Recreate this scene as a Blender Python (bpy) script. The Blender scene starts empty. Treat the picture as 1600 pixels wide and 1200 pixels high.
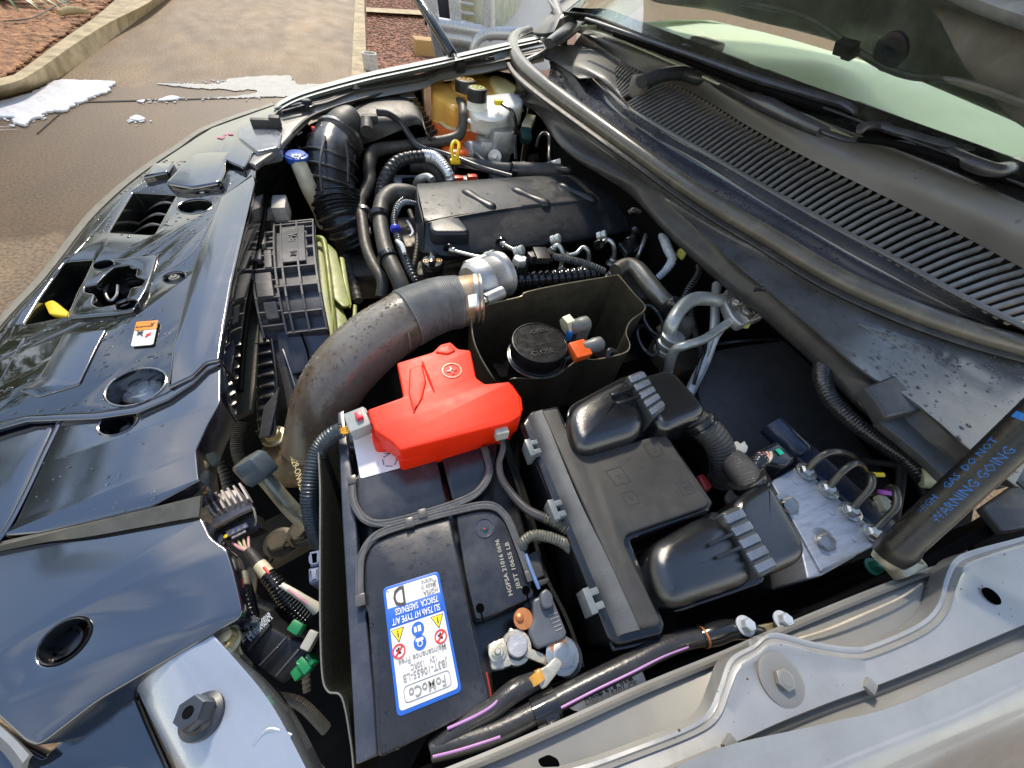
import bpy, bmesh, math, random
from mathutils import Vector, Matrix, noise
random.seed(7)
SC = bpy.context.scene
COL = SC.collection
# ---------------------------------------------------------------- camera
FPX = 586.0                       # focal length in photo pixels (1600 wide)
CH = 0.41                         # camera height above the battery top
Z0 = 1.0                          # battery top above the ground
DX = Vector((.94208821, -.16754042, .29051681))   # car axes in camera terms (right, down, forward)
DY = Vector((-.31174912, -.75682492, .57448109))
DX.normalize(); DY = (DY - DY.dot(DX) * DX).normalized()
DZ = DX.cross(DY)
cam = bpy.data.cameras.new('camera'); camo = bpy.data.objects.new('camera', cam); COL.objects.link(camo)
cam.sensor_width = 36; cam.lens = FPX / 1600 * 36; cam.clip_start = .01; cam.clip_end = 300
m = Matrix.Identity(4)
for i, d in enumerate((DX, DY, DZ)):
    m[i][0] = d[0]; m[i][1] = -d[1]; m[i][2] = -d[2]
m[2][3] = Z0 + CH
camo.matrix_world = m
SC.camera = camo
# ---------------------------------------------------------------- light
SUN_DIR = Vector((.04, .70, .71)).normalized()      # towards the sun
W = bpy.data.worlds.new("World"); SC.world = W; W.use_nodes = True
nt = W.node_tree; N = nt.nodes; L = nt.links
for n in list(N): N.remove(n)
out = N.new('ShaderNodeOutputWorld'); bg = N.new('ShaderNodeBackground'); sky = N.new('ShaderNodeTexSky')
sky.sky_type = 'NISHITA'; sky.sun_disc = False; sky.dust_density = .3; sky.ozone_density = 2.5; sky.air_density = 1.0
sky.sun_elevation = math.asin(SUN_DIR.z); sky.sun_rotation = math.atan2(SUN_DIR.x, SUN_DIR.y)
tc = N.new('ShaderNodeTexCoord'); mp = N.new('ShaderNodeMapping'); mp.inputs['Scale'].default_value = (1, 1, 2.4)
cn = N.new('ShaderNodeTexNoise'); cn.inputs['Scale'].default_value = 2.1; cn.inputs['Detail'].default_value = 7; cn.inputs['Roughness'].default_value = .6
cr = N.new('ShaderNodeValToRGB'); cr.color_ramp.elements[0].position = .53; cr.color_ramp.elements[1].position = .78
mx = N.new('ShaderNodeMix'); mx.data_type = 'RGBA'; mx.inputs[7].default_value = (5.6, 5.8, 6.3, 1)
L.new(tc.outputs['Generated'], mp.inputs[0]); L.new(mp.outputs[0], cn.inputs['Vector']); L.new(cn.outputs[0], cr.inputs[0])
L.new(cr.outputs[0], mx.inputs[0]); L.new(sky.outputs[0], mx.inputs[6]); sz = N.new('ShaderNodeSeparateXYZ'); L.new(tc.outputs['Generated'], sz.inputs[0])
hz = N.new('ShaderNodeMapRange'); hz.interpolation_type = 'SMOOTHERSTEP'; L.new(sz.outputs[2], hz.inputs[0])     # pale summer haze low in the sky, all round
hz.inputs[1].default_value = .1; hz.inputs[2].default_value = .78; hz.inputs[3].default_value = .95; hz.inputs[4].default_value = 0
mh = N.new('ShaderNodeMix'); mh.data_type = 'RGBA'; mh.inputs[7].default_value = (5.6, 5.7, 5.2, 1)
L.new(hz.outputs[0], mh.inputs[0]); L.new(mx.outputs[2], mh.inputs[6]); L.new(mh.outputs[2], bg.inputs[0]); L.new(bg.outputs[0], out.inputs[0])
bg.inputs[1].default_value = .15
sl = bpy.data.lights.new('sun', 'SUN'); sl.energy = 2.0; sl.angle = math.radians(6); sl.color = (1, .91, .78)
so = bpy.data.objects.new('sun', sl); COL.objects.link(so); so.rotation_euler = SUN_DIR.to_track_quat('Z', 'Y').to_euler()
vs = SC.view_settings; vs.view_transform = 'Standard'; vs.look = 'None'; vs.gamma = 1; vs.exposure = 1.12
try:
    vs.use_white_balance = True; vs.white_balance_temperature = 6950; vs.white_balance_tint = 9
except Exception: pass
try: vs.use_curve_mapping = False
except Exception: pass
# ---------------------------------------------------------------- geometry helpers
def P(u, v, h=0.0):
    """the point at height h above the battery top that the photograph shows at u, v"""
    r = Vector((u - 800, v - 600, FPX))
    w = Vector((r.dot(DX), r.dot(DY), r.dot(DZ)))
    t = (h - CH) / w.z
    return Vector((w.x * t, w.y * t, Z0 + h))
def pm(u, v, h=0.0):
    r = Vector((u - 800, v - 600, FPX)); return (h - CH) / r.dot(DZ)      # metres per pixel there
def V(p): return p if isinstance(p, Vector) else P(*p[:3])
AX, AY, AZ = Vector((1, 0, 0)), Vector((0, 1, 0)), Vector((0, 0, 1))
def cat(pts, n=6, closed=False):
    """Catmull-Rom through points of any length"""
    k = len(pts); o = []
    if k < 3:
        for i in range(k - 1):
            for j in range(n): o.append(tuple(a + (b - a) * j / n for a, b in zip(pts[i], pts[i + 1])))
        o.append(tuple(pts[-1])); return o
    rng = range(k) if closed else range(k - 1)
    for i in rng:
        if closed: a, b, c, d = pts[(i - 1) % k], pts[i], pts[(i + 1) % k], pts[(i + 2) % k]
        else: a, b, c, d = pts[max(i - 1, 0)], pts[i], pts[i + 1], pts[min(i + 2, k - 1)]
        for j in range(n):
            t = j / n
            o.append(tuple(.5 * (2 * q + (r - p) * t + (2 * p - 5 * q + 4 * r - s) * t * t + (3 * q - p - 3 * r + s) * t ** 3) for p, q, r, s in zip(a, b, c, d)))
    if not closed: o.append(tuple(pts[-1]))
    return o
def resample(pts, n):
    pts = [Vector(p) for p in pts]; d = [0]
    for a, b in zip(pts, pts[1:]): d.append(d[-1] + (b - a).length)
    o = []; j = 0
    for i in range(n):
        s = d[-1] * i / (n - 1)
        while j < len(d) - 2 and d[j + 1] < s: j += 1
        q = (s - d[j]) / max(d[j + 1] - d[j], 1e-9); o.append(pts[j].lerp(pts[j + 1], min(max(q, 0), 1)))
    return o
def rnd2(pts, r, n=4):
    """round the corners of a 2D polygon"""
    if r <= 0: return pts
    o = []; k = len(pts)
    for i in range(k):
        a, b, c = Vector(pts[i - 1]), Vector(pts[i]), Vector(pts[(i + 1) % k])
        u, w = (a - b), (c - b); lu, lw = u.length, w.length
        if lu < 1e-7 or lw < 1e-7: continue
        q = min(r, lu * .45, lw * .45); s, e = b + u / lu * q, b + w / lw * q
        for j in range(n + 1):
            t = j / n; o.append(tuple(s * (1 - t) ** 2 + b * 2 * t * (1 - t) + e * t * t))
    return o
class G:
    def __init__(s): s.v = []; s.f = []
    def add(s, vs, fs):
        b = len(s.v); s.v += [Vector(v) for v in vs]; s.f += [tuple(i + b for i in f) for f in fs]; return s
    def tube(s, pts, r=None, n=10, seg=6, ribs=0, amp=.12, flat=1.0, cap=True, world=False, bead=0):
        """pts: (u,v,h,radius_px) or, world=True, (x,y,z,radius)"""
        if world: q = [tuple(p) if len(p) > 3 else (*p, r) for p in pts]
        else:
            q = []
            for p in pts:
                w = P(*p[:3]); rp = p[3] if len(p) > 3 else r
                q.append((*w, rp * pm(*p[:3])))
        c = cat(q, seg)
        if ribs:
            d = resample([Vector(p[:3]) for p in c], ribs * 6 + 1); rr = resample([Vector((p[3], i / len(c), 0)) for i, p in enumerate(c)], ribs * 6 + 1)
            # radius resampled by index instead of arc length is close enough
            m_ = len(c) - 1; c2 = []
            for i, p in enumerate(d):
                rad = c[min(m_, round(i / (ribs * 6) * m_))][3]
                ph = (i % 6) / 6
                k = 1 + amp * (1 if ph < .5 else -1) * (abs(math.sin(ph * 2 * math.pi)) ** .5)
                c2.append((*p, rad * k))
            c = c2
        ps = [Vector(p[:3]) for p in c]; T = []
        for i in range(len(ps)):
            t = ps[min(i + 1, len(ps) - 1)] - ps[max(i - 1, 0)]; T.append(t.normalized() if t.length > 1e-9 else (T[-1] if T else AX))
        up = AZ if abs(T[0].z) < .9 else AY
        nn = (up - up.dot(T[0]) * T[0]).normalized(); vs_ = []; fs = []
        for i, p in enumerate(ps):
            nn = (nn - nn.dot(T[i]) * T[i]).normalized(); bb = T[i].cross(nn)
            for k in range(n):
                a = 2 * math.pi * k / n; vs_.append(p + (bb * math.cos(a) + nn * math.sin(a) * flat) * c[i][3])
            if i:
                for k in range(n):
                    a0 = (i - 1) * n; a1 = i * n; fs.append((a0 + k, a0 + (k + 1) % n, a1 + (k + 1) % n, a1 + k))
        if cap: fs.append(tuple(reversed(range(n)))); fs.append(tuple(range(len(vs_) - n, len(vs_))))
        return s.add(vs_, fs)
    def lathe(s, c, prof, axis=AZ, n=24, rot=0, cap=True):
        c = V(c); axis = axis.normalized(); e = AX if abs(axis.x) < .9 else AY
        e = (e - e.dot(axis) * axis).normalized(); g = axis.cross(e); vs_ = []; fs = []
        for (r, z) in prof:
            for k in range(n):
                a = 2 * math.pi * k / n + rot; vs_.append(c + axis * z + (e * math.cos(a) + g * math.sin(a)) * max(r, 1e-5))
        for i in range(len(prof) - 1):
            for k in range(n): fs.append((i * n + k, i * n + (k + 1) % n, (i + 1) * n + (k + 1) % n, (i + 1) * n + k))
        if cap: fs.append(tuple(reversed(range(n)))); fs.append(tuple(range(len(vs_) - n, len(vs_))))
        return s.add(vs_, fs)
    def bolt(s, c, r, h=None, axis=AZ, washer=True):
        h = h or r * .9
        if washer: s.lathe(c, [(r * 1.45, -.0005), (r * 1.45, r * .2), (r * 1.25, r * .28)], axis, 20)
        s.lathe(V(c) + axis.normalized() * r * .2, [(r, 0), (r, h * .85), (r * .85, h)], axis, 6)
        s.lathe(V(c) + axis.normalized() * (r * .2 + h), [(r * .62, -h * .1), (r * .6, .0003), (0, .0004)], axis, 12)
        return s
    def grid(s, rows):
        n = len(rows[0]); vs_ = [p for r in rows for p in r]; fs = []
        for i in range(len(rows) - 1):
            for k in range(n - 1): fs.append((i * n + k, i * n + k + 1, (i + 1) * n + k + 1, (i + 1) * n + k))
        return s.add(vs_, fs)
    def loft(s, rows, nu=40, across=0, curve=True):
        R = []
        for r in rows:
            w = [tuple(V(p)) for p in r]
            if curve and len(w) > 2: w = cat(w, 8)
            R.append(resample(w, nu))
        if across:
            cols = [cat([tuple(r[k]) for r in R], across) for k in range(nu)]
            R = [[Vector(cols[k][i]) for k in range(nu)] for i in range(len(cols[0]))]
        return s.grid(R)
    def plate(s, outer, depth=.01, bevel=.001, r=0, holes=(), hr=None, res=2, smooth=0, hsmooth=0):
        """a slab whose top outline is given; its top face lies in the plane through the outline"""
        o3 = [V(p) for p in outer]
        nn = Vector((0, 0, 0))
        for a, b in zip(o3, o3[1:] + o3[:1]): nn += Vector(((a.y - b.y) * (a.z + b.z), (a.z - b.z) * (a.x + b.x), (a.x - b.x) * (a.y + b.y)))
        nn.normalize()
        if nn.z < -1e-4 or (abs(nn.z) <= 1e-4 and nn.dot(Vector((0, 0, Z0 + CH)) - o3[0]) < 0): nn = -nn
        c = sum(o3, Vector()) / len(o3); e = (o3[1] - o3[0]); e = (e - e.dot(nn) * nn).normalized(); g = nn.cross(e)
        to2 = lambda p: ((p - c).dot(e), (p - c).dot(g))
        cu = bpy.data.curves.new('c', 'CURVE'); cu.dimensions = '2D'; cu.fill_mode = 'BOTH'
        for j, poly in enumerate([o3] + [[V(p) for p in h] for h in holes]):
            q = [to2(p) for p in poly]
            sm = smooth if j == 0 else hsmooth
            if sm: q = cat(q, sm, True)
            else:
                rr = r if j == 0 else (r if hr is None else hr)
                q = rnd2(q, rr) if len(q) < 20 else q
            sp = cu.splines.new('POLY'); sp.points.add(len(q) - 1)
            for a, b in zip(sp.points, q): a.co = (b[0], b[1], 0, 1)
            sp.use_cyclic_u = True
        cu.extrude = max(depth / 2 - bevel, 1e-5); cu.bevel_depth = bevel; cu.offset = -bevel; cu.bevel_resolution = res
        ob_ = bpy.data.objects.new('t', cu); me = bpy.data.meshes.new_from_object(ob_)
        off = c - nn * (depth / 2)
        s.add([off + e * v.co.x + g * v.co.y + nn * v.co.z for v in me.vertices], [tuple(p.vertices) for p in me.polygons])
        bpy.data.objects.remove(ob_); bpy.data.curves.remove(cu); bpy.data.meshes.remove(me)
        return s
    def pillow(s, outer, depth, rad, r=.02, k=6, crown=0.0):
        """a box with fully rounded top edges over a convex outline"""
        o3 = [V(p) for p in outer]; z = sum(p.z for p in o3) / len(o3); q = [(p.x, p.y) for p in o3]
        ar = sum(a[0] * b[1] - b[0] * a[1] for a, b in zip(q, q[1:] + q[:1]))
        if ar < 0: q.reverse()
        q = rnd2(q, r, 7); q = [tuple(p) for p in resample([(*p, 0) for p in q + q[:1]], 73)[:-1]]; n = len(q)
        nr = []
        for i in range(n):
            a, b = Vector(q[i - 1][:2]), Vector(q[(i + 1) % n][:2]); d = (b - a).normalized(); nr.append(Vector((-d.y, d.x)))
        c = Vector((sum(p[0] for p in q) / n, sum(p[1] for p in q) / n)); vs_ = []; fs = []; rings = [(0, -depth), (0, -depth * .6)] + [(rad * (1 - math.cos(t / k * math.pi / 2)), -rad * (1 - math.sin(t / k * math.pi / 2))) for t in range(k + 1)]
        for ins, dz in rings:
            for p, m_ in zip(q, nr): vs_.append(Vector((p[0] + m_.x * ins, p[1] + m_.y * ins, z + dz)))
        for f_ in (.75, .5, .25):
            for p, m_ in zip(q, nr):
                w = Vector((p[0] + m_.x * rad, p[1] + m_.y * rad)); w = c + (w - c) * f_; vs_.append(Vector((w.x, w.y, z + crown * (1 - f_ * f_))))
        R = len(rings) + 3
        for i in range(R - 1):
            for j in range(n): fs.append((i * n + j, i * n + (j + 1) % n, (i + 1) * n + (j + 1) % n, (i + 1) * n + j))
        fs.append(tuple(range(n))); fs.append(tuple(range((R - 1) * n, R * n)))
        return s.add(vs_, fs)
    def box(s, c, sx, sy, sz, ex=AX, ey=AY, bevel=0):
        """box centred on c with half sizes along ex, ey and their normal"""
        c = V(c); ex = ex.normalized(); ez = ex.cross(ey).normalized(); ey = ez.cross(ex)
        bm = bmesh.new(); bmesh.ops.create_cube(bm, size=2)
        for v in bm.verts: v.co = Vector((v.co.x * sx, v.co.y * sy, v.co.z * sz))
        if bevel: bmesh.ops.bevel(bm, geom=list(bm.edges), offset=bevel, segments=2, affect='EDGES', profile=.6)
        bm.verts.index_update()
        s.add([c + ex * v.co.x + ey * v.co.y + ez * v.co.z for v in bm.verts], [tuple(v.index for v in f.verts) for f in bm.faces]); bm.free()
        return s
    def bar(s, a, b, w, t, up=AZ, bevel=0):
        a, b = V(a), V(b); d = b - a
        ey = up.cross(d)
        if ey.length < 1e-6: ey = AX.cross(d)
        return s.box((a + b) / 2, d.length / 2, w / 2, t / 2, d, ey.normalized(), bevel)
    def text(s, body, c, right, up, size, ext=.0002, fit=None, bold=.014):
        c = V(c); right = right.normalized(); nn = right.cross(up).normalized(); up = nn.cross(right)
        t = bpy.data.curves.new('t', 'FONT'); t.body = body; t.size = size; t.extrude = ext; t.align_x = 'CENTER'; t.align_y = 'CENTER'; t.resolution_u = 2; t.offset = bold * size
        ob_ = bpy.data.objects.new('t', t); me = bpy.data.meshes.new_from_object(ob_)
        xs = [v.co.x for v in me.vertices]; wd = max(xs) - min(xs) if xs else 1; k = (fit / wd) if fit else 1
        s.add([c + right * v.co.x * k + up * v.co.y + nn * v.co.z for v in me.vertices], [tuple(p.vertices) for p in me.polygons])
        bpy.data.objects.remove(ob_); bpy.data.curves.remove(t); bpy.data.meshes.remove(me); return s
    def solid(s, t):
        """give the sheet a thickness t (downwards along its normals)"""
        me = bpy.data.meshes.new('m'); me.from_pydata(s.v, [], s.f); me.update()
        bm = bmesh.new(); bm.from_mesh(me); bmesh.ops.recalc_face_normals(bm, faces=bm.faces)
        bmesh.ops.solidify(bm, geom=list(bm.faces), thickness=t); bm.verts.index_update()
        s.v = [v.co.copy() for v in bm.verts]; s.f = [tuple(v.index for v in f.verts) for f in bm.faces]; bm.free(); bpy.data.meshes.remove(me); return s
    def out(s, name, mat, parent=None, angle=38, recalc=True, origin=None, fuse=False):
        me = bpy.data.meshes.new(name)
        o = bpy.data.objects.new(name, me)
        if parent is None:
            if origin is None:
                n_ = len(s.v); origin = Vector((sum(v.x for v in s.v) / n_, sum(v.y for v in s.v) / n_, min(v.z for v in s.v)))
            vs_ = [v - origin for v in s.v]; o.location = origin
        else:
            vs_ = s.v
        me.from_pydata(vs_, [], s.f); me.update()
        if recalc:
            bm = bmesh.new(); bm.from_mesh(me); bmesh.ops.remove_doubles(bm, verts=bm.verts, dist=1e-6); bmesh.ops.recalc_face_normals(bm, faces=bm.faces); bm.to_mesh(me); bm.free()
        me.polygons.foreach_set('use_smooth', [True] * len(me.polygons))
        me.set_sharp_from_angle(angle=math.radians(angle))
        me.materials.append(mat); COL.objects.link(o)
        if parent is not None:
            pw = Matrix.Identity(4); q = parent; chain = []
            while q is not None: chain.append(q); q = q.parent
            for q in reversed(chain): pw = pw @ q.matrix_parent_inverse @ Matrix.Translation(q.location)
            o.parent = parent; o.matrix_parent_inverse = pw.inverted()
        return o
def tag(o, label=None, cat_=None, group=None, kind=None):
    if label: o['label'] = label
    if cat_: o['category'] = cat_
    if group: o['group'] = group
    if kind: o['kind'] = kind
    return o
def thing(name, label, cat_, at, group=None):
    o = bpy.data.objects.new(name, None); o.empty_display_size = .05; COL.objects.link(o); o.location = V(at)
    return tag(o, label, cat_, group)
def circ(u, v, h, rpx, n=26):
    c = P(u, v, h); r = rpx * pm(u, v, h); return [c + Vector((math.cos(2 * math.pi * k / n) * r, math.sin(2 * math.pi * k / n) * r, 0)) for k in range(n)]
def at(pts, h): return [(p[0], p[1], h) for p in pts]
def W2(a, b): return (V(b) - V(a))
# ---------------------------------------------------------------- materials
def lin(c): return tuple(((x / 255) / 12.92 if x / 255 <= .04045 else ((x / 255 + .055) / 1.055) ** 2.4) for x in c)
MC = {}
def mat(name, col, rough=.5, metal=0, spec=.5, ior=1.5, coat=0, var=.25, nscale=40, bump=0, bscale=300, rvar=.15, dirt=None, dirt_amt=.4, dscale=25, trans=0, wet=0, sss=0, emis=0, stretch=None, alpha=1, coatr=.05):
    if name in MC: return MC[name]
    M = bpy.data.materials.new(name); M.use_nodes = True; nt = M.node_tree; N = nt.nodes; L = nt.links
    b = N['Principled BSDF']; t = N.new('ShaderNodeTexCoord'); src = t.outputs['Object']
    if stretch:
        mp = N.new('ShaderNodeMapping'); mp.inputs['Scale'].default_value = stretch; L.new(src, mp.inputs[0]); src = mp.outputs[0]
    def noi(sc, det=5, ro=.6):
        n = N.new('ShaderNodeTexNoise'); n.inputs['Scale'].default_value = sc; n.inputs['Detail'].default_value = det; n.inputs['Roughness'].default_value = ro; L.new(src, n.inputs['Vector']); return n
    def mixc(f, a, bb):
        m_ = N.new('ShaderNodeMix'); m_.data_type = 'RGBA'
        if f is not None: L.new(f, m_.inputs[0])
        for i, x in ((6, a), (7, bb)):
            if isinstance(x, tuple): m_.inputs[i].default_value = (*x[:3], 1)
            else: L.new(x, m_.inputs[i])
        return m_.outputs[2]
    def ramp(f, lo, hi, a=0., b_=1.):
        m_ = N.new('ShaderNodeMapRange'); L.new(f, m_.inputs[0]); m_.inputs[1].default_value = lo; m_.inputs[2].default_value = hi; m_.inputs[3].default_value = a; m_.inputs[4].default_value = b_; return m_.outputs[0]
    n1 = noi(nscale); f1 = ramp(n1.outputs[0], .3, .7)
    lo = tuple(x * (1 - var) for x in col); hi = tuple(min(1, x * (1 + var)) for x in col)
    c = mixc(f1, lo, hi)
    if dirt:
        n2 = noi(dscale, 8, .7); f2 = ramp(n2.outputs[0], .5, .68, 0, dirt_amt); c = mixc(f2, c, dirt)
    L.new(c, b.inputs['Base Color'])
    n3 = noi(nscale * 1.7 + 3, 6, .65)
    r_ = ramp(n3.outputs[0], .3, .7, max(rough - rvar * .5, .02), min(rough + rvar * .5, 1))
    if wet:
        n4 = noi(dscale * .6, 3, .5); f4 = ramp(n4.outputs[0], .5, .54)
        m_ = N.new('ShaderNodeMix'); L.new(f4, m_.inputs[0]); L.new(r_, m_.inputs[2]); m_.inputs[3].default_value = max(rough * (1 - wet), .03); r_ = m_.outputs[0]
    L.new(r_, b.inputs['Roughness'])
    b.inputs['Metallic'].default_value = metal; b.inputs['IOR'].default_value = ior; b.inputs['Specular IOR Level'].default_value = spec
    b.inputs['Coat Weight'].default_value = coat; b.inputs['Coat Roughness'].default_value = coatr
    b.inputs['Transmission Weight'].default_value = trans; b.inputs['Alpha'].default_value = alpha
    if sss: b.inputs['Subsurface Weight'].default_value = sss; b.inputs['Subsurface Radius'].default_value = (1, .8, .6); b.inputs['Subsurface Scale'].default_value = .02
    if bump:
        n5 = noi(bscale, 3, .5); bp = N.new('ShaderNodeBump'); bp.inputs['Strength'].default_value = bump; bp.inputs['Distance'].default_value = .001; L.new(n5.outputs[0], bp.inputs['Height']); L.new(bp.outputs[0], b.inputs['Normal'])
    MC[name] = M; return M
BLK = mat('black plastic', (.018, .018, .02), .38, bump=.25, bscale=900, dirt=(.07, .065, .055), dirt_amt=.25)
BLKG = mat('glossy black plastic', (.012, .013, .015), .16, ior=1.6, rvar=.12, dirt=(.05, .05, .045), dirt_amt=.2, wet=.4)
BLKM = mat('matt black plastic', (.025, .025, .027), .55, bump=.3, bscale=1200, dirt=(.08, .075, .065), dirt_amt=.25)
DARK = mat('deep black', (.003, .003, .0035), .8, spec=.08)  # shade of the deep gaps is put into this near-black base
TRIM = mat('wet black trim', (.008, .009, .009), .13, ior=2.2, rvar=.1, nscale=9, dirt=(.05, .05, .03), dirt_amt=.3, dscale=7, wet=.6, bump=.13, bscale=26)
TRIM2 = mat('smooth black trim', (.006, .008, .014), .12, ior=2.5, rvar=.1, nscale=6, dirt=(.04, .04, .04), dirt_amt=.15, dscale=5, bump=.05, bscale=10)
RUB = mat('rubber', (.022, .021, .02), .5, bump=.3, bscale=500, dirt=(.13, .12, .1), dirt_amt=.35)
RUBL = mat('grey rubber', (.06, .057, .05), .5, bump=.3, bscale=400, dirt=(.16, .15, .12), dirt_amt=.4)
SILV = mat('silver paint', (.33, .335, .335), .36, metal=.35, coat=.5, nscale=14, var=.08, dirt=(.2, .18, .14), dirt_amt=.35, dscale=9, rvar=.25, bump=.06, bscale=60)
SILVD = mat('silver paint dull', (.22, .218, .205), .42, metal=.3, coat=.2, nscale=12, var=.08, dirt=(.24, .22, .18), dirt_amt=.3, dscale=11)
ALU = mat('cast aluminium', (.46, .47, .49), .45, metal=.75, bump=.5, bscale=700, dirt=(.2, .17, .13), dirt_amt=.3)
ALUM = mat('machined aluminium', (.36, .39, .45), .42, metal=.6, bump=.2, bscale=500, dirt=(.3, .31, .33), dirt_amt=.45, dscale=40, stretch=(1, 6, 1))
STEEL = mat('zinc steel', (.42, .42, .4), .3, metal=.9, dirt=(.3, .26, .18), dirt_amt=.4, dscale=80)
WHITE = mat('white plastic', (.72, .73, .72), .4, dirt=(.5, .47, .38), dirt_amt=.2)
CREAM = mat('cream plastic', (.55, .53, .38), .45)
RED = mat('red plastic', (.8, .024, .002), .42, spec=.28, dirt=(.4, .02, .01), dirt_amt=.25, dscale=50, var=.06, bump=.1, bscale=900, rvar=.08)
LABW = mat('white label', (.8, .8, .8), .35, var=.03)
INK = mat('black ink', (.02, .02, .022), .5)
GREYINK = mat('grey print', (.3, .3, .29), .5)
BLUEI = mat('blue ink', (.02, .13, .55), .4, var=.04)
REDI = mat('red ink', (.8, .03, .02), .4, var=.04)
YELI = mat('yellow ink', (.9, .68, .02), .4, var=.04)
YEL = mat('yellow plastic', (.85, .6, .02), .38, var=.05)
GRN = mat('green plastic', (.005, .2, .07), .4)
COPPER = mat('copper', (.62, .24, .09), .4, metal=.6, dirt=(.35, .1, .03), dirt_amt=.5, dscale=120)
BRASS = mat('yellow zinc', (.6, .5, .28), .35, metal=.75, dirt=(.35, .2, .08), dirt_amt=.4, dscale=90)
TERM = mat('lead terminal', (.56, .53, .44), .42, metal=.55, bump=.5, bscale=300, dirt=(.3, .26, .18), dirt_amt=.4, dscale=90)
WATER = mat('water', (1, 1, 1), .02, trans=1, ior=1.33, var=0, rvar=0)
OLIVE = mat('olive heat shield', (.07, .062, .042), .5, metal=.4, bump=.3, bscale=250, dirt=(.12, .11, .08), dirt_amt=.3)
FELT = mat('black felt', (.018, .02, .016), 1, spec=.1, bump=1, bscale=900, var=.5, nscale=500)
PINK = mat('purple stripe', (.45, .22, .5), .5, var=.05)
def drops(target, n, rmin, rmax, region=None, zmin=.35, name='water_drops', flat=.5, m_=None):
    """beads of water lying on the upper faces of target, one uncountable part"""
    me = target.data; me.calc_loop_triangles(); M = Matrix.Translation(target.location) if target.parent is None else Matrix.Identity(4)
    tr = []; ar = []
    for t in me.loop_triangles:
        a, b, c = (M @ me.vertices[i].co for i in t.vertices); nn = t.normal
        if nn.z < zmin: continue
        tr.append((a, b, c, nn)); ar.append(t.area)
    if not tr: return
    bm = bmesh.new(); bmesh.ops.create_icosphere(bm, subdivisions=2, radius=1); bm.verts.index_update()
    sv = [v.co.copy() for v in bm.verts]; sf = [tuple(v.index for v in f.verts) for f in bm.faces]; bm.free()
    g = G(); k = 0; tries = 0; _cum.clear()
    while k < n and tries < n * 30:
        tries += 1
        a, b, c, nn = random.choices(tr, ar)[0] if False else tr[pick(ar)]
        x, y = random.random(), random.random()
        if x + y > 1: x, y = 1 - x, 1 - y
        p = a + (b - a) * x + (c - a) * y
        if region and not region(p): continue
        if noise.noise(p * 14) < random.uniform(-.5, .15): continue
        r = rmin + (rmax - rmin) * random.random() ** 1.8
        e = AX - AX.dot(nn) * nn; e.normalize(); w = nn.cross(e); sx = random.uniform(.8, 1.5)
        g.add([p + (e * v.x * sx + w * v.y + nn * v.z * flat) * r for v in sv], sf); k += 1
    o = g.out(name, m_ or WATER, target, recalc=False); o['kind'] = 'stuff'; return o
import bisect
_cum = {}
def pick(ar):
    k = id(ar)
    if k not in _cum:
        c = []; s_ = 0
        for a in ar: s_ += a; c.append(s_)
        _cum.clear(); _cum[k] = c
    c = _cum[k]; return min(bisect.bisect(c, random.random() * c[-1]), len(c) - 1)
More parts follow.
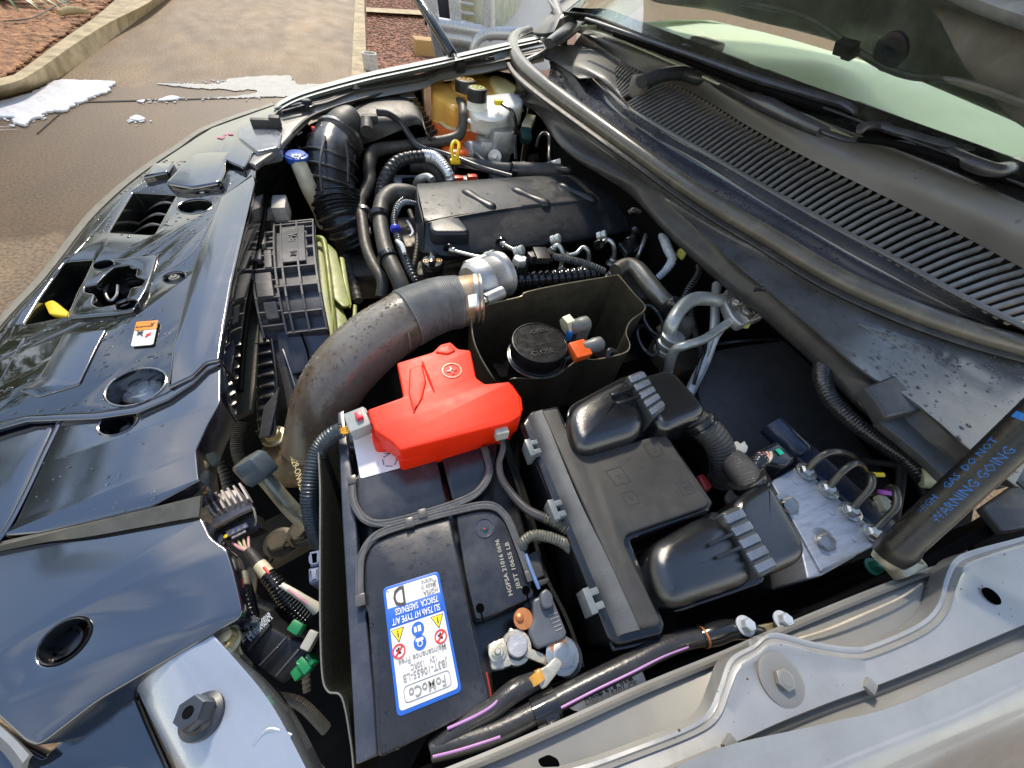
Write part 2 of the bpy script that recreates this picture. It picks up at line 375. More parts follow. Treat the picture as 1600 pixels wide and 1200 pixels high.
# ================================================================ SETTING
GH = -1.0
ASPH = mat('worn driveway concrete', (.22, .145, .078), .72, var=.35, nscale=.9, bump=.9, bscale=90, dirt=(.11, .085, .06), dirt_amt=.75, dscale=.55, stretch=(1, .45, 1))
def wet_road(M, y0, y1):
    # damp band across the driveway: darker and smoother, with a ragged soft edge
    nt = M.node_tree; N = nt.nodes; L = nt.links; b = N['Principled BSDF']
    geo = N.new('ShaderNodeNewGeometry'); sep = N.new('ShaderNodeSeparateXYZ'); L.new(geo.outputs['Position'], sep.inputs[0])
    n = N.new('ShaderNodeTexNoise'); n.inputs['Scale'].default_value = 1.1; n.inputs['Detail'].default_value = 8; n.inputs['Roughness'].default_value = .62; L.new(geo.outputs['Position'], n.inputs['Vector'])
    def mth(op, a, c):
        m_ = N.new('ShaderNodeMath'); m_.operation = op
        for i, x in enumerate((a, c)):
            if isinstance(x, (int, float)): m_.inputs[i].default_value = x
            else: L.new(x, m_.inputs[i])
        return m_.outputs[0]
    yy = mth('ADD', sep.outputs[1], mth('MULTIPLY', mth('SUBTRACT', n.outputs[0], .5), 3.2)); yy = mth('ADD', yy, mth('MULTIPLY', sep.outputs[0], -.12))
    def mr(v, a, c):
        m_ = N.new('ShaderNodeMapRange'); m_.interpolation_type = 'SMOOTHSTEP'; L.new(v, m_.inputs[0]); m_.inputs[1].default_value = a; m_.inputs[2].default_value = c; return m_.outputs[0]
    wet = mth('MULTIPLY', mr(yy, y0, y0 + .25), mth('SUBTRACT', 1, mr(yy, y1, y1 + .35)))
    grit = N.new('ShaderNodeTexNoise'); grit.inputs['Scale'].default_value = 60; grit.inputs['Detail'].default_value = 4; L.new(geo.outputs['Position'], grit.inputs['Vector'])
    src = b.inputs['Base Color'].links[0].from_socket
    def mc(f, a, c, mode='MIX'):
        m_ = N.new('ShaderNodeMix'); m_.data_type = 'RGBA'; m_.blend_type = mode
        if isinstance(f, float): m_.inputs[0].default_value = f
        else: L.new(f, m_.inputs[0])
        for i, x in ((6, a), (7, c)):
            if isinstance(x, tuple): m_.inputs[i].default_value = (*x, 1)
            else: L.new(x, m_.inputs[i])
        return m_.outputs[2]
    gr = N.new('ShaderNodeValToRGB'); gr.color_ramp.elements[0].position = .38; gr.color_ramp.elements[0].color = (.45, .42, .38, 1); gr.color_ramp.elements[1].position = .6; gr.color_ramp.elements[1].color = (1.25, 1.25, 1.25, 1); L.new(grit.outputs[0], gr.inputs[0])
    c1 = mc(.8, src, gr.outputs[0], 'MULTIPLY'); L.new(mc(wet, c1, mc(1.0, c1, (.46, .36, .19), 'MULTIPLY')), b.inputs['Base Color'])
    rs = b.inputs['Roughness'].links[0].from_socket; m_ = N.new('ShaderNodeMix'); L.new(wet, m_.inputs[0]); L.new(rs, m_.inputs[2]); m_.inputs[3].default_value = .5; L.new(m_.outputs[0], b.inputs['Roughness'])
wet_road(ASPH, 2.6, 5.6)
g = G(); g.box(Vector((0, 15, -.06)), 60, 60, .05, AX, AY); o = g.out('ground', mat('bare earth', (.2, .12, .07), .95, var=.4, nscale=6, bump=1, bscale=60)); o['kind'] = 'structure'
g = G(); g.grid([[Vector((-14 + 2 * i, -8 + 2.4 * j, .0)) for i in range(13)] for j in range(16)]); o = g.out('driveway', ASPH); o['kind'] = 'structure'
JN = mat('joint grit', (.035, .03, .025), .9)
for a, b, w in (((60, 162), (430, 152), .03), ((58, 210), (108, 166), .008)):
    g = G(); A_, B_ = P(*a, GH), P(*b, GH); g.bar(A_ + AZ * .003, B_ + AZ * .003, w, .004)
    o = g.out('driveway_joint', JN); o['kind'] = 'structure'
WETM = mat('wet concrete', (.085, .06, .024), .5, spec=.3, var=.3, nscale=3, bump=.5, bscale=90)
def scatter(n, region, size, col, name, sd, flat=.5):
    random.seed(sd); bm = bmesh.new(); bmesh.ops.create_icosphere(bm, subdivisions=1, radius=1); bm.verts.index_update()
    sv = [v.co.copy() for v in bm.verts]; sf = [tuple(v.index for v in f.verts) for f in bm.faces]; bm.free(); g = G()
    for i in range(n):
        p = region(); a = random.random() * 6.3; s1 = size * random.uniform(.5, 1.4); s2 = s1 * random.uniform(.4, 1); ca, sa = math.cos(a), math.sin(a)
        g.add([p + Vector((v.x * s1 * ca - v.y * s2 * sa, v.x * s1 * sa + v.y * s2 * ca, v.z * s2 * flat)) for v in sv], sf)
    o = g.out(name, col, recalc=False, angle=10); o['kind'] = 'stuff'; return o
def blob(pts, h, t, m_, name, jit=.0, sm=5, bev=.002):
    g = G(); g.plate([P(u, v, h) for u, v in pts], t, bev, smooth=sm); return g.out(name, m_)
def jag(pts, n, amp, h, seed):
    c = cat([tuple(P(u, v, h)) for u, v in pts], n, True); o_ = []
    for p in c:
        q = Vector(p); d = noise.noise_vector(q * 6 + Vector((seed, 0, 0))) * amp + noise.noise_vector(q * 19 + Vector((seed, 3, 0))) * amp * .5 + noise.noise_vector(q * 55 + Vector((seed, 7, 0))) * min(amp, .05) * .2; o_.append(q + Vector((d.x, d.y, 0)))
    return o_
for sd, pts in () and ((1, [(150, 122), (240, 128), (330, 132), (420, 137), (440, 150), (330, 150), (200, 152), (140, 145)]), (5, [(60, 195), (200, 187), (330, 182), (425, 178), (380, 215), (260, 262), (190, 300), (120, 245), (30, 225)])):
    g = G(); g.plate(jag(pts, 10, .09, GH + .004, sd), .003, .0005); o = g.out('wet_ground', WETM); o['kind'] = 'structure'
FOAM = mat('white foam', (.56, .57, .6), .6, var=.14, nscale=26, bump=1, bscale=55, dirt=(.45, .42, .37), dirt_amt=.5, dscale=3)
THIN = mat('thin soapy water', (.33, .31, .28), .25, var=.15, nscale=8)
def foam(pts, label, h, t, m_=FOAM, amp=.05, n=22):
    g = G(); g.plate(jag(pts, n, amp, GH + h, len(pts) * 3.1), t, min(.01, t * .45), res=2); return tag(g.out('foam_patch', m_), label, 'foam', 'foam patches on the wet driveway')
foam([(-60, 168), (0, 157), (45, 145), (90, 125), (180, 127), (150, 147), (120, 160), (95, 172), (70, 175), (35, 194), (17, 190), (22, 183), (0, 184), (-60, 200)], 'large patch of white foam lying against the curved kerb', .02, .02)
foam([(247, 156), (262, 149), (280, 151), (270, 155)], 'small streak of foam on the driveway joint near the middle', .015, .012, amp=.015)
foam([(201, 184), (212, 179), (226, 184), (214, 187)], 'small round foam blob alone below the driveway joint', .015, .012, amp=.012)
foam([(212, 157), (225, 155), (221, 159)], 'tiny foam fleck touching the driveway joint beside the large patch', .012, .01, amp=.01)
foam([(250, 130), (330, 131), (380, 121), (455, 119), (465, 132), (520, 130), (500, 150), (430, 151), (340, 153), (400, 143), (300, 137)], 'thin pale film of soapy water spread beside the far fender', .008, .003, THIN, amp=.07)
def rf():
    a = random.choice([((0, 186), (120, 162)), ((120, 160), (185, 128)), ((20, 192), (75, 178)), ((300, 152), (430, 151)), ((250, 131), (380, 122)), ((230, 156), (290, 152)), ((200, 187), (228, 186))]); k = random.random(); s_ = abs(random.gauss(0, 5))
    return P(a[0][0] + (a[1][0] - a[0][0]) * k + random.gauss(0, 5), a[0][1] + (a[1][1] - a[0][1]) * k + s_ * .6, GH + .006)
scatter(260, rf, .011, FOAM, 'foam_flecks', 8, .5)
# kerbs
KERB = mat('weathered kerb concrete', (.42, .33, .2), .85, var=.3, nscale=7, bump=1, bscale=120, dirt=(.15, .11, .06), dirt_amt=.7, dscale=4)
inner = [(-500, 190), (-200, 158), (0, 122), (29, 113), (93, 66), (149, 27), (181, 0), (215, -30), (240, -48)]
outer = [(-500, 215), (-200, 172), (0, 134), (53, 113), (115, 70), (171, 35), (232, 4), (275, -28), (300, -48)]
base = [(-500, 235), (-200, 190), (0, 153), (80, 128), (133, 93), (187, 52), (253, 4), (295, -28), (320, -48)]
g = G(); g.loft([[(u - 3, v - 2, GH) for u, v in inner], at(inner, GH + .13), at(outer, GH + .13), at(base, GH)], 90); o = g.out('kerb', KERB, angle=50); o['kind'] = 'structure'
strip_l = [(549, 118), (555, 0), (559, -60)]; strip_r = [(573, 114), (569, 0), (569, -60)]
g = G(); g.loft([at([(549, 150), (549, 118), (555, 0), (559, -60)], GH), at([(549, 150), (549, 118), (555, 0), (559, -60)], GH + .06), at([(573, 150), (573, 114), (569, 0), (569, -60)], GH + .06), at([(575, 150), (574, 114), (570, 0), (570, -60)], GH)], 40, curve=False); o = g.out('kerb', KERB, angle=50); o['kind'] = 'structure'
g = G(); g.loft([at([(572, 19), (760, 30)], GH), at([(572, 18), (760, 29)], GH + .1), at([(572, 12), (760, 22)], GH + .1), at([(572, 11), (760, 21)], GH)], 40, curve=False); o = g.out('kerb', KERB, angle=50); o['kind'] = 'structure'
SOIL = mat('bark and soil', (.26, .12, .06), .95, var=.5, nscale=30, bump=1, bscale=90, dirt=(.3, .22, .12), dirt_amt=.6, dscale=8)
g = G(); A_ = [P(u - 2, v - 1, GH + .09) for u, v in inner]
g.loft([A_, [p + Vector((-6, 1.5, .25)) for p in A_]], 60); o = g.out('garden_bed', SOIL); o['kind'] = 'structure'
GRAV = mat('red gravel bed', (.16, .075, .045), .95, var=.6, nscale=50, bump=1, bscale=120)
g = G(); g.plate([P(574, 150, GH + .03), P(570, 0, GH + .03), P(571, -45, GH + .03), P(900, 30, GH + .03), P(900, 200, GH + .03)], .03, .001); o = g.out('gravel_bed', GRAV); o['kind'] = 'structure'
PEB = mat('red brown pebbles', (.27, .12, .07), .85, var=.9, nscale=14)
def rg():
    return P(random.uniform(574, 700), random.uniform(-2, 118), GH + .035)
scatter(5200, rg, .028, PEB, 'gravel', 3)
BARK = mat('bark chips', (.3, .15, .075), .9, var=.8, nscale=12)
def rb():
    while 1:
        u, v = random.uniform(-30, 210), random.uniform(-10, 122)
        k = 181 - u
        if v < 122 - u * .68 - 2 : return P(u, v, GH + .11)
scatter(3600, rb, .035, BARK, 'bark_mulch', 4, .4)
# strappy plant
LEAF = mat('strap leaf', (.06, .15, .025), .4, var=.5, nscale=6)
t = thing('strap_leaved_plant', 'dark green strap-leaved plant at the edge of the bark bed', 'plant', (10, 5, GH + .1))
random.seed(11); c0 = P(5, 2, GH + .12)
for i in range(30):
    a = random.uniform(0, 6.28); ln = random.uniform(.35, .75); g = G(); pts = []
    rows = [[], []]
    for k in range(7):
        s_ = k / 6; w = .022 * (1 - s_ ** 2) + .001; d = Vector((math.cos(a), math.sin(a), 0)); q = c0 + d * ln * s_ + AZ * (ln * .9 * s_ - ln * 1.0 * s_ * s_); sd = Vector((-d.y, d.x, 0)); rows[0].append(q - sd * w); rows[1].append(q + sd * w)
    g.grid(rows).out('leaf', LEAF, t)
g = G(); g.tube([(92, 20, GH + .16, 4), (112, 16, GH + .17, 5), (138, 18, GH + .16, 3)], n=10); tag(g.out('fallen_husk', mat('dry husk', (.33, .25, .13), .8)), 'dry tan husk lying on the bark bed near the plant', 'husk')
g = G(); g.tube([(5, 33, GH + .14, .8), (50, 28, GH + .15, .8), (85, 10, GH + .15, .8), (115, -2, GH + .15, .8)], n=6); tag(g.out('dripper_hose', RUBL), 'thin irrigation hose crossing the bark bed', 'hose')
g = G(); g.lathe(P(580, 108, GH + .05), [(.09, 0), (.09, .16), (.075, .16), (.07, .1)], AZ, 20); tag(g.out('pipe_stub', mat('weathered pvc', (.5, .48, .44), .6)), 'short grey pipe stub standing beside the kerb strip', 'pipe')
g = G(); g.box(P(668, 74, GH + .12), .2, .14, .1, AX, AY, .012); tag(g.out('wooden_block', mat('weathered timber', (.4, .24, .09), .8, stretch=(1, 8, 8), var=.4)), 'weathered timber block on the gravel under the parked vehicle', 'block')
# trees across the driveway (they show as reflections in the wet trim)
def tree(x, y, hgt, r, sd, label):
    random.seed(sd); t = thing('tree', label, 'tree', Vector((x, y, 0)))
    g = G(); g.tube([(x, y, 0, .16), (x + .1, y, hgt * .35, .13), (x - .05, y + .1, hgt * .7, .06)], n=8, world=True)
    for k in range(5):
        a = k * 1.3; g.tube([(x, y, hgt * .35, .07), (x + math.cos(a) * r * .4, y + math.sin(a) * r * .4, hgt * .55, .05), (x + math.cos(a) * r * .7, y + math.sin(a) * r * .7, hgt * .75, .02)], n=6, world=True)
    g.out('trunk', mat('bark', (.12, .09, .06), .9), t); g = G()
    cl = [Vector((x + random.gauss(0, r * .45), y + random.gauss(0, r * .45), hgt * .7 + random.gauss(0, hgt * .16))) for _ in range(38)]
    for i in range(3800):
        c = random.choice(cl); p = c + Vector((random.gauss(0, .3), random.gauss(0, .3), random.gauss(0, .22))); e = Vector((random.gauss(0, 1), random.gauss(0, 1), random.gauss(0, 1))).normalized(); w = e.orthogonal().normalized(); s_ = random.uniform(.05, .1)
        g.add([p - e * s_ * 1.6, p + w * s_ * .6, p + e * s_ * 1.6, p - w * s_ * .6], [(0, 1, 2, 3)])
    o = g.out('crown', mat('foliage', (.11, .15, .035), .55, var=.5, nscale=2), t, recalc=False)
tree(-6.6, 4.6, 6.8, 1.7, 1, 'leafy tree beyond the front of the vehicle, nearest of the three')
tree(-6.0, 9.0, 7.8, 2.1, 2, 'broad leafy tree beyond the front of the vehicle, to the far side')
tree(-9.0, 1.2, 5.2, 1.6, 3, 'leafy tree beyond the front of the vehicle, on the near side')
# ---------------------------------------------------------------- parked vehicle behind
def PY(u, v, y):
    r = Vector((u - 800, v - 600, FPX)); w = Vector((r.dot(DX), r.dot(DY), r.dot(DZ))); t = y / w.y; return Vector((w.x * t, y, Z0 + CH + w.z * t))
VY = 3.4
t = thing('parked_vehicle', 'white four wheel drive with silver tube bull bar, parked beyond the far fender', 'vehicle', PY(800, 90, VY))
def vplate(pts, y, d, m_, name, par=t, b=.004, r=.0, sm=0, holes=()):
    g = G(); g.plate([PY(u, v, y) for u, v in pts], d, b, r=r, smooth=sm, holes=[[PY(u, v, y) for u, v in h] for h in holes]); return g.out(name, m_, par)
WPAINT = mat('white paint', (.8, .8, .82), .25, coat=.6, var=.04, nscale=4)
BULL = mat('bull bar silver', (.6, .6, .6), .3, metal=.3, coat=.3, var=.03)
vplate([(736, -60), (900, -60), (880, 20), (870, 100), (740, 100)], VY + .12, .1, WPAINT, 'body', r=.05)
vplate([(664, -60), (742, -60), (744, 46), (664, 40)], VY + .16, .05, mat('dark grille void', (.02, .025, .04), .4), 'grille_backing')
vplate([(740, -60), (812, -60), (818, 0), (800, 30), (782, 44), (742, 44)], VY - .02, .06, mat('headlamp glass', (.62, .64, .52), .12, coat=1, var=.2, nscale=18, stretch=(8, 1, 1)), 'headlamp', r=.05)
vplate([(719, -60), (744, -60), (742, 44), (726, 40), (719, 26)], VY - .04, .06, mat('lamp amber lens', (.5, .46, .3), .2), 'indicator', r=.02)
for k in range(4):
    vplate([(719, -14 + k * 15), (741, -10 + k * 15), (741, -4 + k * 15), (719, -8 + k * 15)], VY - .1, .03, BULL, 'grille_bar', r=.01)
g = G(); a = PY(693, 30, VY - .14); 
for uu in ((679, 36, 668, -40), (713, 38, 706, -40)):
    g.bar(PY(uu[0], uu[1], VY - .15), PY(uu[2], uu[3], VY - .15), .07, .03, AY, .006)
g.bar(PY(668, 36, VY - .15), PY(728, 40, VY - .15), .05, .03, AY, .006); g.out('grille_frame', BULL, t)
g = G(); g.tube([(*PY(764, -60, VY - .2), .038), (*PY(764, 0, VY - .2), .038), (*PY(765, 52, VY - .2), .038)], n=14, world=True); g.out('bull_bar_upright', BULL, t)
g = G(); g.tube([(*PY(684, 38, VY - .2), .034), (*PY(720, 44, VY - .2), .034), (*PY(765, 52, VY - .2), .034), (*PY(762, 56, VY - .2), .03)], n=14, world=True); g.out('bull_bar_tube', BULL, t)
g = G(); g.tube([(*PY(694, 58, VY - .2), .032), (*PY(720, 61, VY - .2), .032), (*PY(745, 66, VY - .2), .032)], n=14, world=True); g.out('bull_bar_tube', BULL, t)
g = G(); g.tube([(*PY(740, 84, VY - .22), .032), (*PY(742, 68, VY - .22), .032), (*PY(752, 56, VY - .22), .032), (*PY(770, 52, VY - .22), .034), (*PY(812, 53, VY - .22), .038)], n=14, world=True); g.out('bull_bar_loop', BULL, t)
vplate([(690, 55), (740, 62), (742, 82), (694, 90)], VY - .02, .05, mat('dull grey bumper', (.16, .17, .18), .6), 'bumper', r=.02)
vplate([(672, 40), (690, 44), (694, 92), (682, 92)], VY - .08, .08, mat('bracket grey', (.22, .22, .24), .5), 'bumper_bracket', r=.02)
vplate([(735, 80), (742, 66), (800, 58), (860, 60), (860, 110), (735, 110)], VY - .05, .1, WPAINT, 'lower_panel', r=.03)
vplate([(806, 47), (818, 47), (816, 58), (804, 58)], VY - .28, .08, mat('bracket dark', (.08, .075, .07), .6), 'bull_bar_mount')

# ================================================================ ENGINE BAY SHELL
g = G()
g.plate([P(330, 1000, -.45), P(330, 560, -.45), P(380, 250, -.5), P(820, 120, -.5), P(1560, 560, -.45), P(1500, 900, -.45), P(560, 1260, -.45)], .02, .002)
g.out('engine_bay_floor', DARK)['kind'] = 'structure'  # near-black plate, its colour carries the shade at the bottom of the bay
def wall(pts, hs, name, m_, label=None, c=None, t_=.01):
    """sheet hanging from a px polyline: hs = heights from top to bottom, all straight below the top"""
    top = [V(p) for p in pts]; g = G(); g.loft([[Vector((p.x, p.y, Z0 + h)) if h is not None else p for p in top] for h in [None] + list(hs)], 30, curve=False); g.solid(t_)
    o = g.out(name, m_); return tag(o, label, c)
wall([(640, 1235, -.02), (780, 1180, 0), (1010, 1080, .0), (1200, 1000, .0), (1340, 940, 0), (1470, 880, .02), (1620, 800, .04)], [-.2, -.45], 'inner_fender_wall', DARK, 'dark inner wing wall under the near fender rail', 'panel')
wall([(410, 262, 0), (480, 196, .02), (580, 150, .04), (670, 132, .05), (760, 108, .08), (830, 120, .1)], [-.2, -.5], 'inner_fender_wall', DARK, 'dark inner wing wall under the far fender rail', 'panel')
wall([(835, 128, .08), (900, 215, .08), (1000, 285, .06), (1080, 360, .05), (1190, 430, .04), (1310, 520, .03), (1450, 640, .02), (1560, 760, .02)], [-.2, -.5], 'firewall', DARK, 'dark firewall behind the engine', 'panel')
# ================================================================ FRONT TRIM
t = thing('front_trim_cover', 'wet glossy black plastic trim over the front of the engine bay, with holes and clips', 'trim cover', (300, 640, .03))
TH = .03
edgeR = [(396, 268), (400, 281), (375, 380), (357, 470), (346, 540), (343, 590), (345, 628)]
topL = [(430, 164), (330, 200), (280, 232), (235, 262), (196, 292), (155, 330), (125, 365), (95, 405), (62, 445), (30, 478), (0, 512), (-60, 590), (-90, 660)]
stepline = [(-90, 690), (0, 660), (40, 650), (95, 647), (150, 645), (210, 636), (260, 615), (300, 590), (325, 566)]
main = topL + stepline + [(345, 560), (352, 500), (362, 440), (378, 370), (398, 284), (400, 262), (432, 230), (470, 192), (478, 178), (440, 160)]
vent = [(208, 300), (275, 304), (240, 367), (170, 363)]
latch = [(102, 408), (145, 405), (128, 441), (122, 450), (103, 494), (36, 508), (60, 468)]
strik = [(181, 416), (202, 413), (203, 419), (214, 418), (211, 432), (227, 437), (221, 446), (204, 449), (196, 470), (172, 477), (153, 480), (143, 474), (148, 459), (131, 456), (133, 447), (151, 444), (165, 429)]
g = G(); g.plate(at(main, TH), .05, .0022, r=.004, holes=[at(vent, TH), at(latch, TH), at(strik, TH), circ(305, 322, TH, 22), circ(162, 414, TH, 12), circ(198, 476, TH, 13), circ(272, 433, TH, 14), circ(213, 604, TH, 37), circ(315, 300, TH, 10)], hr=.006)
main_o = g.out('main_panel', TRIM, t)
# flange strip along the engine side, sits a little proud
g = G(); g.plate(at([(344, 307), (300, 420), (267, 547), (262, 606), (300, 588), (322, 566), (343, 562), (352, 500), (362, 440), (378, 370), (398, 284), (396, 272)], TH + .006), .012, .003, r=.003, res=3); g.out('edge_flange', TRIM2, t)
for pp in ([(-60, 610), (0, 528), (48, 470), (90, 424), (150, 358), (196, 306), (240, 268)], [(0, 560), (28, 545), (36, 530), (0, 596)], [(246, 398), (238, 430), (300, 395), (342, 320)]):
    g = G(); g.tube([(u, v, TH, 1.1) for u, v in pp], n=8, flat=.6); g.out('moulded_bead', TRIM2, t)
# dirty pressings round the edge
g = G(); g.plate(at([(352, 252), (362, 237), (330, 236), (300, 240), (256, 285), (300, 292), (344, 284), (352, 268)], TH + .013), .02, .005, r=.01, res=3); g.out('raised_box', TRIM2, t)
g = G(); g.plate(at([(239, 254), (272, 254), (262, 268), (222, 276)], TH + .012), .02, .004, r=.004, res=3); g.out('raised_box', TRIM2, t)
g = G(); g.plate(at([(340, 236), (352, 210), (372, 214), (400, 232), (380, 262), (352, 250)], TH + .012), .02, .004, r=.008, res=3); g.out('raised_box', TRIM2, t)
g = G(); g.plate(at([(145, 408), (245, 398), (236, 430), (228, 452), (208, 486), (170, 492), (106, 497)], TH + .0045), .006, .0015, r=.004, holes=[at(strik, TH + .0045), circ(162, 414, TH + .0045, 12.5), circ(198, 476, TH + .0045, 13.5)], hr=.004); g.out('latch_plinth', TRIM, t)
g = G(); g.plate(at([(100, 520), (166, 514), (150, 545), (124, 600), (58, 620), (28, 610), (60, 590)], TH + .002), .004, .0015, r=.004); g.out('raised_rib', TRIM2, t)
# dark sheets under the holes, the shade below put into their colour
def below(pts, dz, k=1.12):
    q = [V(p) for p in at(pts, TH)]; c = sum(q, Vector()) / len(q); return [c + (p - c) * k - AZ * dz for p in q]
g = G(); g.plate(below(main, .06, 1.0), .008, .001); g.out('hole_backing', DARK, t)
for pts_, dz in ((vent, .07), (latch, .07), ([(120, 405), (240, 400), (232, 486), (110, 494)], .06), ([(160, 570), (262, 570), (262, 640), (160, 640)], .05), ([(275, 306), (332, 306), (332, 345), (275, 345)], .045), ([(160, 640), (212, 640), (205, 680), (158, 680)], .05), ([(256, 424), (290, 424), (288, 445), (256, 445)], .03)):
    g = G(); g.plate(below(pts_, dz), .008, .001); g.out('hole_backing', DARK, t)
for k, (u, v) in enumerate(((262, 318), (252, 336), (243, 352))):
    g = G(); a = P(u + 6, v, TH - .004); b = P(u - 36, v + 8, TH - .03)
    g.tube([(u + 8, v, TH - .002, 2), (u - 8, v - 1, TH - .004, 5), (u - 22, v + 6, TH - .018, 6), (u - 40, v + 20, TH - .05, 5)], n=10, flat=.35); g.out('vent_fin', BLK, t)
def button(u, v, h, rpx, m_, ring=True, name='clip'):
    r = rpx * pm(u, v, h); g = G()
    g.lathe(P(u, v, h), [(r * .2, .002), (r * .22, .0035), (r * .5, .0035), (r * .55, .002), (r * .8, .002), (r, -.002), (r, -.012)], AZ, 28); return g.out(name, m_, t)
button(218, 606, TH - .022, 27, mat('dull bolt head', (.5, .52, .54), .3, metal=.5), name='bolt_head')
button(309, 327, TH - .022, 15, mat('dull bolt head', (.5, .52, .54), .3, metal=.5), name='bolt_head')
button(273, 434, TH - .006, 9, mat('dusty clip', (.28, .27, .23), .45)); button(197, 477, TH - .012, 12, BLK); button(316, 300, TH, 6, TRIM2)
for (u, v, r) in ((213, 604, 38.5), (305, 322, 23.5), (272, 433, 15.5), (198, 476, 14.5), (162, 414, 13), (316, 300, 10.5)):
    rr = r * pm(u, v, TH); h_ = .0045 if u < 230 and v < 500 and v > 340 else 0; g = G(); g.lathe(P(u, v, TH + h_), [(rr * .94, -.02), (rr * .95, .0006), (rr * .99, .001), (rr * 1.03, .0006), (rr * 1.05, -.001)], AZ, 40, cap=False)
    g.out('hole_rim', TRIM2, t, recalc=False)
# lower corner panels
curveR = [(345, 628), (325, 664), (307, 704), (311, 745), (317, 773)]
step2 = [(345, 564), (325, 570), (300, 594), (260, 619), (210, 640), (150, 649), (97, 651)]
g = G(); g.plate([(u, v, TH - .004) for u, v in step2] + [(60, 735, TH - .004), (22, 818, TH - .004), (0, 838, TH - .004), (60, 832, TH - .004), (140, 815, TH - .004), (225, 795, TH - .004), (317, 773, TH - .004)] + [(u, v, TH - .004) for u, v in reversed(curveR)], .045, .002, r=.004, holes=[circ(185, 660, TH - .004, 24)]); cp = g.out('corner_panel', TRIM2, t)
g = G(); rr = 24 * pm(185, 660, TH); g.lathe(P(185, 660, TH - .004), [(rr * .97, -.02), (rr * .97, .0008), (rr * 1.03, .0012), (rr * 1.1, .0006), (rr * 1.16, -.0005)], AZ, 40, cap=False); g.out('hole_rim', TRIM2, t)
button(190, 664, TH - .03, 16, mat('dull bolt head', (.5, .52, .54), .3, metal=.5), name='bolt_head')
g = G(); g.plate([(u, v, TH - .006) for u, v in [(-90, 700), (0, 666), (60, 655), (91, 653), (60, 720), (14, 822), (0, 832), (-80, 860)]], .045, .003, r=.004, res=3); g.out('corner_panel', TRIM2, t)
g = G(); g.tube([(94, 656, TH - .004, 3.5), (70, 705, TH - .004, 4), (42, 765, TH - .004, 4), (12, 822, TH - .004, 4.5), (-10, 850, TH - .004, 5)], n=12, flat=.3); g.out('panel_ridge', TRIM2, t)
g = G(); g.plate(at([(0, 660), (40, 650), (95, 647), (150, 645), (210, 636), (260, 615), (300, 590), (325, 566), (343, 561), (344, 568), (323, 577), (300, 599), (262, 624), (212, 645), (150, 654), (92, 656), (40, 658), (0, 669), (-90, 700), (-90, 688)], TH + .0015), .006, .0015, r=.001, res=3); g.out('step_bead', TRIM2, t)
# bevel strip and lowest panel
low = [(317, 775), (225, 797), (140, 817), (60, 834), (-80, 866)]
g = G(); g.loft([at([(317, 774), (225, 796), (140, 816), (60, 833), (-80, 865)], TH - .006), at([(314, 806), (225, 822), (140, 836), (60, 844), (-80, 872)], TH - .014)], 30); g.solid(.004); g.out('bevel_strip', mat('dusty trim', (.1, .095, .08), .4, dirt=(.2, .18, .13), dirt_amt=.6), t)
pb = [(-80, 872), (60, 844), (140, 836), (225, 822), (314, 806), (330, 840), (355, 857), (366, 891), (374, 925), (380, 953), (374, 966), (317, 999), (210, 1061), (150, 1096), (70, 1158), (55, 1166), (38, 1160), (0, 1125), (-70, 1060)]
HB = TH - .014
g = G(); g.plate(at(pb, HB), .04, .002, r=.005, holes=[circ(101, 1001, HB, 31)]); pbo = g.out('corner_panel', TRIM2, t)
g = G(); rr = 31 * pm(101, 1001, HB); g.lathe(P(101, 1001, HB), [(rr * .93, -.02), (rr * .95, .0005), (rr, .0012), (rr * 1.03, -.0005)], AZ, 40, cap=False)
g.lathe(P(105, 1004, HB - .016), [(rr * .6, 0), (rr * .62, .003), (rr * .74, .003), (rr * .78, 0), (rr * .78, -.01)], AZ, 32); g.lathe(P(105, 1004, HB - .014), [(rr * .5, 0), (rr * .55, -.003)], AZ, 32); g.out('screw_cap', BLKG, t)
drops(main_o, 800, .0007, .0026, flat=.35, region=lambda p: p.y < 1.0)
drops(cp, 60, .0005, .0016, flat=.4)
# yellow safety lever, latch hook
g = G(); g.plate([(65, 472, TH - .006), (83, 469, TH - .006), (103, 486, TH + .004), (100, 493, TH + .004), (78, 492, TH - .006)], .008, .0022, r=.004, res=3); tag(g.out('release_lever', YEL), 'yellow bonnet release lever in the slot of the black front trim', 'lever')
t2 = thing('bonnet_latch', 'dark metal bonnet latch down in the cross-shaped opening of the front trim', 'latch', (185, 450, TH - .03))
g = G(); g.tube([(168, 444, TH - .012, 2), (165, 458, TH - .012, 2.2), (172, 470, TH - .012, 2.4), (182, 462, TH - .01, 2), (184, 446, TH - .01, 2)], n=8); g.out('hook', STEEL, t2)
g = G(); g.plate(at([(158, 430), (215, 425), (205, 470), (150, 476)], TH - .05), .004, .001); g.bar((176, 420, TH - .025), (200, 460, TH - .03), .012, .008); g.bar((150, 455, TH - .03), (222, 438, TH - .025), .006, .004); g.out('latch_plate', mat('dark steel', (.09, .09, .09), .4, metal=.7), t2)
g = G(); g.bar((112, 425, TH - .06), (135, 432, TH - .06), .03, .02); g.bar((75, 470, TH - .05), (120, 440, TH - .05), .03, .01, bevel=.002); g.out('spring_housing', BLK, t2)
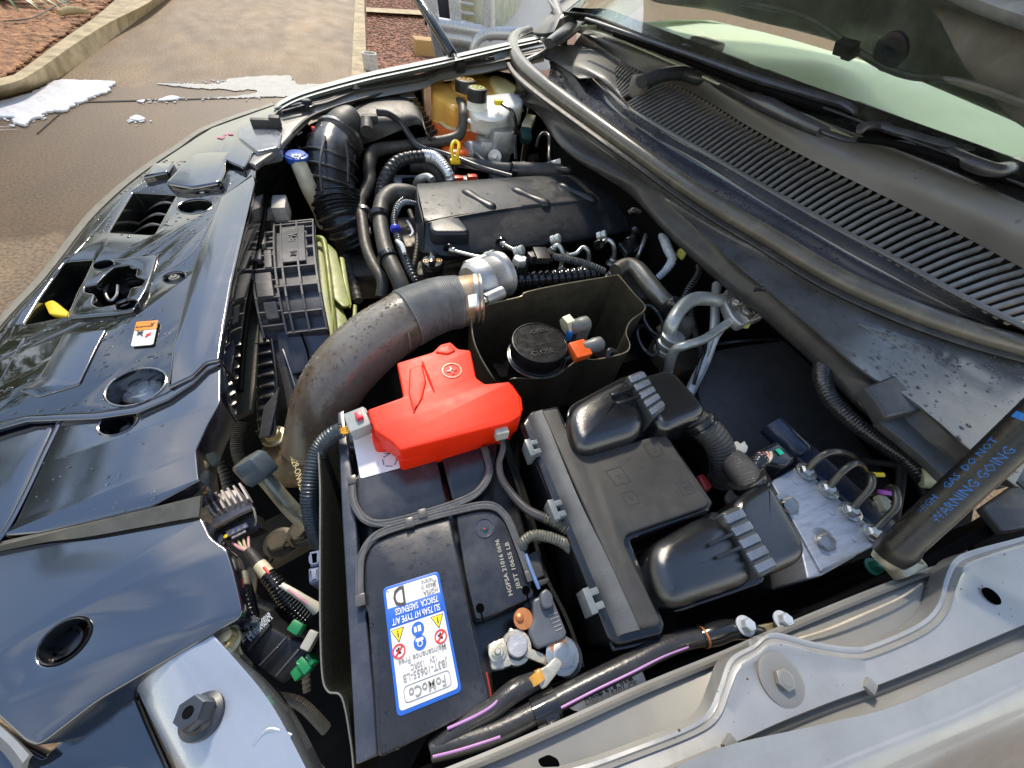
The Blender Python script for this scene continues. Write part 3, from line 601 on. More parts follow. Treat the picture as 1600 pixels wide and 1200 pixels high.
# sticker on the trim
t2 = thing('warning_sticker', 'small orange and white warning sticker on the black front trim', 'sticker', (227, 520, TH + .001))
st = [(215, 503), (249, 500), (243, 532), (236, 540), (204, 542)]
def lerp2(a, b, k): return (a[0] + (b[0] - a[0]) * k, a[1] + (b[1] - a[1]) * k)
TL_, TR_, BR_, BL_ = (213, 503), (247, 500), (239, 538), (204, 541)
g = G(); g.plate(at([TL_, TR_, BR_, BL_], TH + .0035), .001, .0002, r=.003); g.out('sticker_sheet', LABW, t2)
g = G(); g.plate(at([TL_, TR_, lerp2(TR_, BR_, .36), lerp2(TL_, BL_, .36)], TH + .0042), .0006, .0001, r=.001); g.out('orange_band', mat('orange ink', (.9, .28, .02), .4), t2)
g = G(); q = P(236, 506, TH + .0046); ex, ey = W2((213, 503, TH), (247, 500, TH)).normalized(), W2((204, 541, TH), (213, 503, TH)).normalized()
g.text('A', P(238, 506, TH + .0044), -ex, -ey, .007); g.text('WARNING', P(226, 510, TH + .0044), -ex, -ey, .0038)
g.lathe(P(219, 520, TH + .0044), [(.0032, 0), (.0032, .0002)], AZ, 5); g.bar(P(213, 524, TH + .0046), P(224, 516, TH + .0046), .0012, .0002); g.bar(P(214, 516, TH + .0046), P(223, 525, TH + .0046), .0012, .0002); g.out('symbol', INK, t2)
g = G(); g.lathe(P(231, 523, TH + .0044), [(.0035, 0), (.0035, .0002)], AZ, 3); g.bar(P(226, 527, TH + .0046), P(236, 519, TH + .0046), .0016, .0002); g.out('symbol', REDI, t2)
g = G(); g.text('R-76', P(352, 212, TH + .001), W2((338, 219, TH), (368, 207, TH)), AY, .02); tag(g.out('chalk_mark', mat('pink chalk', (.75, .2, .35), .8)), 'handwritten pink mark near the far end of the front trim', 'marking')
# silver front end below the trim edge
g = G(); off = [(-8, -4), (-16, -2)]
row0 = [(430, 163), (330, 199), (280, 231), (235, 261), (196, 291), (155, 329), (125, 364), (95, 404), (62, 444), (30, 477), (0, 511), (-60, 590), (-90, 660)]
g.loft([[(u - 1, v, TH - .01) for u, v in row0], [(u - 5, v - 3, TH - .012) for u, v in row0], [(u - 11 + max(0, (u - 150) * .03), v - 4, TH - .025) for u, v in row0], [(u - 11 + max(0, (u - 150) * .03), v - 4, TH - .3) for u, v in row0]], 60); g.solid(.004)
tag(g.out('grille_surround', mat('dirty silver grille', (.24, .225, .19), .5, metal=.3, dirt=(.07, .055, .04), dirt_amt=.85, dscale=40)), 'dirty silver grille surround along the front edge of the trim', 'grille')
g = G(); g.plate([(-70, 1090, 0), (-20, 1128, 0), (60, 1184, 0), (66, 1176, 0), (150, 1112, -.02), (212, 1076, -.03), (236, 1130, -.04), (270, 1215, -.04), (60, 1290, -.02), (-80, 1250, 0)], .02, .003, r=.006)
hl = g.out('headlamp_cover', mat('headlamp cover', (.012, .018, .03), .08, ior=2.3, dirt=(.05, .06, .07), dirt_amt=.3)); tag(hl, 'glossy dark headlamp cover below the tip of the front trim', 'headlamp')
g = G(); g.loft([[(-80, 1075, .012), (-20, 1118, .012), (20, 1152, .012), (46, 1180, .012)], [(-88, 1085, .012), (-28, 1128, .012), (12, 1162, .012), (36, 1192, .012)], [(-92, 1100, 0), (-32, 1145, 0), (8, 1180, 0), (30, 1215, 0)]], 20); g.solid(.003); tag(g.out('bumper_corner', SILV), 'silver body edge curling under the near tip of the front trim', 'bumper')
# white upper support at the far end of the trim
t2 = thing('radiator_support_corner', 'pale painted corner of the radiator support at the far end of the front trim', 'support', (430, 220, .04))
g = G(); g.plate([(374, 197, .038), (430, 178, .042), (478, 168, .046), (500, 164, .05), (478, 186, .045), (456, 208, .042), (430, 236, .04), (398, 258, .038), (384, 252, .038), (400, 232, .038), (372, 214, .038)], .012, .003, r=.006); g.out('support_plate', SILVD, t2)
g = G(); g.plate(at([(370, 199), (434, 200), (441, 208), (436, 230), (400, 238), (372, 216)], .046), .03, .006, r=.008, res=3); g.out('support_box', mat('wet grey cover', (.12, .13, .15), .2, ior=1.8), t2)
g = G(); g.box((414, 193, .052), .028, .008, .01, AX, AY, .003); g.box((430, 190, .055), .012, .012, .012, AX, AY, .005); g.out('rubber_stop', BLKM, t2)
g = G(); g.tube([(430, 170, .055, 3), (470, 162, .06, 4), (486, 158, .062, 3)], n=8, flat=.5); g.tube([(440, 176, .055, 3), (476, 166, .06, 3)], n=8); g.bolt((480, 165, .058), .012); g.out('striker_plate', BLKG, t2)
# weather seal along the bay edge
g = G(); g.tube([(404, 262, .03, 2.2), (430, 236, .035, 2.4), (458, 206, .04, 2.4), (480, 186, .045, 2.6), (510, 172, .05, 2.4), (545, 160, .055, 2), (600, 146, .06, 2), (662, 134, .062, 1.8)], n=8); tag(g.out('weatherstrip', RUB), 'thin black weatherstrip from the front trim along the far wing rail', 'seal')
# lower radiator top strip and lip seen beside the trim
g = G(); g.plate([(405, 500, -.07), (398, 600, -.07), (392, 640, -.07), (360, 655, -.07), (366, 610, -.07), (378, 500, -.07), (404, 300, -.07), (424, 300, -.07)], .01, .001); tag(g.out('radiator_strip', mat('dusty olive black', (.05, .05, .035), .6, dirt=(.12, .1, .06), dirt_amt=.5)), 'dusty dark radiator top strip between front trim and fan shroud', 'radiator')
# ================================================================ FENDER SUPPORT near front
t2 = thing('fender_support_bracket', 'silver fender support bracket with a large black hex bump stop', 'bracket', (340, 1110, 0))
g = G(); g.loft([[(208, 1064, -.02), (240, 1130, -.02), (290, 1230, -.02)], [(212, 1060, .0), (248, 1130, .0), (300, 1230, .0)], [(262, 1028, .012), (312, 1100, .008), (372, 1230, .008)], [(318, 998, .012), (400, 1100, .008), (470, 1230, .01)], [(335, 988, .002), (425, 1090, .0), (500, 1230, .0)], [(350, 990, -.09), (445, 1090, -.09), (520, 1230, -.09)]], 20, 3); g.solid(.003)
br = g.out('bracket_panel', mat('bright silver paint', (.4, .44, .5), .25, metal=.5, coat=.7, var=.05, nscale=8), t2)
g = G(); r_ = 22 * pm(312, 1112, .02); ax = Vector((-.12, .1, 1)).normalized()
g.lathe(P(316, 1118, .008), [(r_ * 1.5, -.002), (r_ * 1.45, .002), (r_ * 1.1, .0035), (r_ * .95, .008)], ax, 28); g.lathe(P(314, 1114, .014), [(r_, 0), (r_, .012), (r_ * .93, .0145), (0, .0146)], ax, 6, .3); g.out('hex_bump_stop', mat('blue black rubber', (.03, .035, .045), .35, coat=.3), t2)
g = G(); g.lathe(P(314, 1114, .014) + ax * .0144, [(r_ * .36, .0006), (r_ * .33, .001), (r_ * .3, .0006)], ax, 24, cap=False); g.lathe(P(314, 1114, .014) + ax * .0144, [(r_ * .31, 0), (r_ * .31, .0005)], ax, 24); g.out('socket', DARK, t2)
g = G(); g.tube([(395, 1165, .009, 3), (420, 1140, .009, 3), (455, 1150, .008, 3)], n=8, flat=.4); g.out('pressed_bead', mat('bright silver paint', (.6, .64, .7), .22), t2)
# ================================================================ NEAR FENDER
t2 = thing('near_fender', 'silver near fender with its stepped inner rail, running along the bottom right', 'fender', (1200, 1080, .05))
rows = [
 [(640, 1228, .02), (777, 1174, .02), (887, 1126, .02), (1009, 1071, .02), (1131, 1021, .022), (1211, 985, .025), (1341, 932, .03), (1449, 891, .035), (1560, 858, .04), (1680, 810, .05)],
 [(640, 1234, .024), (777, 1180, .024), (887, 1132, .024), (1009, 1077, .024), (1131, 1027, .026), (1211, 991, .029), (1341, 938, .034), (1449, 896, .039), (1560, 864, .044), (1680, 816, .054)],
 [(660, 1275, -.02), (800, 1222, -.02), (902, 1190, -.02), (987, 1164, -.02), (1080, 1127, -.02), (1108, 1104, -.01), (1135, 1060, .01), (1180, 1005, .03), (1208, 990, .03), (1273, 1005, .01), (1330, 1010, .005), (1364, 1004, .005), (1438, 970, .015), (1466, 940, .025), (1477, 902, .035), (1517, 862, .05), (1680, 810, .06)],
 [(660, 1268, .045), (720, 1190, .045), (800, 1186, .045), (850, 1200, .046), (902, 1197, .047), (987, 1169, .048), (1080, 1132, .05), (1108, 1109, .05), (1125, 1070, .05), (1142, 1027, .05), (1180, 1007, .05), (1208, 987, .052), (1273, 1003, .053), (1330, 1011, .054), (1364, 1006, .055), (1438, 973, .056), (1466, 942, .057), (1477, 902, .058), (1491, 874, .059), (1517, 860, .06), (1600, 838, .065), (1680, 815, .07)]]
# inner face
g = G(); g.loft([rows[0], rows[1]], 60)
g.solid(.003); g.out('inner_lip', SILVD, t2)
inner_top = [(560, 1262, .02), (640, 1231, .02), (777, 1176, .02), (887, 1128, .02), (1009, 1073, .02), (1131, 1023, .022), (1211, 988, .025), (1341, 934, .03), (1449, 893, .035), (1560, 860, .04), (1680, 812, .05)]
bead = [(560, 1300, .03), (660, 1262, .04), (720, 1232, .045), (780, 1222, .046), (850, 1220, .047), (915, 1210, .048), (987, 1184, .049), (1085, 1145, .05), (1120, 1118, .051), (1136, 1075, .051), (1150, 1040, .051), (1180, 1020, .052), (1208, 1002, .053), (1270, 1016, .054), (1330, 1026, .055), (1368, 1020, .056), (1446, 985, .057), (1478, 952, .058), (1490, 912, .059), (1502, 887, .06), (1526, 873, .061), (1600, 850, .065), (1680, 826, .07)]
lipE = [(560, 1290, .03), (650, 1250, .04), (712, 1218, .044), (780, 1206, .045), (850, 1206, .046), (905, 1197, .047), (987, 1169, .048), (1080, 1132, .05), (1108, 1108, .05), (1124, 1070, .05), (1141, 1028, .05), (1178, 1007, .051), (1208, 988, .052), (1272, 1003, .053), (1330, 1011, .054), (1364, 1006, .055), (1437, 973, .056), (1466, 942, .057), (1477, 902, .058), (1491, 874, .059), (1518, 860, .06), (1600, 838, .065), (1680, 815, .07)]
groove0 = [(700, 1340, .05), (900, 1262, .052), (1040, 1205, .054), (1160, 1155, .055), (1217, 1129, .056), (1302, 1095, .057), (1372, 1070, .058), (1472, 1030, .06), (1600, 976, .063), (1680, 945, .065)]
def sh(r, du, dv, dh): return [(u + du, v + dv, h + dh) for u, v, h in r]
g = G()
lo_ = [(p.x, p.y, p.z) for p in []]
LE = resample(cat([tuple(V(p)) for p in lipE], 8), 150)
IT = resample(cat([tuple(V(p)) for p in inner_top], 8), 150)
B0 = resample(cat([tuple(V(p)) for p in bead], 8), 150)
G0 = resample(cat([tuple(V(p)) for p in groove0], 8), 150)
# recess wall: from lip down to a shelf, then up to the inner flange
def near(src, q): return min(src, key=lambda p: (p - q).length)
down = [p - AZ * .018 + Vector((0, -.001, 0)) for p in LE]
g.grid([[p - AZ * .018 for p in LE], LE, [p.lerp(q, .45) + AZ * .0004 for p, q in zip(LE, B0)], [p.lerp(q, .7) - AZ * .0012 for p, q in zip(LE, B0)], [p + AZ * .0012 for p in B0], [p.lerp(q, .06) + AZ * .0022 for p, q in zip(B0, G0)], [p.lerp(q, .14) for p, q in zip(B0, G0)], [p.lerp(q, .5) for p, q in zip(B0, G0)], [p.lerp(q, .93) for p, q in zip(B0, G0)], G0])
g.solid(.002); rail = g.out('rail_top', SILV, t2, angle=60)
g = G(); g.loft([inner_top, [(u, v + 2, h - .004) for u, v, h in inner_top], [(560, 1330, -.0), (720, 1262, .018), (915, 1225, .022), (1050, 1175, .028), (1130, 1120, .032), (1200, 1030, .036), (1330, 1036, .04), (1440, 1000, .042), (1490, 930, .045), (1540, 885, .05), (1680, 835, .055)]], 60); g.solid(.003); g.out('inner_face', SILVD, t2)
DD = [(700, 1392, .055), (900, 1305, .057), (1040, 1242, .058), (1160, 1186, .06), (1302, 1140, .061), (1415, 1104, .062), (1600, 1024, .065), (1680, 985, .067)]
EE = [(760, 1450, .055), (960, 1352, .057), (1130, 1278, .058), (1316, 1197, .06), (1415, 1157, .061), (1500, 1123, .062), (1600, 1075, .064), (1680, 1040, .066)]
FF = [(1000, 1450, .03), (1150, 1370, .03), (1300, 1290, .032), (1430, 1222, .034), (1528, 1172, .036), (1600, 1140, .038), (1700, 1095, .04)]
g = G(); gl = sh(groove0, 0, 3, -.008); gm = sh(groove0, 3, 10, -.006); gn = sh(groove0, 4, 16, -.009)
g.loft([groove0, sh(groove0, 0, 2, -.004), gl, gm, gn, sh(groove0, 5, 22, -.007), [(u, v - 3, h - .008) for u, v, h in DD]], 60); g.solid(.002); g.out('drain_channel', SILVD, t2, angle=60)
g = G(); g.loft([[(u, v - 3, h - .01) for u, v, h in DD], DD, [(u, v + 4, h + .001) for u, v, h in DD], [(u, v - 16, h) for u, v, h in EE], EE, [((a[0] + b[0]) / 2, (a[1] + b[1]) / 2 - 4, (a[2] + b[2]) / 2 + .006) for a, b in zip(resample([tuple(x) for x in EE], 12), resample([tuple(x) for x in FF], 12))], FF, [(u + 30, v + 60, h - .09) for u, v, h in FF]], 60, 4); g.solid(.002); g.out('outer_skin', SILV, t2, angle=60)
g = G(); c = P(1220, 1062, .0545); g.lathe(c, [(.0185, 0), (.0185, .0012), (.015, .0022), (.009, .0016), (.008, .0018)], AZ, 32); g.bolt(c + AZ * .0015, .0078, .004, washer=False); g.out('mounting_bolt', SILVD, t2)
for (u, v) in ((1358, 1072), (1140, 1162)):
    g = G(); g.box(P(u, v, .0575), .005, .004, .003, AX + AY * .4, AY, .0015); g.out('pressed_tab', SILVD, t2)
HOLE = mat('void', (.002, .002, .002), .9, spec=0)
g = G(); g.plate(circ(1551, 931, .0635, 12), .002, .0005); g.out('drain_hole', HOLE, t2); g = G(); g.plate([(840, 1187, .0475), (858, 1179, .0475), (872, 1186, .0475), (876, 1198, .0475), (846, 1199, .0475)], .002, .0005, r=.002); g.out('drain_hole', HOLE, t2)
g = G(); g.plate([(1286, 1176, .062), (1294, 1168, .062), (1302, 1172, .062), (1302, 1186, .062), (1290, 1190, .062)], .001, .0004, r=.003); g.out('blister', SILVD, t2)
g = G(); g.tube([(1240, 1000, .034, 1.6), (1290, 985, .037, 2), (1345, 962, .04, 2), (1405, 935, .042, 1.6), (1440, 912, .044, 1.4)], n=8); g.tube([(1195, 1012, .034, 1.6), (1240, 1000, .034, 1.6)], n=8); g.out('sealer_bead', mat('sealer', (.42, .37, .28), .5), t2)
# ================================================================ FAR FENDER
t2 = thing('far_fender', 'pale silver far fender with ribbed gutter and inner rail', 'fender', (620, 130, .08))
def frow(pts): return pts
O = [(428, 166, .04), (440, 156, .055), (479, 139, .065), (567, 115, .085), (647, 98, .11), (700, 87, .13), (792, 66, .17), (850, 54, .19)]
g = G()
def off_(r, dv, dh, du=0): return [(u + du, v + dv * (1 - .35 * i / (len(r) - 1)), h + dh) for i, (u, v, h) in enumerate(r)]
g.loft([off_(O, -.5, -.15), off_(O, -.6, -.02), O, off_(O, 2, .004), off_(O, 7, .004), off_(O, 8.5, -.001), off_(O, 11, -.001), off_(O, 12, .003), off_(O, 14.5, .003), off_(O, 16, -.004), off_(O, 20, -.006), off_(O, 23, -.016)], 60); g.solid(.003); g.out('outer_skin', mat('pale green silver', (.42, .46, .45), .36, metal=.3, coat=.4, nscale=8, var=.08), t2, angle=25)
I0 = [(487, 161, .055), (513, 155, .058), (553, 140, .064), (600, 132, .07), (660, 121, .085), (690, 108, .1), (753, 98, .13), (800, 88, .155), (850, 78, .18)]
g = G(); g.loft([off_(I0, -6, -.012), off_(I0, -4, -.004), off_(I0, 0, 0), off_(I0, 4, .001), off_(I0, 6, -.004), off_(I0, 9, -.004), off_(I0, 12, -.006), off_(I0, 19, -.012), off_(I0, 22, -.03), off_(I0, 26, -.12)], 60); g.solid(.003); g.out('inner_rail', SILVD, t2, angle=25)
g = G(); g.tube([(u, v + 1, h + .003, 1.6) for u, v, h in I0], n=8); g.out('panel_gap_seal', RUB, t2)
for u, v, h in ((556, 137, .07), (640, 117, .085), (700, 104, .105), (760, 92, .135)):
    g = G(); g.bolt((u, v, h + .004), .008); g.out('fender_bolt', SILVD, t2)
g = G(); g.plate([(768, 84, .16), (800, 76, .17), (800, 84, .15), (776, 94, .14)], .02, .004, r=.006); g.out('hinge_cover', mat('grey green plastic', (.16, .2, .2), .5), t2)
DEB = mat('fine dirt', (.12, .08, .045), .9, var=.6, nscale=60)
drops(rail, 40, .0004, .0012, name='dirt_specks', flat=.5, m_=DEB)
# ================================================================ STRUTS
t2 = thing('gas_strut', 'slim black gas strut rising from the pale bracket on the far fender', 'strut', (718, 105, .12))
g = G(); q = [(718, 104, .125), (708, 82, .145), (700, 68, .155)]
a, b = P(718, 102, .125), P(640, -22, .25); d = (b - a).normalized(); L_ = (b - a).length
g.tube([(*a, .008), (*(a + d * L_ * .12), .009), (*(a + d * L_ * .25), .0125)], n=14, world=True); g.box(a, .014, .014, .014, d, AZ, .003); g.out('strut_end', BLK, t2)
g = G(); g.lathe(a + d * L_ * .12, [(.0125, 0), (.0145, .004), (.0145, L_ * 1.0), (.01, L_ * 1.0 + .01)], d, 20); g.out('strut_tube', BLKG, t2)
g = G(); e1 = P(690, 128, .07)
g.plate([(690, 130, .07), (698, 110, .1), (706, 98, .118), (716, 93, .126), (724, 96, .126), (727, 106, .12), (726, 122, .08)], .006, .001, r=.006); tag(g.out('strut_bracket', mat('cadmium plate', (.42, .4, .3), .4, metal=.6)), 'pale metal bracket holding the far gas strut on the wing rail', 'bracket')
t2 = thing('gas_strut', 'thick gas strut with blue printing rising at the right edge over the near fender', 'strut', (1400, 860, .06))
a = P(1402, 858, .055); b = P(1640, 634, .21); d = (b - a).normalized(); L_ = (b - a).length
STR = mat('strut black', (.007, .007, .007), .3, ior=1.5, dirt=(.1, .085, .06), dirt_amt=.2, dscale=18, bump=.2, bscale=200)
g = G(); g.lathe(a, [(.011, -.014), (.015, -.012), (.0165, -.004), (.017, .004), (.015, .012), (.0146, L_ * 1.3)], d, 40); st_o = g.out('strut_tube', STR, t2)
g = G(); g.lathe(a - d * .014, [(.011, -.006), (.0125, 0), (.0125, .003)], d, 24); g.out('strut_end', mat('cadmium plate', (.42, .4, .3), .4), t2)
# printing wrapped on the tube, facing the camera
cp_ = Vector((0, 0, Z0 + CH))
def on_tube(s_, ang, r_=.0149):
    c = a + d * s_; tocam = (cp_ - c); tocam = (tocam - tocam.dot(d) * d).normalized(); sd = d.cross(tocam)
    return c + (tocam * math.cos(ang) + sd * math.sin(ang)) * r_
BLUEP = mat('bright blue print', (.0, .12, .42), .5, dirt=(.02, .03, .05), dirt_amt=.6, dscale=300)
g = G()
TA = -.9
def wrap(body, s0, ang0, size, flip=1):
    """letters bent round the tube"""
    t_ = bpy.data.curves.new('t', 'FONT'); t_.body = body; t_.size = size; t_.resolution_u = 1; o_ = bpy.data.objects.new('t', t_); me = bpy.data.meshes.new_from_object(o_); bm = bmesh.new(); bm.from_mesh(me)
    for k in range(-3, 14): bmesh.ops.bisect_plane(bm, geom=list(bm.verts) + list(bm.edges) + list(bm.faces), plane_co=(0, size * k / 9, 0), plane_no=(0, 1, 0))
    bm.to_mesh(me); bm.free()
    g.add([on_tube(s0 + v.co.x, ang0 - v.co.y / .0149) for v in me.vertices], [tuple(p.vertices) for p in me.polygons]); bpy.data.objects.remove(o_); bpy.data.curves.remove(t_); bpy.data.meshes.remove(me)
wrap('WARNING', .046, .42, .0105); wrap('GOING', .1, .42, .0105); wrap('HIGH', .046, -.4, .009); wrap('GAS', .078, -.4, .009); wrap('DO NOT', .1, -.4, .009)
rows_ = []
for k in range(2):
    rows_.append([on_tube(.036 + k * .0022, TA + 1.6 * j / 10) for j in range(11)])
g.grid(rows_); g.grid([[on_tube(.041 + k * .002, TA + 1.6 * j / 10) for j in range(11)] for k in range(2)])
g.grid([[on_tube(.158 + k * .006, TA + 1.9 * j / 10) for j in range(11)] for k in range(2)])
g.out('printing', BLUEP, t2, recalc=False)
g = G(); g.box(P(1410, 880, .04), .018, .011, .008, AX, AY, .003); g.tube([(1424, 872, .045, 3), (1436, 874, .05, 3), (1440, 884, .045, 3), (1425, 892, .045, 3)], n=8); tag(g.out('strut_mount', mat('cadmium plate', (.42, .4, .3), .4)), 'small metal mount under the near gas strut on the fender rail', 'bracket')
# ================================================================ HOOD
t2 = thing('bonnet', 'raised bonnet seen from below, its dark dusty underside over the windscreen', 'bonnet', (1600, 100, .3))
e_px = [(990, -12, .312), (1030, 1, .322), (1100, 12, .333), (1160, 24, .34), (1240, 42, .338), (1314, 64, .332), (1396, 103, .326), (1500, 147, .32), (1600, 190, .315), (1720, 250, .31)]
e = [V(p) for p in e_px]; dr = Vector((-.5, 0, .866))
def hrow(k, lift=0): return [p + dr * k + Vector((.866, 0, .5)) * lift for p in e]
HOODM = mat('hood underside', (.1, .098, .085), .5, dirt=(.2, .19, .14), dirt_amt=.35, dscale=30, var=.4, nscale=14, bump=.6, bscale=60)
g = G(); g.loft([hrow(-.0, .012), hrow(0, 0), hrow(.012, -.004), hrow(.035, -.004), hrow(.05, .0), hrow(.075, .018), hrow(.095, .022), hrow(.12, .006), hrow(.16, .004), hrow(.24, .03), hrow(.3, .03), hrow(.36, .006), hrow(.5, .0), hrow(1.1, 0)], 50, 3); g.solid(.006); g.out('hood_underside', HOODM, t2, angle=70)
g = G(); g.loft([hrow(-.004, .02), hrow(-.006, .01), hrow(-.004, .002)], 50); g.solid(.004); g.out('hood_edge', SILVD, t2)
nrm = Vector((-.866, 0, -.5)) 
def HP(u, v, k=0):
    """point on the hood plane"""
    r = Vector((u - 800, v - 600, FPX)); w = Vector((r.dot(DX), r.dot(DY), r.dot(DZ))); o_ = Vector((0, 0, Z0 + CH)); 
    e8 = e[8]; tt = (e8 - o_).dot(nrm) / w.dot(nrm); return o_ + w * tt + nrm * k
g = G(); g.lathe(HP(1391, 82, .003), [(.034, -.006), (.034, .0), (.026, .004), (.014, .004), (.012, -.002), (0, -.002)], nrm, 28); g.out('rubber_plug', BLK, t2)
g = G(); g.box(HP(1330, 72, .012), .022, .012, .01, AY, dr, .003); g.box(HP(1340, 80, .016), .012, .006, .012, AY, dr, .003); g.out('edge_clip', BLK, t2)
g = G(); g.tube([(*HP(u, v, .004), .006) for u, v in ((1160, 5), (1260, 28), (1360, 92), (1420, 118), (1500, 126), (1600, 158), (1700, 200))], n=8, world=True); g.out('rib_seam', HOODM, t2)
g = G(); g.tube([(*HP(u, v, .0), .035) for u, v in ((1470, -30), (1540, 2), (1620, 30), (1700, 60))], n=12, world=True, flat=.4); g.out('hood_brace', mat('pale brace', (.3, .32, .33), .45), t2)
# ================================================================ COWL
t = thing('windscreen_cowl', 'black plastic cowl with a long row of grille slats below the windscreen', 'cowl', (1200, 250, .15))
COWL = mat('cowl plastic', (.11, .11, .105), .4, ior=1.5, dirt=(.2, .19, .16), dirt_amt=.4, dscale=9, bump=.2, bscale=500, nscale=6)
COWLD = mat('cowl wet trough sky tint', (.05, .055, .078), .2, ior=2.2, rvar=.1, nscale=8, bump=.1, bscale=60)  # blue of the reflected sky is mixed into the base colour
sealpx = [(826, 52, .168, 9), (806, 62, .162, 11), (803, 82, .157, 12), (815, 103, .152, 12), (845, 130, .148, 12), (893, 166, .144, 12), (945, 203, .142, 12.5), (1000, 242, .139, 13), (1100, 312, .133, 14), (1200, 372, .127, 15), (1300, 432, .121, 16), (1400, 478, .116, 16.5), (1500, 515, .112, 17), (1600, 543, .109, 18), (1700, 566, .105, 19)]
# slat base line (B) and tip line (T)
Bp = [(888, 84, .18), (924, 112, .178), (956, 142, .176), (982, 167, .174), (1014, 187, .172), (1058, 211, .169), (1102, 237, .167), (1176, 279, .1635), (1252, 322, .16), (1318, 358, .157), (1402, 405, .153), (1492, 453, .149), (1580, 500, .145)]
Tp = [(910, 52, .205), (955, 84, .203), (990, 106, .2), (1020, 118, .198), (1060, 134, .196), (1110, 160, .194), (1162, 193, .19), (1248, 240, .186), (1336, 284, .182), (1407, 319, .178), (1500, 366, .174), (1600, 420, .17), (1700, 470, .166)]
# trough between seal and slats
g = G(); sr = [(u + 4, v - 6, h - .006) for u, v, h, r in sealpx[4:]]
tr0 = [(855, 128, .145), (893, 160, .142), (945, 195, .139), (1000, 232, .136), (1100, 300, .13), (1200, 360, .124), (1300, 420, .118), (1400, 465, .113), (1500, 503, .109), (1600, 530, .106), (1700, 552, .102)]
edge = [(862, 92, .162), (905, 100, .168), (945, 135, .17), (975, 163, .1715), (1010, 186, .17), (1072, 222, .167), (1128, 254, .165), (1216, 305, .161), (1308, 357, .157), (1405, 408, .153), (1498, 460, .149), (1600, 510, .145), (1700, 557, .141)]
mid = [(860, 108, .142), (905, 132, .142), (955, 172, .14), (1000, 205, .138), (1085, 262, .132), (1180, 318, .127), (1280, 376, .122), (1380, 430, .117), (1490, 482, .112), (1600, 525, .106), (1700, 560, .1)]
g.loft([tr0, mid, [(u - 4, v + 3, h - .01) for u, v, h in edge]], 60, 6); g.solid(.002); trough = g.out('trough', COWLD, t, angle=60)
g = G(); g.tube([(u, v, h, 4.2 + i * .35) for i, (u, v, h) in enumerate(edge)], n=10, flat=.5); g.out('trough_edge', COWL, t)
# panel above the tips
top = [(870, 44, .222), (925, 54, .228), (1000, 78, .236), (1090, 112, .238), (1170, 142, .238), (1260, 176, .238), (1340, 206, .238), (1430, 244, .238), (1520, 282, .237), (1600, 318, .236), (1700, 364, .234)]
g = G(); FADELIT = mat('faded sunlit cowl plastic', (.16, .158, .15), .4, dirt=(.14, .135, .12), dirt_amt=.5, dscale=5, nscale=5, bump=.2, bscale=500)  # paler than the other cowl plastic, sunlight on the panel is in the colour
g.loft([[(u, v, h - .001) for u, v, h in Tp], [((a[0] + b[0]) / 2, (a[1] + b[1]) / 2 - 3, (a[2] + b[2]) / 2 + .006) for a, b in zip(resample([tuple(x) for x in Tp], 14), resample([tuple(x) for x in top], 14))], top, [(u + 3, v - 8, h - .004) for u, v, h in top]], 60, 6); g.solid(.003); up = g.out('upper_panel', FADELIT, t, angle=60)
# sheet under the slats, shade of the gaps put into its colour
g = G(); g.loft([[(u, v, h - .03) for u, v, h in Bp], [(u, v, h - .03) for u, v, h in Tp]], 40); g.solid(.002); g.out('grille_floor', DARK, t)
TT = cat([tuple(V(p)) for p in Tp], 12); BB = cat([tuple(V(p)) for p in Bp], 12)
n_ = 96; TT = resample(TT, n_); BB = resample(BB, n_)
SL = mat('slat plastic', (.15, .15, .148), .4, dirt=(.25, .24, .2), dirt_amt=.3)
for i in range(n_):
    if 33 <= i <= 34: continue
    a, b = BB[i], TT[i]; 
    if i < n_ - 1: sp = (TT[i + 1] - TT[i]).length
    w = sp * .36; ax_ = (TT[min(i + 1, n_ - 1)] - TT[max(i - 1, 0)]).normalized(); m1 = a.lerp(b, .5) + AZ * .004
    up_ = AZ * .008; sect = []
    vs_ = []
    for p in (a, m1, b):
        vs_ += [p - ax_ * w / 2, p + ax_ * w / 2, p + ax_ * w / 2 - up_, p - ax_ * w / 2 - up_]
    fs = []
    for j in (0, 4):
        for k in range(4): fs.append((j + k, j + (k + 1) % 4, j + 4 + (k + 1) % 4, j + 4 + k))
    fs += [(3, 2, 1, 0), (8, 9, 10, 11)]
    G().add(vs_, fs).out('slat', SL, t, recalc=False)
drops(up, 260, .001, .003, flat=.4); drops(up, 120, .0006, .0018, name='dirt_specks', m_=mat('fine dirt', (.12, .08, .045), .9))
# second, lower little grille and its hump near the far end
g = G(); g.loft([[(840, 84, .16), (880, 70, .19), (930, 74, .2), (975, 88, .198)], [(862, 94, .165), (905, 92, .19), (940, 92, .198), (962, 104, .196)], [(884, 108, .166), (915, 108, .186), (940, 116, .19), (966, 140, .186)], [(905, 122, .166), (930, 122, .178), (950, 134, .18), (985, 168, .178)]], 16, 4); g.solid(.003); g.out('hump', COWL, t)
a0 = resample([V((846, 88, .156)), V((868, 98, .154)), V((892, 130, .15)), V((904, 150, .147))], 20); b0 = resample([V((862, 92, .162)), V((884, 104, .16)), V((905, 132, .157)), V((918, 150, .154))], 20)
g = G()
for a, b in zip(a0, b0): g.bar(a, b + AZ * .0, .0035, .006)
o = g.out('small_grille_slats', SL, t); o['kind'] = 'stuff'
g = G(); g.box((986, 196, .155), .001, .02, .006, AX, AY); g.out('trough_step', COWL, t)
drops(trough, 620, .0016, .0044, flat=.8, region=lambda p: p.y > .36)
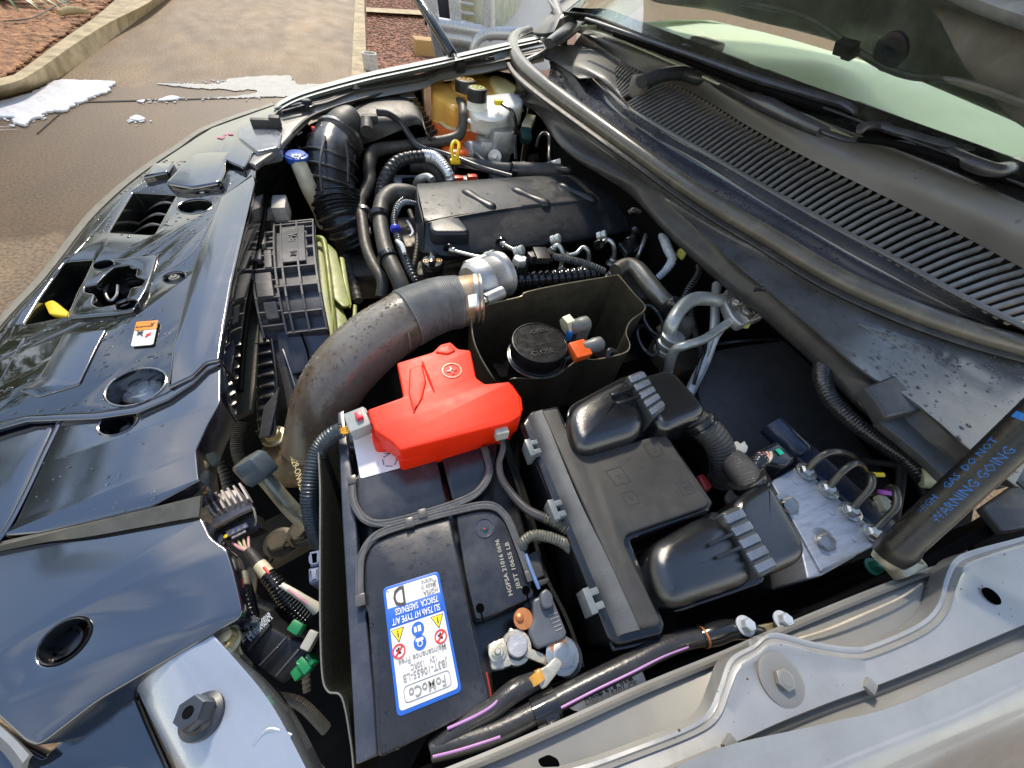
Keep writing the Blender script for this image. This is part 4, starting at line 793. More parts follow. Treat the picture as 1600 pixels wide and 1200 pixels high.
# seal
t = thing('bonnet_seal', 'long grey rubber bonnet seal sweeping along the front edge of the cowl', 'seal', (1100, 312, .13))
SEALM = mat('bonnet seal rubber', (.085, .078, .062), .3, coat=.15, dirt=(.25, .22, .16), dirt_amt=.3, nscale=5, bump=.1, bscale=300)
g = G(); g.tube(sealpx, n=18); g.out('seal_bulb', SEALM, t)
g = G(); g.loft([[(u - r * .9, v + r * .55, h - .004) for u, v, h, r in sealpx[2:]], [(u - r * 1.15, v + r * 1.0, h - .008) for u, v, h, r in sealpx[2:]], [(u - r * 1.2, v + r * 1.25, h - .02) for u, v, h, r in sealpx[2:]]], 60, 3); g.solid(.003); g.out('seal_lip', RUB, t)
# ---- cowl side panel (below the seal)
t = thing('cowl_side_panel', 'grey steel cowl panel spotted with water below the bonnet seal', 'panel', (1200, 440, .1))
PAN = mat('cowl steel wet', (.075, .08, .085), .28, ior=1.7, dirt=(.035, .035, .035), dirt_amt=.7, dscale=14, wet=.4, nscale=10)
lowr = [(800, 96, .12), (812, 130, .115), (850, 158, .112), (900, 202, .108), (950, 240, .104), (1000, 275, .1), (1060, 330, .096), (1130, 398, .092), (1200, 455, .088), (1280, 524, .085), (1350, 585, .083), (1400, 612, .085), (1450, 650, .088), (1505, 700, .09), (1580, 760, .09)]
upr = [(u - r * 1.15, v + r * 1.1, h - .016) for u, v, h, r in sealpx[2:]]
low2 = [(800, 100, .08), (806, 150, .08), (840, 172, .078), (870, 215, .074), (900, 245, .072), (940, 270, .07), (985, 300, .066), (1050, 368, .062), (1110, 425, .058), (1180, 482, .055), (1240, 535, .053), (1300, 590, .052), (1350, 640, .05), (1400, 680, .05), (1480, 740, .05)]
g = G(); g.loft([upr, [((a[0] * .5 + b[0] * .5), (a[1] * .5 + b[1] * .5), (a[2] + b[2]) / 2 - .004) for a, b in zip(resample([tuple(x) for x in upr], 13), resample([tuple(x) for x in lowr], 13))], lowr], 60, 5); g.solid(.003); pn = g.out('upper_panel', PAN, t, angle=60)
g = G(); g.loft([lowr, [(u - 1, v + 2, h - .004) for u, v, h in lowr], low2, [(u - 3, v + 3, h - .012) for u, v, h in low2]], 60, 3); g.solid(.003); g.out('lower_panel', mat('dark cowl skirt', (.03, .03, .032), .35, dirt=(.07, .065, .05), dirt_amt=.4), t, angle=60)
g = G(); g.tube([(u, v + 1, h - .004, 2.4) for u, v, h in low2], n=8); g.out('skirt_edge', RUB, t)
for u, v in ((820, 148), (876, 178), (935, 228), (990, 330), (1186, 452)):
    g = G(); g.tube([(u - 8, v + 2, .094, 3), (u, v - 2, .1, 4), (u + 10, v + 1, .096, 3)], n=8); g.bolt((u, v, .1), .004); g.out('skirt_clip', BLK, t)
drops(pn, 420, .001, .0034)
# corner at right: wet grey panels under the strut
t = thing('cowl_corner_cover', 'grey wet corner panel covered in droplets beside the strut', 'panel', (1500, 620, .1))
CC = mat('corner grey', (.13, .13, .122), .3, ior=1.6, dirt=(.06, .06, .055), dirt_amt=.6, dscale=10, nscale=6)
g = G(); g.loft([[(1340, 505, .096), (1420, 530, .095), (1500, 558, .093), (1600, 590, .09), (1700, 610, .088)], [(1382, 535, .09), (1430, 566, .09), (1500, 605, .088), (1590, 640, .086), (1700, 670, .084)], [(1400, 555, .084), (1450, 590, .084), (1520, 622, .082), (1560, 640, .08), (1700, 700, .08)]], 30, 4); g.solid(.003); c1 = g.out('droplet_panel', CC, t)
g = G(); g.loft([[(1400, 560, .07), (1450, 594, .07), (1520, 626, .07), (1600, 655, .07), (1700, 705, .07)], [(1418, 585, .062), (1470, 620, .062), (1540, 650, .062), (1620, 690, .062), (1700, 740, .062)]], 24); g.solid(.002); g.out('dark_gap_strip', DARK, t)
g = G(); g.loft([[(1330, 520, .084), (1400, 570, .08), (1450, 610, .078), (1515, 645, .076), (1560, 655, .076), (1620, 690, .076)], [(1372, 570, .08), (1420, 612, .076), (1470, 660, .074), (1520, 684, .072), (1560, 700, .072), (1620, 740, .072)], [(1385, 580, .07), (1440, 640, .066), (1480, 672, .066), (1515, 690, .066), (1555, 720, .066), (1620, 780, .066)]], 24, 4); g.solid(.003); c2 = g.out('lower_droplet_panel', CC, t)
drops(c1, 420, .001, .0032); drops(c2, 200, .0012, .0036)
g = G(); g.plate([(1352, 604, .088), (1398, 586, .09), (1442, 630, .088), (1440, 640, .086), (1385, 652, .084), (1372, 628, .086)], .02, .003, r=.004); g.plate([(1374, 656, .07), (1432, 636, .072), (1540, 700, .07), (1580, 760, .07), (1478, 748, .066), (1440, 712, .066)], .012, .002, r=.004); g.out('flat_cover', mat('charcoal cover', (.04, .042, .045), .45, dirt=(.09, .085, .07), dirt_amt=.3), t)
g = G(); g.tube([(1300, 560, .06, 2), (1340, 610, .056, 2), (1345, 632, .055, 2), (1372, 648, .055, 2.4), (1400, 690, .055, 2.4), (1470, 750, .052, 2.4)], n=8); g.out('edge_moulding', RUBL, t)
g = G(); g.plate([(1535, 792, .045), (1640, 720, .05), (1700, 800, .05), (1600, 826, .05), (1566, 832, .045)], .01, .002, r=.003); g.out('dark_corner_plate', mat('charcoal cover', (.04, .042, .045), .45), t)
g = G(); g.plate([(1500, 830, -.02), (1700, 700, -.02), (1760, 840, -.02), (1560, 900, -.02)], .01, .002); g.out('apron', DARK, t)
# ---- windscreen
t = thing('windscreen', 'green tinted windscreen below the raised bonnet, bright with reflections', 'windscreen', (1340, 150, .28))
wb = [(880, 20, .268), (930, 26, .27), (985, 48, .272), (1050, 74, .27), (1110, 100, .268), (1180, 128, .266), (1260, 158, .264), (1340, 188, .262), (1420, 218, .26), (1500, 248, .258), (1600, 290, .255), (1700, 330, .25)]
wbv = [V(p) for p in wb]; wd = Vector((.82, 0, .57))
g = G(); g.loft([[p + wd * k + AZ * (-.05 * k * k) for p in wbv] for k in (0, .15, .4, .9)], 60, 3); g.solid(.005)
GLASS = mat('windscreen glass', (.9, .97, .88), .015, trans=1, ior=1.5, var=0, rvar=0); g.out('glass', GLASS, t)
g = G(); g.loft([[p - AZ * .004 + wd * k for p in wbv] for k in (-.02, .035)], 60); g.solid(.003); g.out('frit_band', mat('black frit', (.008, .008, .008), .25), t)
g = G(); g.tube([(u, v, h + .002, 3.4) for u, v, h in wb], n=8, flat=.6); g.out('lower_moulding', RUB, t)
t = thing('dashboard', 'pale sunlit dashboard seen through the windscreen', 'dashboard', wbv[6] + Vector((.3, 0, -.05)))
g = G(); g.loft([[p + Vector((.03 + k, 0, -.03 + z)) for p in wbv] for k, z in ((0, 0), (.2, .02), (.5, .05), (.9, .02), (1.1, -.1))], 40, 3); g.solid(.004); g.out('dash_top', mat('sunlit dash cover', (.62, .7, .52), .6, var=.1, nscale=3), t)  # sun and sky glare on the glass are put into this pale base
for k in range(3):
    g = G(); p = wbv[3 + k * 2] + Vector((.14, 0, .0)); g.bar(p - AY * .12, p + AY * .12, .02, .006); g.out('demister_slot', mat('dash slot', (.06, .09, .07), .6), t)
# ---- wipers
WM = mat('wiper black', (.04, .042, .048), .33, coat=.15, dirt=(.12, .11, .1), dirt_amt=.25)
t = thing('wiper_arm', 'nearer wiper arm pivoting among the slats under a dusty round cap', 'wiper', (1000, 125, .2))
g = G(); c = P(1000, 128, .205); r_ = 15 * pm(1000, 128, .21)
g.lathe(c, [(r_ * .95, -.03), (r_, -.015), (r_ * 1.0, .004), (r_ * .85, .011), (r_ * .4, .014), (0, .015)], AZ, 24); g.out('pivot_cap', mat('dusty wiper cap', (.13, .12, .1), .6, dirt=(.22, .2, .17), dirt_amt=.6, dscale=120), t)
g = G(); g.tube([(1002, 128, .212, 11), (1030, 118, .222, 12), (1066, 114, .228, 13), (1088, 120, .231, 14), (1110, 122, .234, 16), (1150, 138, .238, 17), (1200, 165, .243, 15.5), (1250, 190, .247, 13), (1286, 206, .25, 11.5)], n=14, flat=.7); g.out('arm', WM, t)
g = G(); g.tube([(1282, 204, .25, 6), (1305, 214, .252, 6), (1330, 220, .253, 6), (1380, 222, .256, 6), (1440, 226, .259, 6.5), (1490, 238, .262, 7)], n=12, flat=.5); g.out('arm_rod', WM, t)
g = G(); g.tube([(1486, 238, .262, 11), (1520, 256, .263, 14), (1560, 266, .264, 14), (1600, 254, .266, 14), (1660, 246, .268, 14)], n=14, flat=.7); g.out('blade_clip', WM, t)
g = G(); g.tube([(1343, 206, .263, 5), (1352, 197, .264, 9), (1380, 197, .265, 10), (1392, 203, .266, 10), (1480, 228, .266, 11), (1600, 262, .266, 12), (1700, 296, .266, 12)], n=12, flat=.6); g.out('blade', WM, t)
g = G(); g.tube([(1342, 218, .258, 4), (1400, 226, .258, 5), (1500, 256, .258, 6), (1620, 292, .258, 7)], n=8); g.out('blade_rubber', DARK, t)
t = thing('wiper_arm', 'farther wiper arm with a square joint and long blade along the windscreen base', 'wiper', (870, 62, .22))
g = G(); g.tube([(858, 68, .225, 9), (880, 54, .235, 12), (902, 36, .24, 11), (915, 30, .243, 8), (935, 38, .25, 8), (975, 50, .257, 8.5), (984, 54, .258, 9), (1030, 66, .264, 9), (1060, 76, .268, 8), (1082, 80, .27, 7)], n=14, flat=.7); g.out('arm', WM, t)
g = G(); g.box((1103, 74, .278), .036, .032, .014, Vector((.3, -1, 0)), Vector((1, .3, 0)), .008); g.box((1080, 78, .274), .02, .02, .01, Vector((.3, -1, 0)), Vector((1, .3, 0)), .004); g.out('blade_joint', mat('joint grey', (.06, .07, .08), .35, coat=.1), t)
g = G(); g.tube([(916, 30, .272, 4), (960, 45, .274, 5), (1050, 76, .276, 6), (1118, 100, .276, 8), (1180, 122, .276, 9.5), (1260, 146, .276, 10.5), (1312, 161, .275, 11), (1332, 172, .273, 8), (1336, 178, .27, 4)], n=12, flat=.6); g.out('blade', WM, t)
g = G(); g.tube([(960, 52, .262, 4), (1120, 112, .264, 5), (1230, 152, .264, 6), (1325, 182, .262, 6)], n=8); g.out('blade_rubber', DARK, t)
# A-pillar base corner and hinge seen at the far end
t = thing('far_pillar_base', 'painted body corner with trim beside the far end of the windscreen', 'body panel', (850, 60, .2))
g = G(); g.loft([[(826, 52, .17), (850, 60, .18), (885, 74, .19)], [(838, 44, .2), (864, 34, .25), (900, 20, .27)], [(868, 10, .25), (890, -10, .28), (940, -30, .3)]], 16, 3); g.solid(.003); g.out('corner_panel', mat('dark body corner', (.05, .055, .05), .4), t)
g = G(); g.tube([(818, 96, .16, 3), (845, 84, .18, 4), (868, 66, .2, 5), (885, 54, .21, 5)], n=8); g.bolt((848, 66, .2), .01); g.out('hinge', STEEL, t)
g = G(); g.tube([(884, 44, .23, 6), (872, 20, .25, 7), (858, -20, .27, 8)], n=12); g.tube([(894, 44, .235, 2), (876, 26, .25, 2), (850, -10, .27, 2)], n=8); tag(g.out('washer_hose_guide', mat('grey washer duct', (.2, .21, .22), .5)), 'grey strut cover and hose at the far bonnet hinge', 'hinge')
# ================================================================ BATTERY
t = thing('car_battery', 'black car battery with a blue-edged white label and curved lifting handles', 'battery', (700, 900, -.19))
BAT = mat('battery black', (.017, .018, .022), .22, ior=1.6, bump=.12, bscale=700, dirt=(.1, .1, .1), dirt_amt=.4, dscale=12, wet=.5, nscale=12)
BATB = mat('battery lip', (.035, .04, .055), .25, ior=1.7, dirt=(.1, .1, .1), dirt_amt=.3, dscale=40)
HB0 = -.012
g = G(); g.plate(at([(556, 1196), (772, 1104), (900, 1046), (838, 900), (790, 690), (770, 640), (530, 648)], HB0 - .02), .17, .003, r=.004)
g.out('battery_case', BAT, t)
LH = 0.0
g = G(); g.plate(at([(556, 1196), (590, 1180), (585, 1090), (572, 960), (576, 940), (566, 930), (560, 870), (553, 760), (543, 690), (538, 640), (527, 645), (534, 800), (546, 1010)], -.006), .02, .0015, r=.002); g.out('side_lip', BATB, t)
g = G()
g.plate(at([(541, 662), (664, 640), (682, 716), (700, 788), (610, 822), (572, 812), (556, 782), (548, 748), (560, 742), (556, 700), (545, 700)], LH), .02, .002, r=.006)
g.out('lid_section', BAT, t)
g = G(); g.plate(at([(690, 714), (676, 640), (772, 630), (778, 690), (772, 735), (750, 768), (708, 785)], LH), .02, .002, r=.006); g.out('lid_section', BAT, t)
g = G(); g.plate(at([(590, 1186), (584, 1086), (575, 958), (564, 936), (566, 880), (585, 846), (625, 828), (704, 806), (736, 970), (752, 1040), (767, 1100)], LH), .02, .002, r=.005); lidA = g.out('lid_section', BAT, t)
g = G(); g.plate(at([(712, 804), (765, 789), (790, 800), (812, 842), (826, 892), (836, 932), (780, 957), (744, 970), (728, 900)], LH), .022, .002, r=.005); g.out('lid_section', BAT, t)
# terminal recess wall & floor already from the case; small grooves
g = G()
for pts in ([(548, 752), (552, 790), (575, 820), (605, 822), (660, 808), (720, 787), (752, 768), (768, 738), (764, 706)], [(562, 938), (560, 900), (566, 860), (592, 828), (640, 814), (705, 796), (765, 784), (792, 800), (812, 845), (830, 900)]):
    pass
H1 = [(550, 750, .003), (553, 785, .003), (572, 812, .003), (606, 817, .003), (660, 803, .003), (720, 783, .003), (750, 765, .003), (765, 735, .003), (758, 704, .003)]
H2 = [(563, 938, .003), (562, 900, .003), (566, 866, .003), (588, 836, .003), (640, 817, .003), (705, 799, .003), (762, 789, .003), (790, 806, .003), (808, 845, .003), (828, 900, .003)]
for hh in (H1, H2):
    g = G(); g.tube([(*p, 6) for p in hh], n=10, flat=.35); off2 = [(u + (4 if i < 3 else 1), v - (1 if i < 3 else 4), h + .0008) for i, (u, v, h) in enumerate(hh)]
    g.tube([(*p, 2.2) for p in off2], n=8); off3 = [(u - (5 if i < 3 else 0), v + (0 if i < 3 else 5), h + .0006) for i, (u, v, h) in enumerate(hh)]; g.tube([(*p, 1.8) for p in off3], n=8)
    g.out('lifting_handle', mat('handle grey', (.09, .092, .095), .28, dirt=(.2, .19, .17), dirt_amt=.3), t)
    for (u, v, h) in (hh[0], hh[4], hh[-1]):
        g = G(); a = P(u, v, h + .001); g.box(a, .0045, .005, .0022, AX, AY, .001); g.out('handle_clip', mat('clip grey', (.08, .08, .075), .3), t)
drops(lidA, 160, .0005, .0018, flat=.35)
# sight glass
g = G(); c = P(757, 825, .0); r_ = 15 * pm(757, 825, 0); g.lathe(c, [(r_, 0), (r_, .0012), (r_ * .92, .0012), (r_ * .86, .0002), (r_ * .5, .0002), (r_ * .45, .0008), (r_ * .3, .0008)], AZ, 28); g.out('indicator_ring', BATB, t)
g = G(); g.lathe(P(758, 827, .001), [(.0028, 0), (.0028, .0004)], AZ, 14); g.out('indicator_eye', mat('dark green eye', (.0, .06, .04), .1), t)
g = G(); g.lathe(P(757, 826, .0016), [(.0009, 0), (.0009, .0003)], AZ, 10); g.out('indicator_eye', REDI, t)
# engraved code (the matrix code is left out)
g = G(); ex = W2((812, 930, 0), (781, 850, 0)); ex2 = W2((797, 925, 0), (765, 850, 0)); upv = W2((800, 900, 0), (770, 905, 0))
CODE = mat('etched print', (.33, .31, .26), .5)
rt = W2((795, 926, 0), (776, 850, 0)).normalized(); uu = AZ.cross(rt)
g.text('HGFSA 21016 0696', P(787, 885, .0006), rt, uu, .006, fit=.054); g.text('JB3T 10655 LB', P(801, 882, .0006), rt, uu, .006, fit=.046); g.out('etched_code', CODE, t)
for (u, v, u2, v2) in ((750, 950, 756, 975), (822, 922, 827, 945)):
    g = G(); g.lathe(P(u, v, .0006), [(.004, 0), (.004, .0004)], AZ, 16); g.bar(P(u, v, .0005), P(u2, v2, .0005), .0015, .0006); g.out('vent_hole', HOLE, t)
# label
t2 = thing('battery_label', 'white battery label with blue border, red and yellow warning symbols, upside down', 'label', (660, 1005, .001))
LTL, LTR, LBL, LBR = (722, 1080), (621, 1121), (685, 892), (598, 919)
ptl, ptr, pbl, pbr = (P(*q, .001) for q in (LTL, LTR, LBL, LBR))
def LP(s_, t_, z=0): return (ptl.lerp(ptr, s_)).lerp(pbl.lerp(pbr, s_), t_) + AZ * z
def lquad(s0, t0, s1, t1, z, m_, name, d=.0004, r=.0, par=None):
    g = G(); g.plate([LP(s0, t0, z), LP(s1, t0, z), LP(s1, t1, z), LP(s0, t1, z)], d, .00005, r=r, res=1); return g.out(name, m_, t2)
lex, ley = (ptr - ptl).normalized(), (ptl - pbl).normalized(); LW = (ptr - ptl).length; LHt = (ptl - pbl).length
lquad(0, 0, 1, 1, 0, BLUEI, 'label_border', r=.004)
lquad(.045, .03, .955, .972, .0004, LABW, 'label_sheet', r=.003)
lquad(.03, .64, .97, .805, .0008, BLUEI, 'blue_band')
def ltext(body, s_, t_, size, fit, m_, name='label_text', z=.001):
    g = G(); g.text(body, LP(s_, t_, z), lex, ley, size, ext=.00015, fit=fit * LW); return g.out(name, m_, t2, recalc=False)
ltext('FoMoCo', .5, .125, .0105, .58, GREYINK)
g = G(); 
for z_, a_, b_, c_, d_ in ((0, .13, .065, .87, .185),):
    g.plate([LP(a_, b_, .001), LP(c_, b_, .001), LP(c_, d_, .001), LP(a_, d_, .001)], .0003, .00005, r=.004, holes=[[LP(a_ + .012, b_ + .006, .001), LP(c_ - .012, b_ + .006, .001), LP(c_ - .012, d_ - .006, .001), LP(a_ + .012, d_ - .006, .001)]], hr=.0032)
g.out('label_frame', GREYINK, t2)
ltext('JB3T-10655-LB', .5, .24, .0078, .72, GREYINK); ltext('12V   130RC', .5, .3, .0062, .42, GREYINK); ltext('Maintenance Free', .5, .36, .0068, .78, GREYINK)
ltext('SLI 75Ah H7 TYPE A/T', .5, .685, .0075, .82, LABW, z=.0013); ltext('750CCA  SAE/EN/GS', .47, .76, .0075, .74, LABW, z=.0013)
ltext('HGFSA', .2, .84, .0062, .26, GREYINK); ltext('Made in', .22, .89, .0062, .26, GREYINK); ltext('Thailand', .2, .94, .0062, .27, GREYINK); ltext('D', .74, .89, .024, .2, mat('dark grey print', (.06, .055, .055), .5)); ltext('Class II', .93, .955, .002, .06, GREYINK)
def disc(s_, t_, r, m_, name, z=.001, n=28, inner=None, rot=0, d=.0003):
    g = G(); c = LP(s_, t_, z)
    g.lathe(c, [(r, 0), (r, d)] if not inner else [(r, 0), (r, d), (inner, d), (inner, 0)], AZ, n, rot); return g.out(name, m_, t2)
rr = LW * .105
for s_ in (.17, .86):
    g = G(); c = LP(s_, .445, .001); g.lathe(c, [(rr, 0), (rr, .0003), (rr * .8, .0003), (rr * .8, .0001)], AZ, 30, cap=False); a_ = (lex + ley).normalized(); g.bar(c - a_ * rr * .85 + AZ * .0003, c + a_ * rr * .85 + AZ * .0003, rr * .2, .0003); g.out('no_entry_symbol', REDI, t2)
    g = G(); g.bar(c + lex * rr * .4 - ley * rr * .3, c - lex * rr * .3 + ley * rr * .3, rr * .2, .0004); g.box(c - ley * rr * .1, rr * .15, rr * .4, .0002, lex, ley); g.out('symbol', INK, t2)
disc(.515, .455, rr, BLUEI, 'blue_symbol'); disc(.515, .565, rr, BLUEI, 'blue_symbol')
g = G(); c = LP(.515, .455, .0014); g.lathe(c + ley * rr * .15, [(rr * .45, 0), (rr * .45, .0002)], AZ, 16); g.box(c - ley * rr * .4, rr * .6, rr * .22, .0001, lex, ley); g.out('symbol', LABW, t2)
g = G(); g.lathe(c + ley * rr * .15 + AZ * .0003, [(rr * .3, 0), (rr * .3, .0001)], AZ, 16); g.out('symbol', BLUEI, t2)
g = G(); c = LP(.515, .565, .0014); g.box(c - lex * rr * .25, rr * .26, rr * .42, .0001, lex, ley); g.box(c + lex * rr * .4, rr * .2, rr * .4, .0001, lex, ley); g.out('symbol', LABW, t2)
for s_ in (.17, .84):
    g = G(); c = LP(s_, .575, .001); k = rr * 1.15
    g.plate([c + ley * k, c + lex * k * .9 - ley * k * .7, c - lex * k * .9 - ley * k * .7], .0003, .00005, r=.0004, res=1); g.out('warning_triangle', INK, t2)
    g = G(); k *= .86; g.plate([c + ley * k + AZ * .0003, c + lex * k * .9 - ley * k * .7 + AZ * .0003, c - lex * k * .9 - ley * k * .7 + AZ * .0003], .0003, .00005, r=.0004, res=1); g.out('warning_triangle_face', YELI, t2)
    g = G(); g.box(c + AZ * .0004 + ley * k * .1, k * .09, k * .32, .0001, lex, ley); g.box(c + AZ * .0004 - ley * k * .42, k * .09, k * .09, .0001, lex, ley); g.out('symbol', INK, t2)
# white recycle sheet under the red cover
t2 = thing('battery_recycling_label', 'white label with recycling arrows peeking out under the red cover', 'label', (600, 700, .001))
g = G(); g.plate([(549, 672, .001), (640, 660, .001), (676, 708, .001), (672, 718, .001), (563, 748, .001)], .0006, .0001, r=.003); g.out('label_sheet', LABW, t2)
g = G()
for (u, v, r_) in ((607, 700, 11), (609, 719, 12)):
    c = P(u, v, .0014); r = r_ * pm(u, v, 0) * .95
    for k in range(5):
        a0, a1 = k * 1.257 + .2, k * 1.257 + 1.2; g.bar(c + Vector((math.cos(a0), math.sin(a0), 0)) * r, c + Vector((math.cos(a1), math.sin(a1), 0)) * r, .0007, .0003)
    g.bar(c + Vector((r * .8, 0, 0)), c + Vector((r * 1.2, r * .5, 0)), .0007, .0003)
g.text('Pb', P(606, 688, .0014), -lex, ley * -1, .006); g.out('recycling_arrows', INK, t2)
# felt sleeve
t2 = thing('battery_felt_sleeve', 'black felt sleeve standing along the left side of the battery', 'sleeve', (520, 900, -.1))
g = G(); g.loft([[(497, 700, .004), (500, 760, .004), (500, 860, .004), (500, 960, .003), (503, 1050, .0), (512, 1082, -.002), (536, 1090, -.004), (548, 1160, -.01), (552, 1200, -.012)], [(500, 702, .004), (504, 760, .004), (504, 860, .004), (504, 960, .003), (507, 1050, .0), (516, 1078, -.002), (540, 1086, -.004), (551, 1160, -.01), (556, 1200, -.012)], [(560, 720, -.12), (566, 780, -.13), (572, 880, -.14), (575, 970, -.14), (578, 1050, -.14), (580, 1082, -.13), (590, 1098, -.13), (590, 1160, -.13), (592, 1200, -.13)]], 40); g.solid(.003); g.out('felt_wall', FELT, t2)
g = G(); g.tube([(u, v, h + .001, 1.3) for u, v, h in [(497, 700, .004), (500, 760, .004), (500, 860, .004), (500, 960, .003), (503, 1050, .0), (512, 1080, -.002), (534, 1090, -.004), (548, 1160, -.01), (552, 1200, -.012)]], n=6); g.out('stitched_edge', mat('felt edge', (.16, .16, .15), .8), t2)
g = G(); g.loft([[(782, 690, -.006), (800, 740, -.006), (826, 820, -.006), (850, 900, -.006), (880, 960, -.006), (903, 1020, -.008), (908, 1042, -.01)], [(786, 690, -.006), (804, 740, -.006), (831, 820, -.006), (856, 900, -.006), (886, 960, -.006), (908, 1020, -.008), (913, 1042, -.01)], [(788, 690, -.14), (806, 740, -.14), (830, 820, -.14), (852, 900, -.14), (876, 960, -.14), (898, 1010, -.14), (902, 1030, -.14)]], 30); g.solid(.003); g.out('felt_wall', FELT, t2)
# ---- negative terminal cluster
t2 = thing('negative_terminal_clamp', 'metal battery terminal clamp with round post and two fastenings in the corner of the battery', 'terminal', (806, 1010, -.01))
c = P(806, 1012, -.01); r_ = 24 * pm(806, 1012, -.01)
g = G(); g.lathe(c, [(r_, -.01), (r_, .004), (r_ * .95, .006), (r_ * .72, .006), (r_ * .7, .003), (r_ * .7, -.002)], AZ, 32); g.plate(at([(762, 1006), (786, 998), (796, 1030), (790, 1046), (768, 1048)], -.004), .01, .002, r=.003); g.plate(at([(788, 996), (800, 1040), (788, 1044), (776, 1000)], -.003), .006, .001, r=.002); g.bar((820, 1018, -.004), (858, 1034, -.008), .008, .006, bevel=.002); g.tube([(804, 985, -.006, 8), (802, 992, -.006, 9), (806, 1002, -.006, 10)], n=10, flat=.4); g.out('clamp', TERM, t2)
g = G(); g.lathe(P(806, 1010, -.01), [(r_ * .66, 0), (r_ * .66, .0115), (r_ * .6, .0125)], AZ, 28); g.out('post', mat('lead post', (.4, .4, .42), .45, metal=.4, bump=.6, bscale=250), t2)
g = G(); g.bolt((777, 1018, -.002), .0055, .004); g.lathe(P(777, 1018, .003), [(.003, 0), (.0028, .005), (.002, .006)], AZ, 16); g.out('nut', TERM, t2)
g = G(); g.plate([(762, 1052, -.03), (800, 1044, -.03), (880, 1020, -.03), (900, 1046, -.03), (770, 1106, -.03)], .01, .001); g.out('recess_floor', FELT, t2)
g = G(); g.tube([(760, 1050, -.008, 1.4), (765, 1075, -.008, 1.6), (769, 1100, -.008, 1.2)], n=6); g.out('red_edge_strip', mat('dull red strip', (.4, .03, .02), .5), t2)
t2 = thing('battery_sensor', 'dark grey battery sensor box with copper lugs beside the negative terminal', 'sensor', (855, 965, 0))
g = G(); g.plate(at([(833, 936), (846, 930), (864, 934), (887, 990), (880, 1000), (842, 1014), (836, 1008), (826, 985), (834, 968)], .004), .02, .0025, r=.003, res=3); g.plate(at([(844, 926), (854, 918), (864, 928), (866, 948), (852, 952), (846, 944)], .012), .014, .002, r=.003); g.out('sensor_body', mat('sensor grey', (.085, .095, .11), .32, dirt=(.16, .16, .16), dirt_amt=.2), t2)
g = G(); ex = W2((845, 980, 0), (870, 968, 0)); ey = AZ.cross(ex)
for k in range(5): g.bar(P(858 + k * 2.5, 962 + k * 6, .0046), P(871 + k * 2, 957 + k * 6, .0046), .0006, .0002)
g.out('moulded_print', GREYINK, t2)
g = G(); g.lathe(P(817, 967, -.004), [(15 * pm(817, 967, 0), -.002), (15 * pm(817, 967, 0), .002)], AZ, 26); g.lathe(P(812, 965, -.002), [(.004, 0), (.0035, .002), (.001, .0034)], AZ, 14); g.out('copper_lug', COPPER, t2); g = G(); g.plate(at([(855, 1000), (884, 996), (888, 1016), (862, 1020)], .001), .003, .0005, r=.002); g.out('copper_lug', COPPER, t2)
g = G(); g.bolt((878, 1024, -.002), .0105, .004); g.out('lug_bolt', STEEL, t2)
g = G(); g.lathe(P(879, 1028, -.02), [(.0155, 0), (.0155, .014)], AZ, 24); g.out('bolt_base', BLK, t2)
# connector + violet plug lead on top
g = G(); g.plate(at([(822, 868), (842, 858), (852, 900), (836, 908)], -.0), .02, .002, r=.002); g.plate(at([(836, 908), (858, 902), (858, 910), (840, 918)], .006), .006, .001, r=.002); tag(g.out('sensor_plug', BLKM), 'black plug on the battery sensor near the curved loom', 'connector')
g = G(); g.tube([(822, 866, .006, 2.2), (828, 884, .008, 3), (836, 905, .008, 3), (842, 920, .006, 2.6)], n=8); tag(g.out('sensor_lead', mat('blue lead', (.12, .2, .4), .35)), 'short blue lead running to the battery sensor', 'cable')
# ---- red cover
t2 = thing('positive_terminal_cover', 'bright red plastic positive terminal cover stepped over the battery', 'terminal cover', (700, 640, .03))
RH = .045
g = G(); g.plate(at([(620, 567), (676, 550), (688, 538), (704, 534), (716, 545), (735, 547), (744, 590), (758, 600), (796, 596), (812, 618), (815, 648), (797, 660), (625, 704), (612, 690), (585, 672), (574, 640), (630, 620), (626, 596)], RH), .035, .0018, r=.003, res=3)
g.out('cover_top', RED, t2)
g = G(); g.plate(at([(577, 655), (582, 690), (588, 692), (615, 690), (622, 718), (628, 720), (700, 700), (800, 670), (817, 640), (815, 622), (800, 600), (760, 606)], RH - .022), .03, .0015, r=.002, res=3); g.out('cover_skirt', RED, t2)
g = G(); g.plate(at([(640, 576), (660, 568), (666, 596), (660, 622), (646, 646), (638, 614)], RH + .0018), .008, .0018, r=.003, res=3); g.out('raised_pad', RED, t2); g = G(); g.plate(at([(680, 550), (688, 540), (702, 537), (712, 547), (700, 553)], RH + .002), .006, .0015, r=.002); g.out('raised_pad', RED, t2)
g = G(); g.tube([(660, 566, RH, 1.6), (672, 596, RH + .001, 1.8), (682, 622, RH - .002, 1.2)], n=8); g.tube([(625, 703, RH - .006, 2), (700, 682, RH - .006, 2), (795, 655, RH - .006, 2)], n=8)
for k in range(4): g.bar((640 + k * 42, 700 - k * 12, RH - .012), (664 + k * 42, 693 - k * 12, RH - .012), .003, .006, bevel=.001)
g.out('edge_rib', RED, t2)
g = G(); c = P(706, 579, RH + .0003); r_ = .0125; g.lathe(c, [(r_, -.001), (r_, .0008), (r_ * .88, .0008), (r_ * .88, -.001)], AZ, 32, cap=False); d1 = W2((700, 579, 0), (714, 576, 0)).normalized(); d2 = AZ.cross(d1); g.box(c, r_ * .55, r_ * .12, .0009, d1, d2, .0002); g.box(c, r_ * .12, r_ * .55, .0009, d1, d2, .0002); g.out('plus_symbol', mat('red raised', (.85, .09, .05), .3), t2)
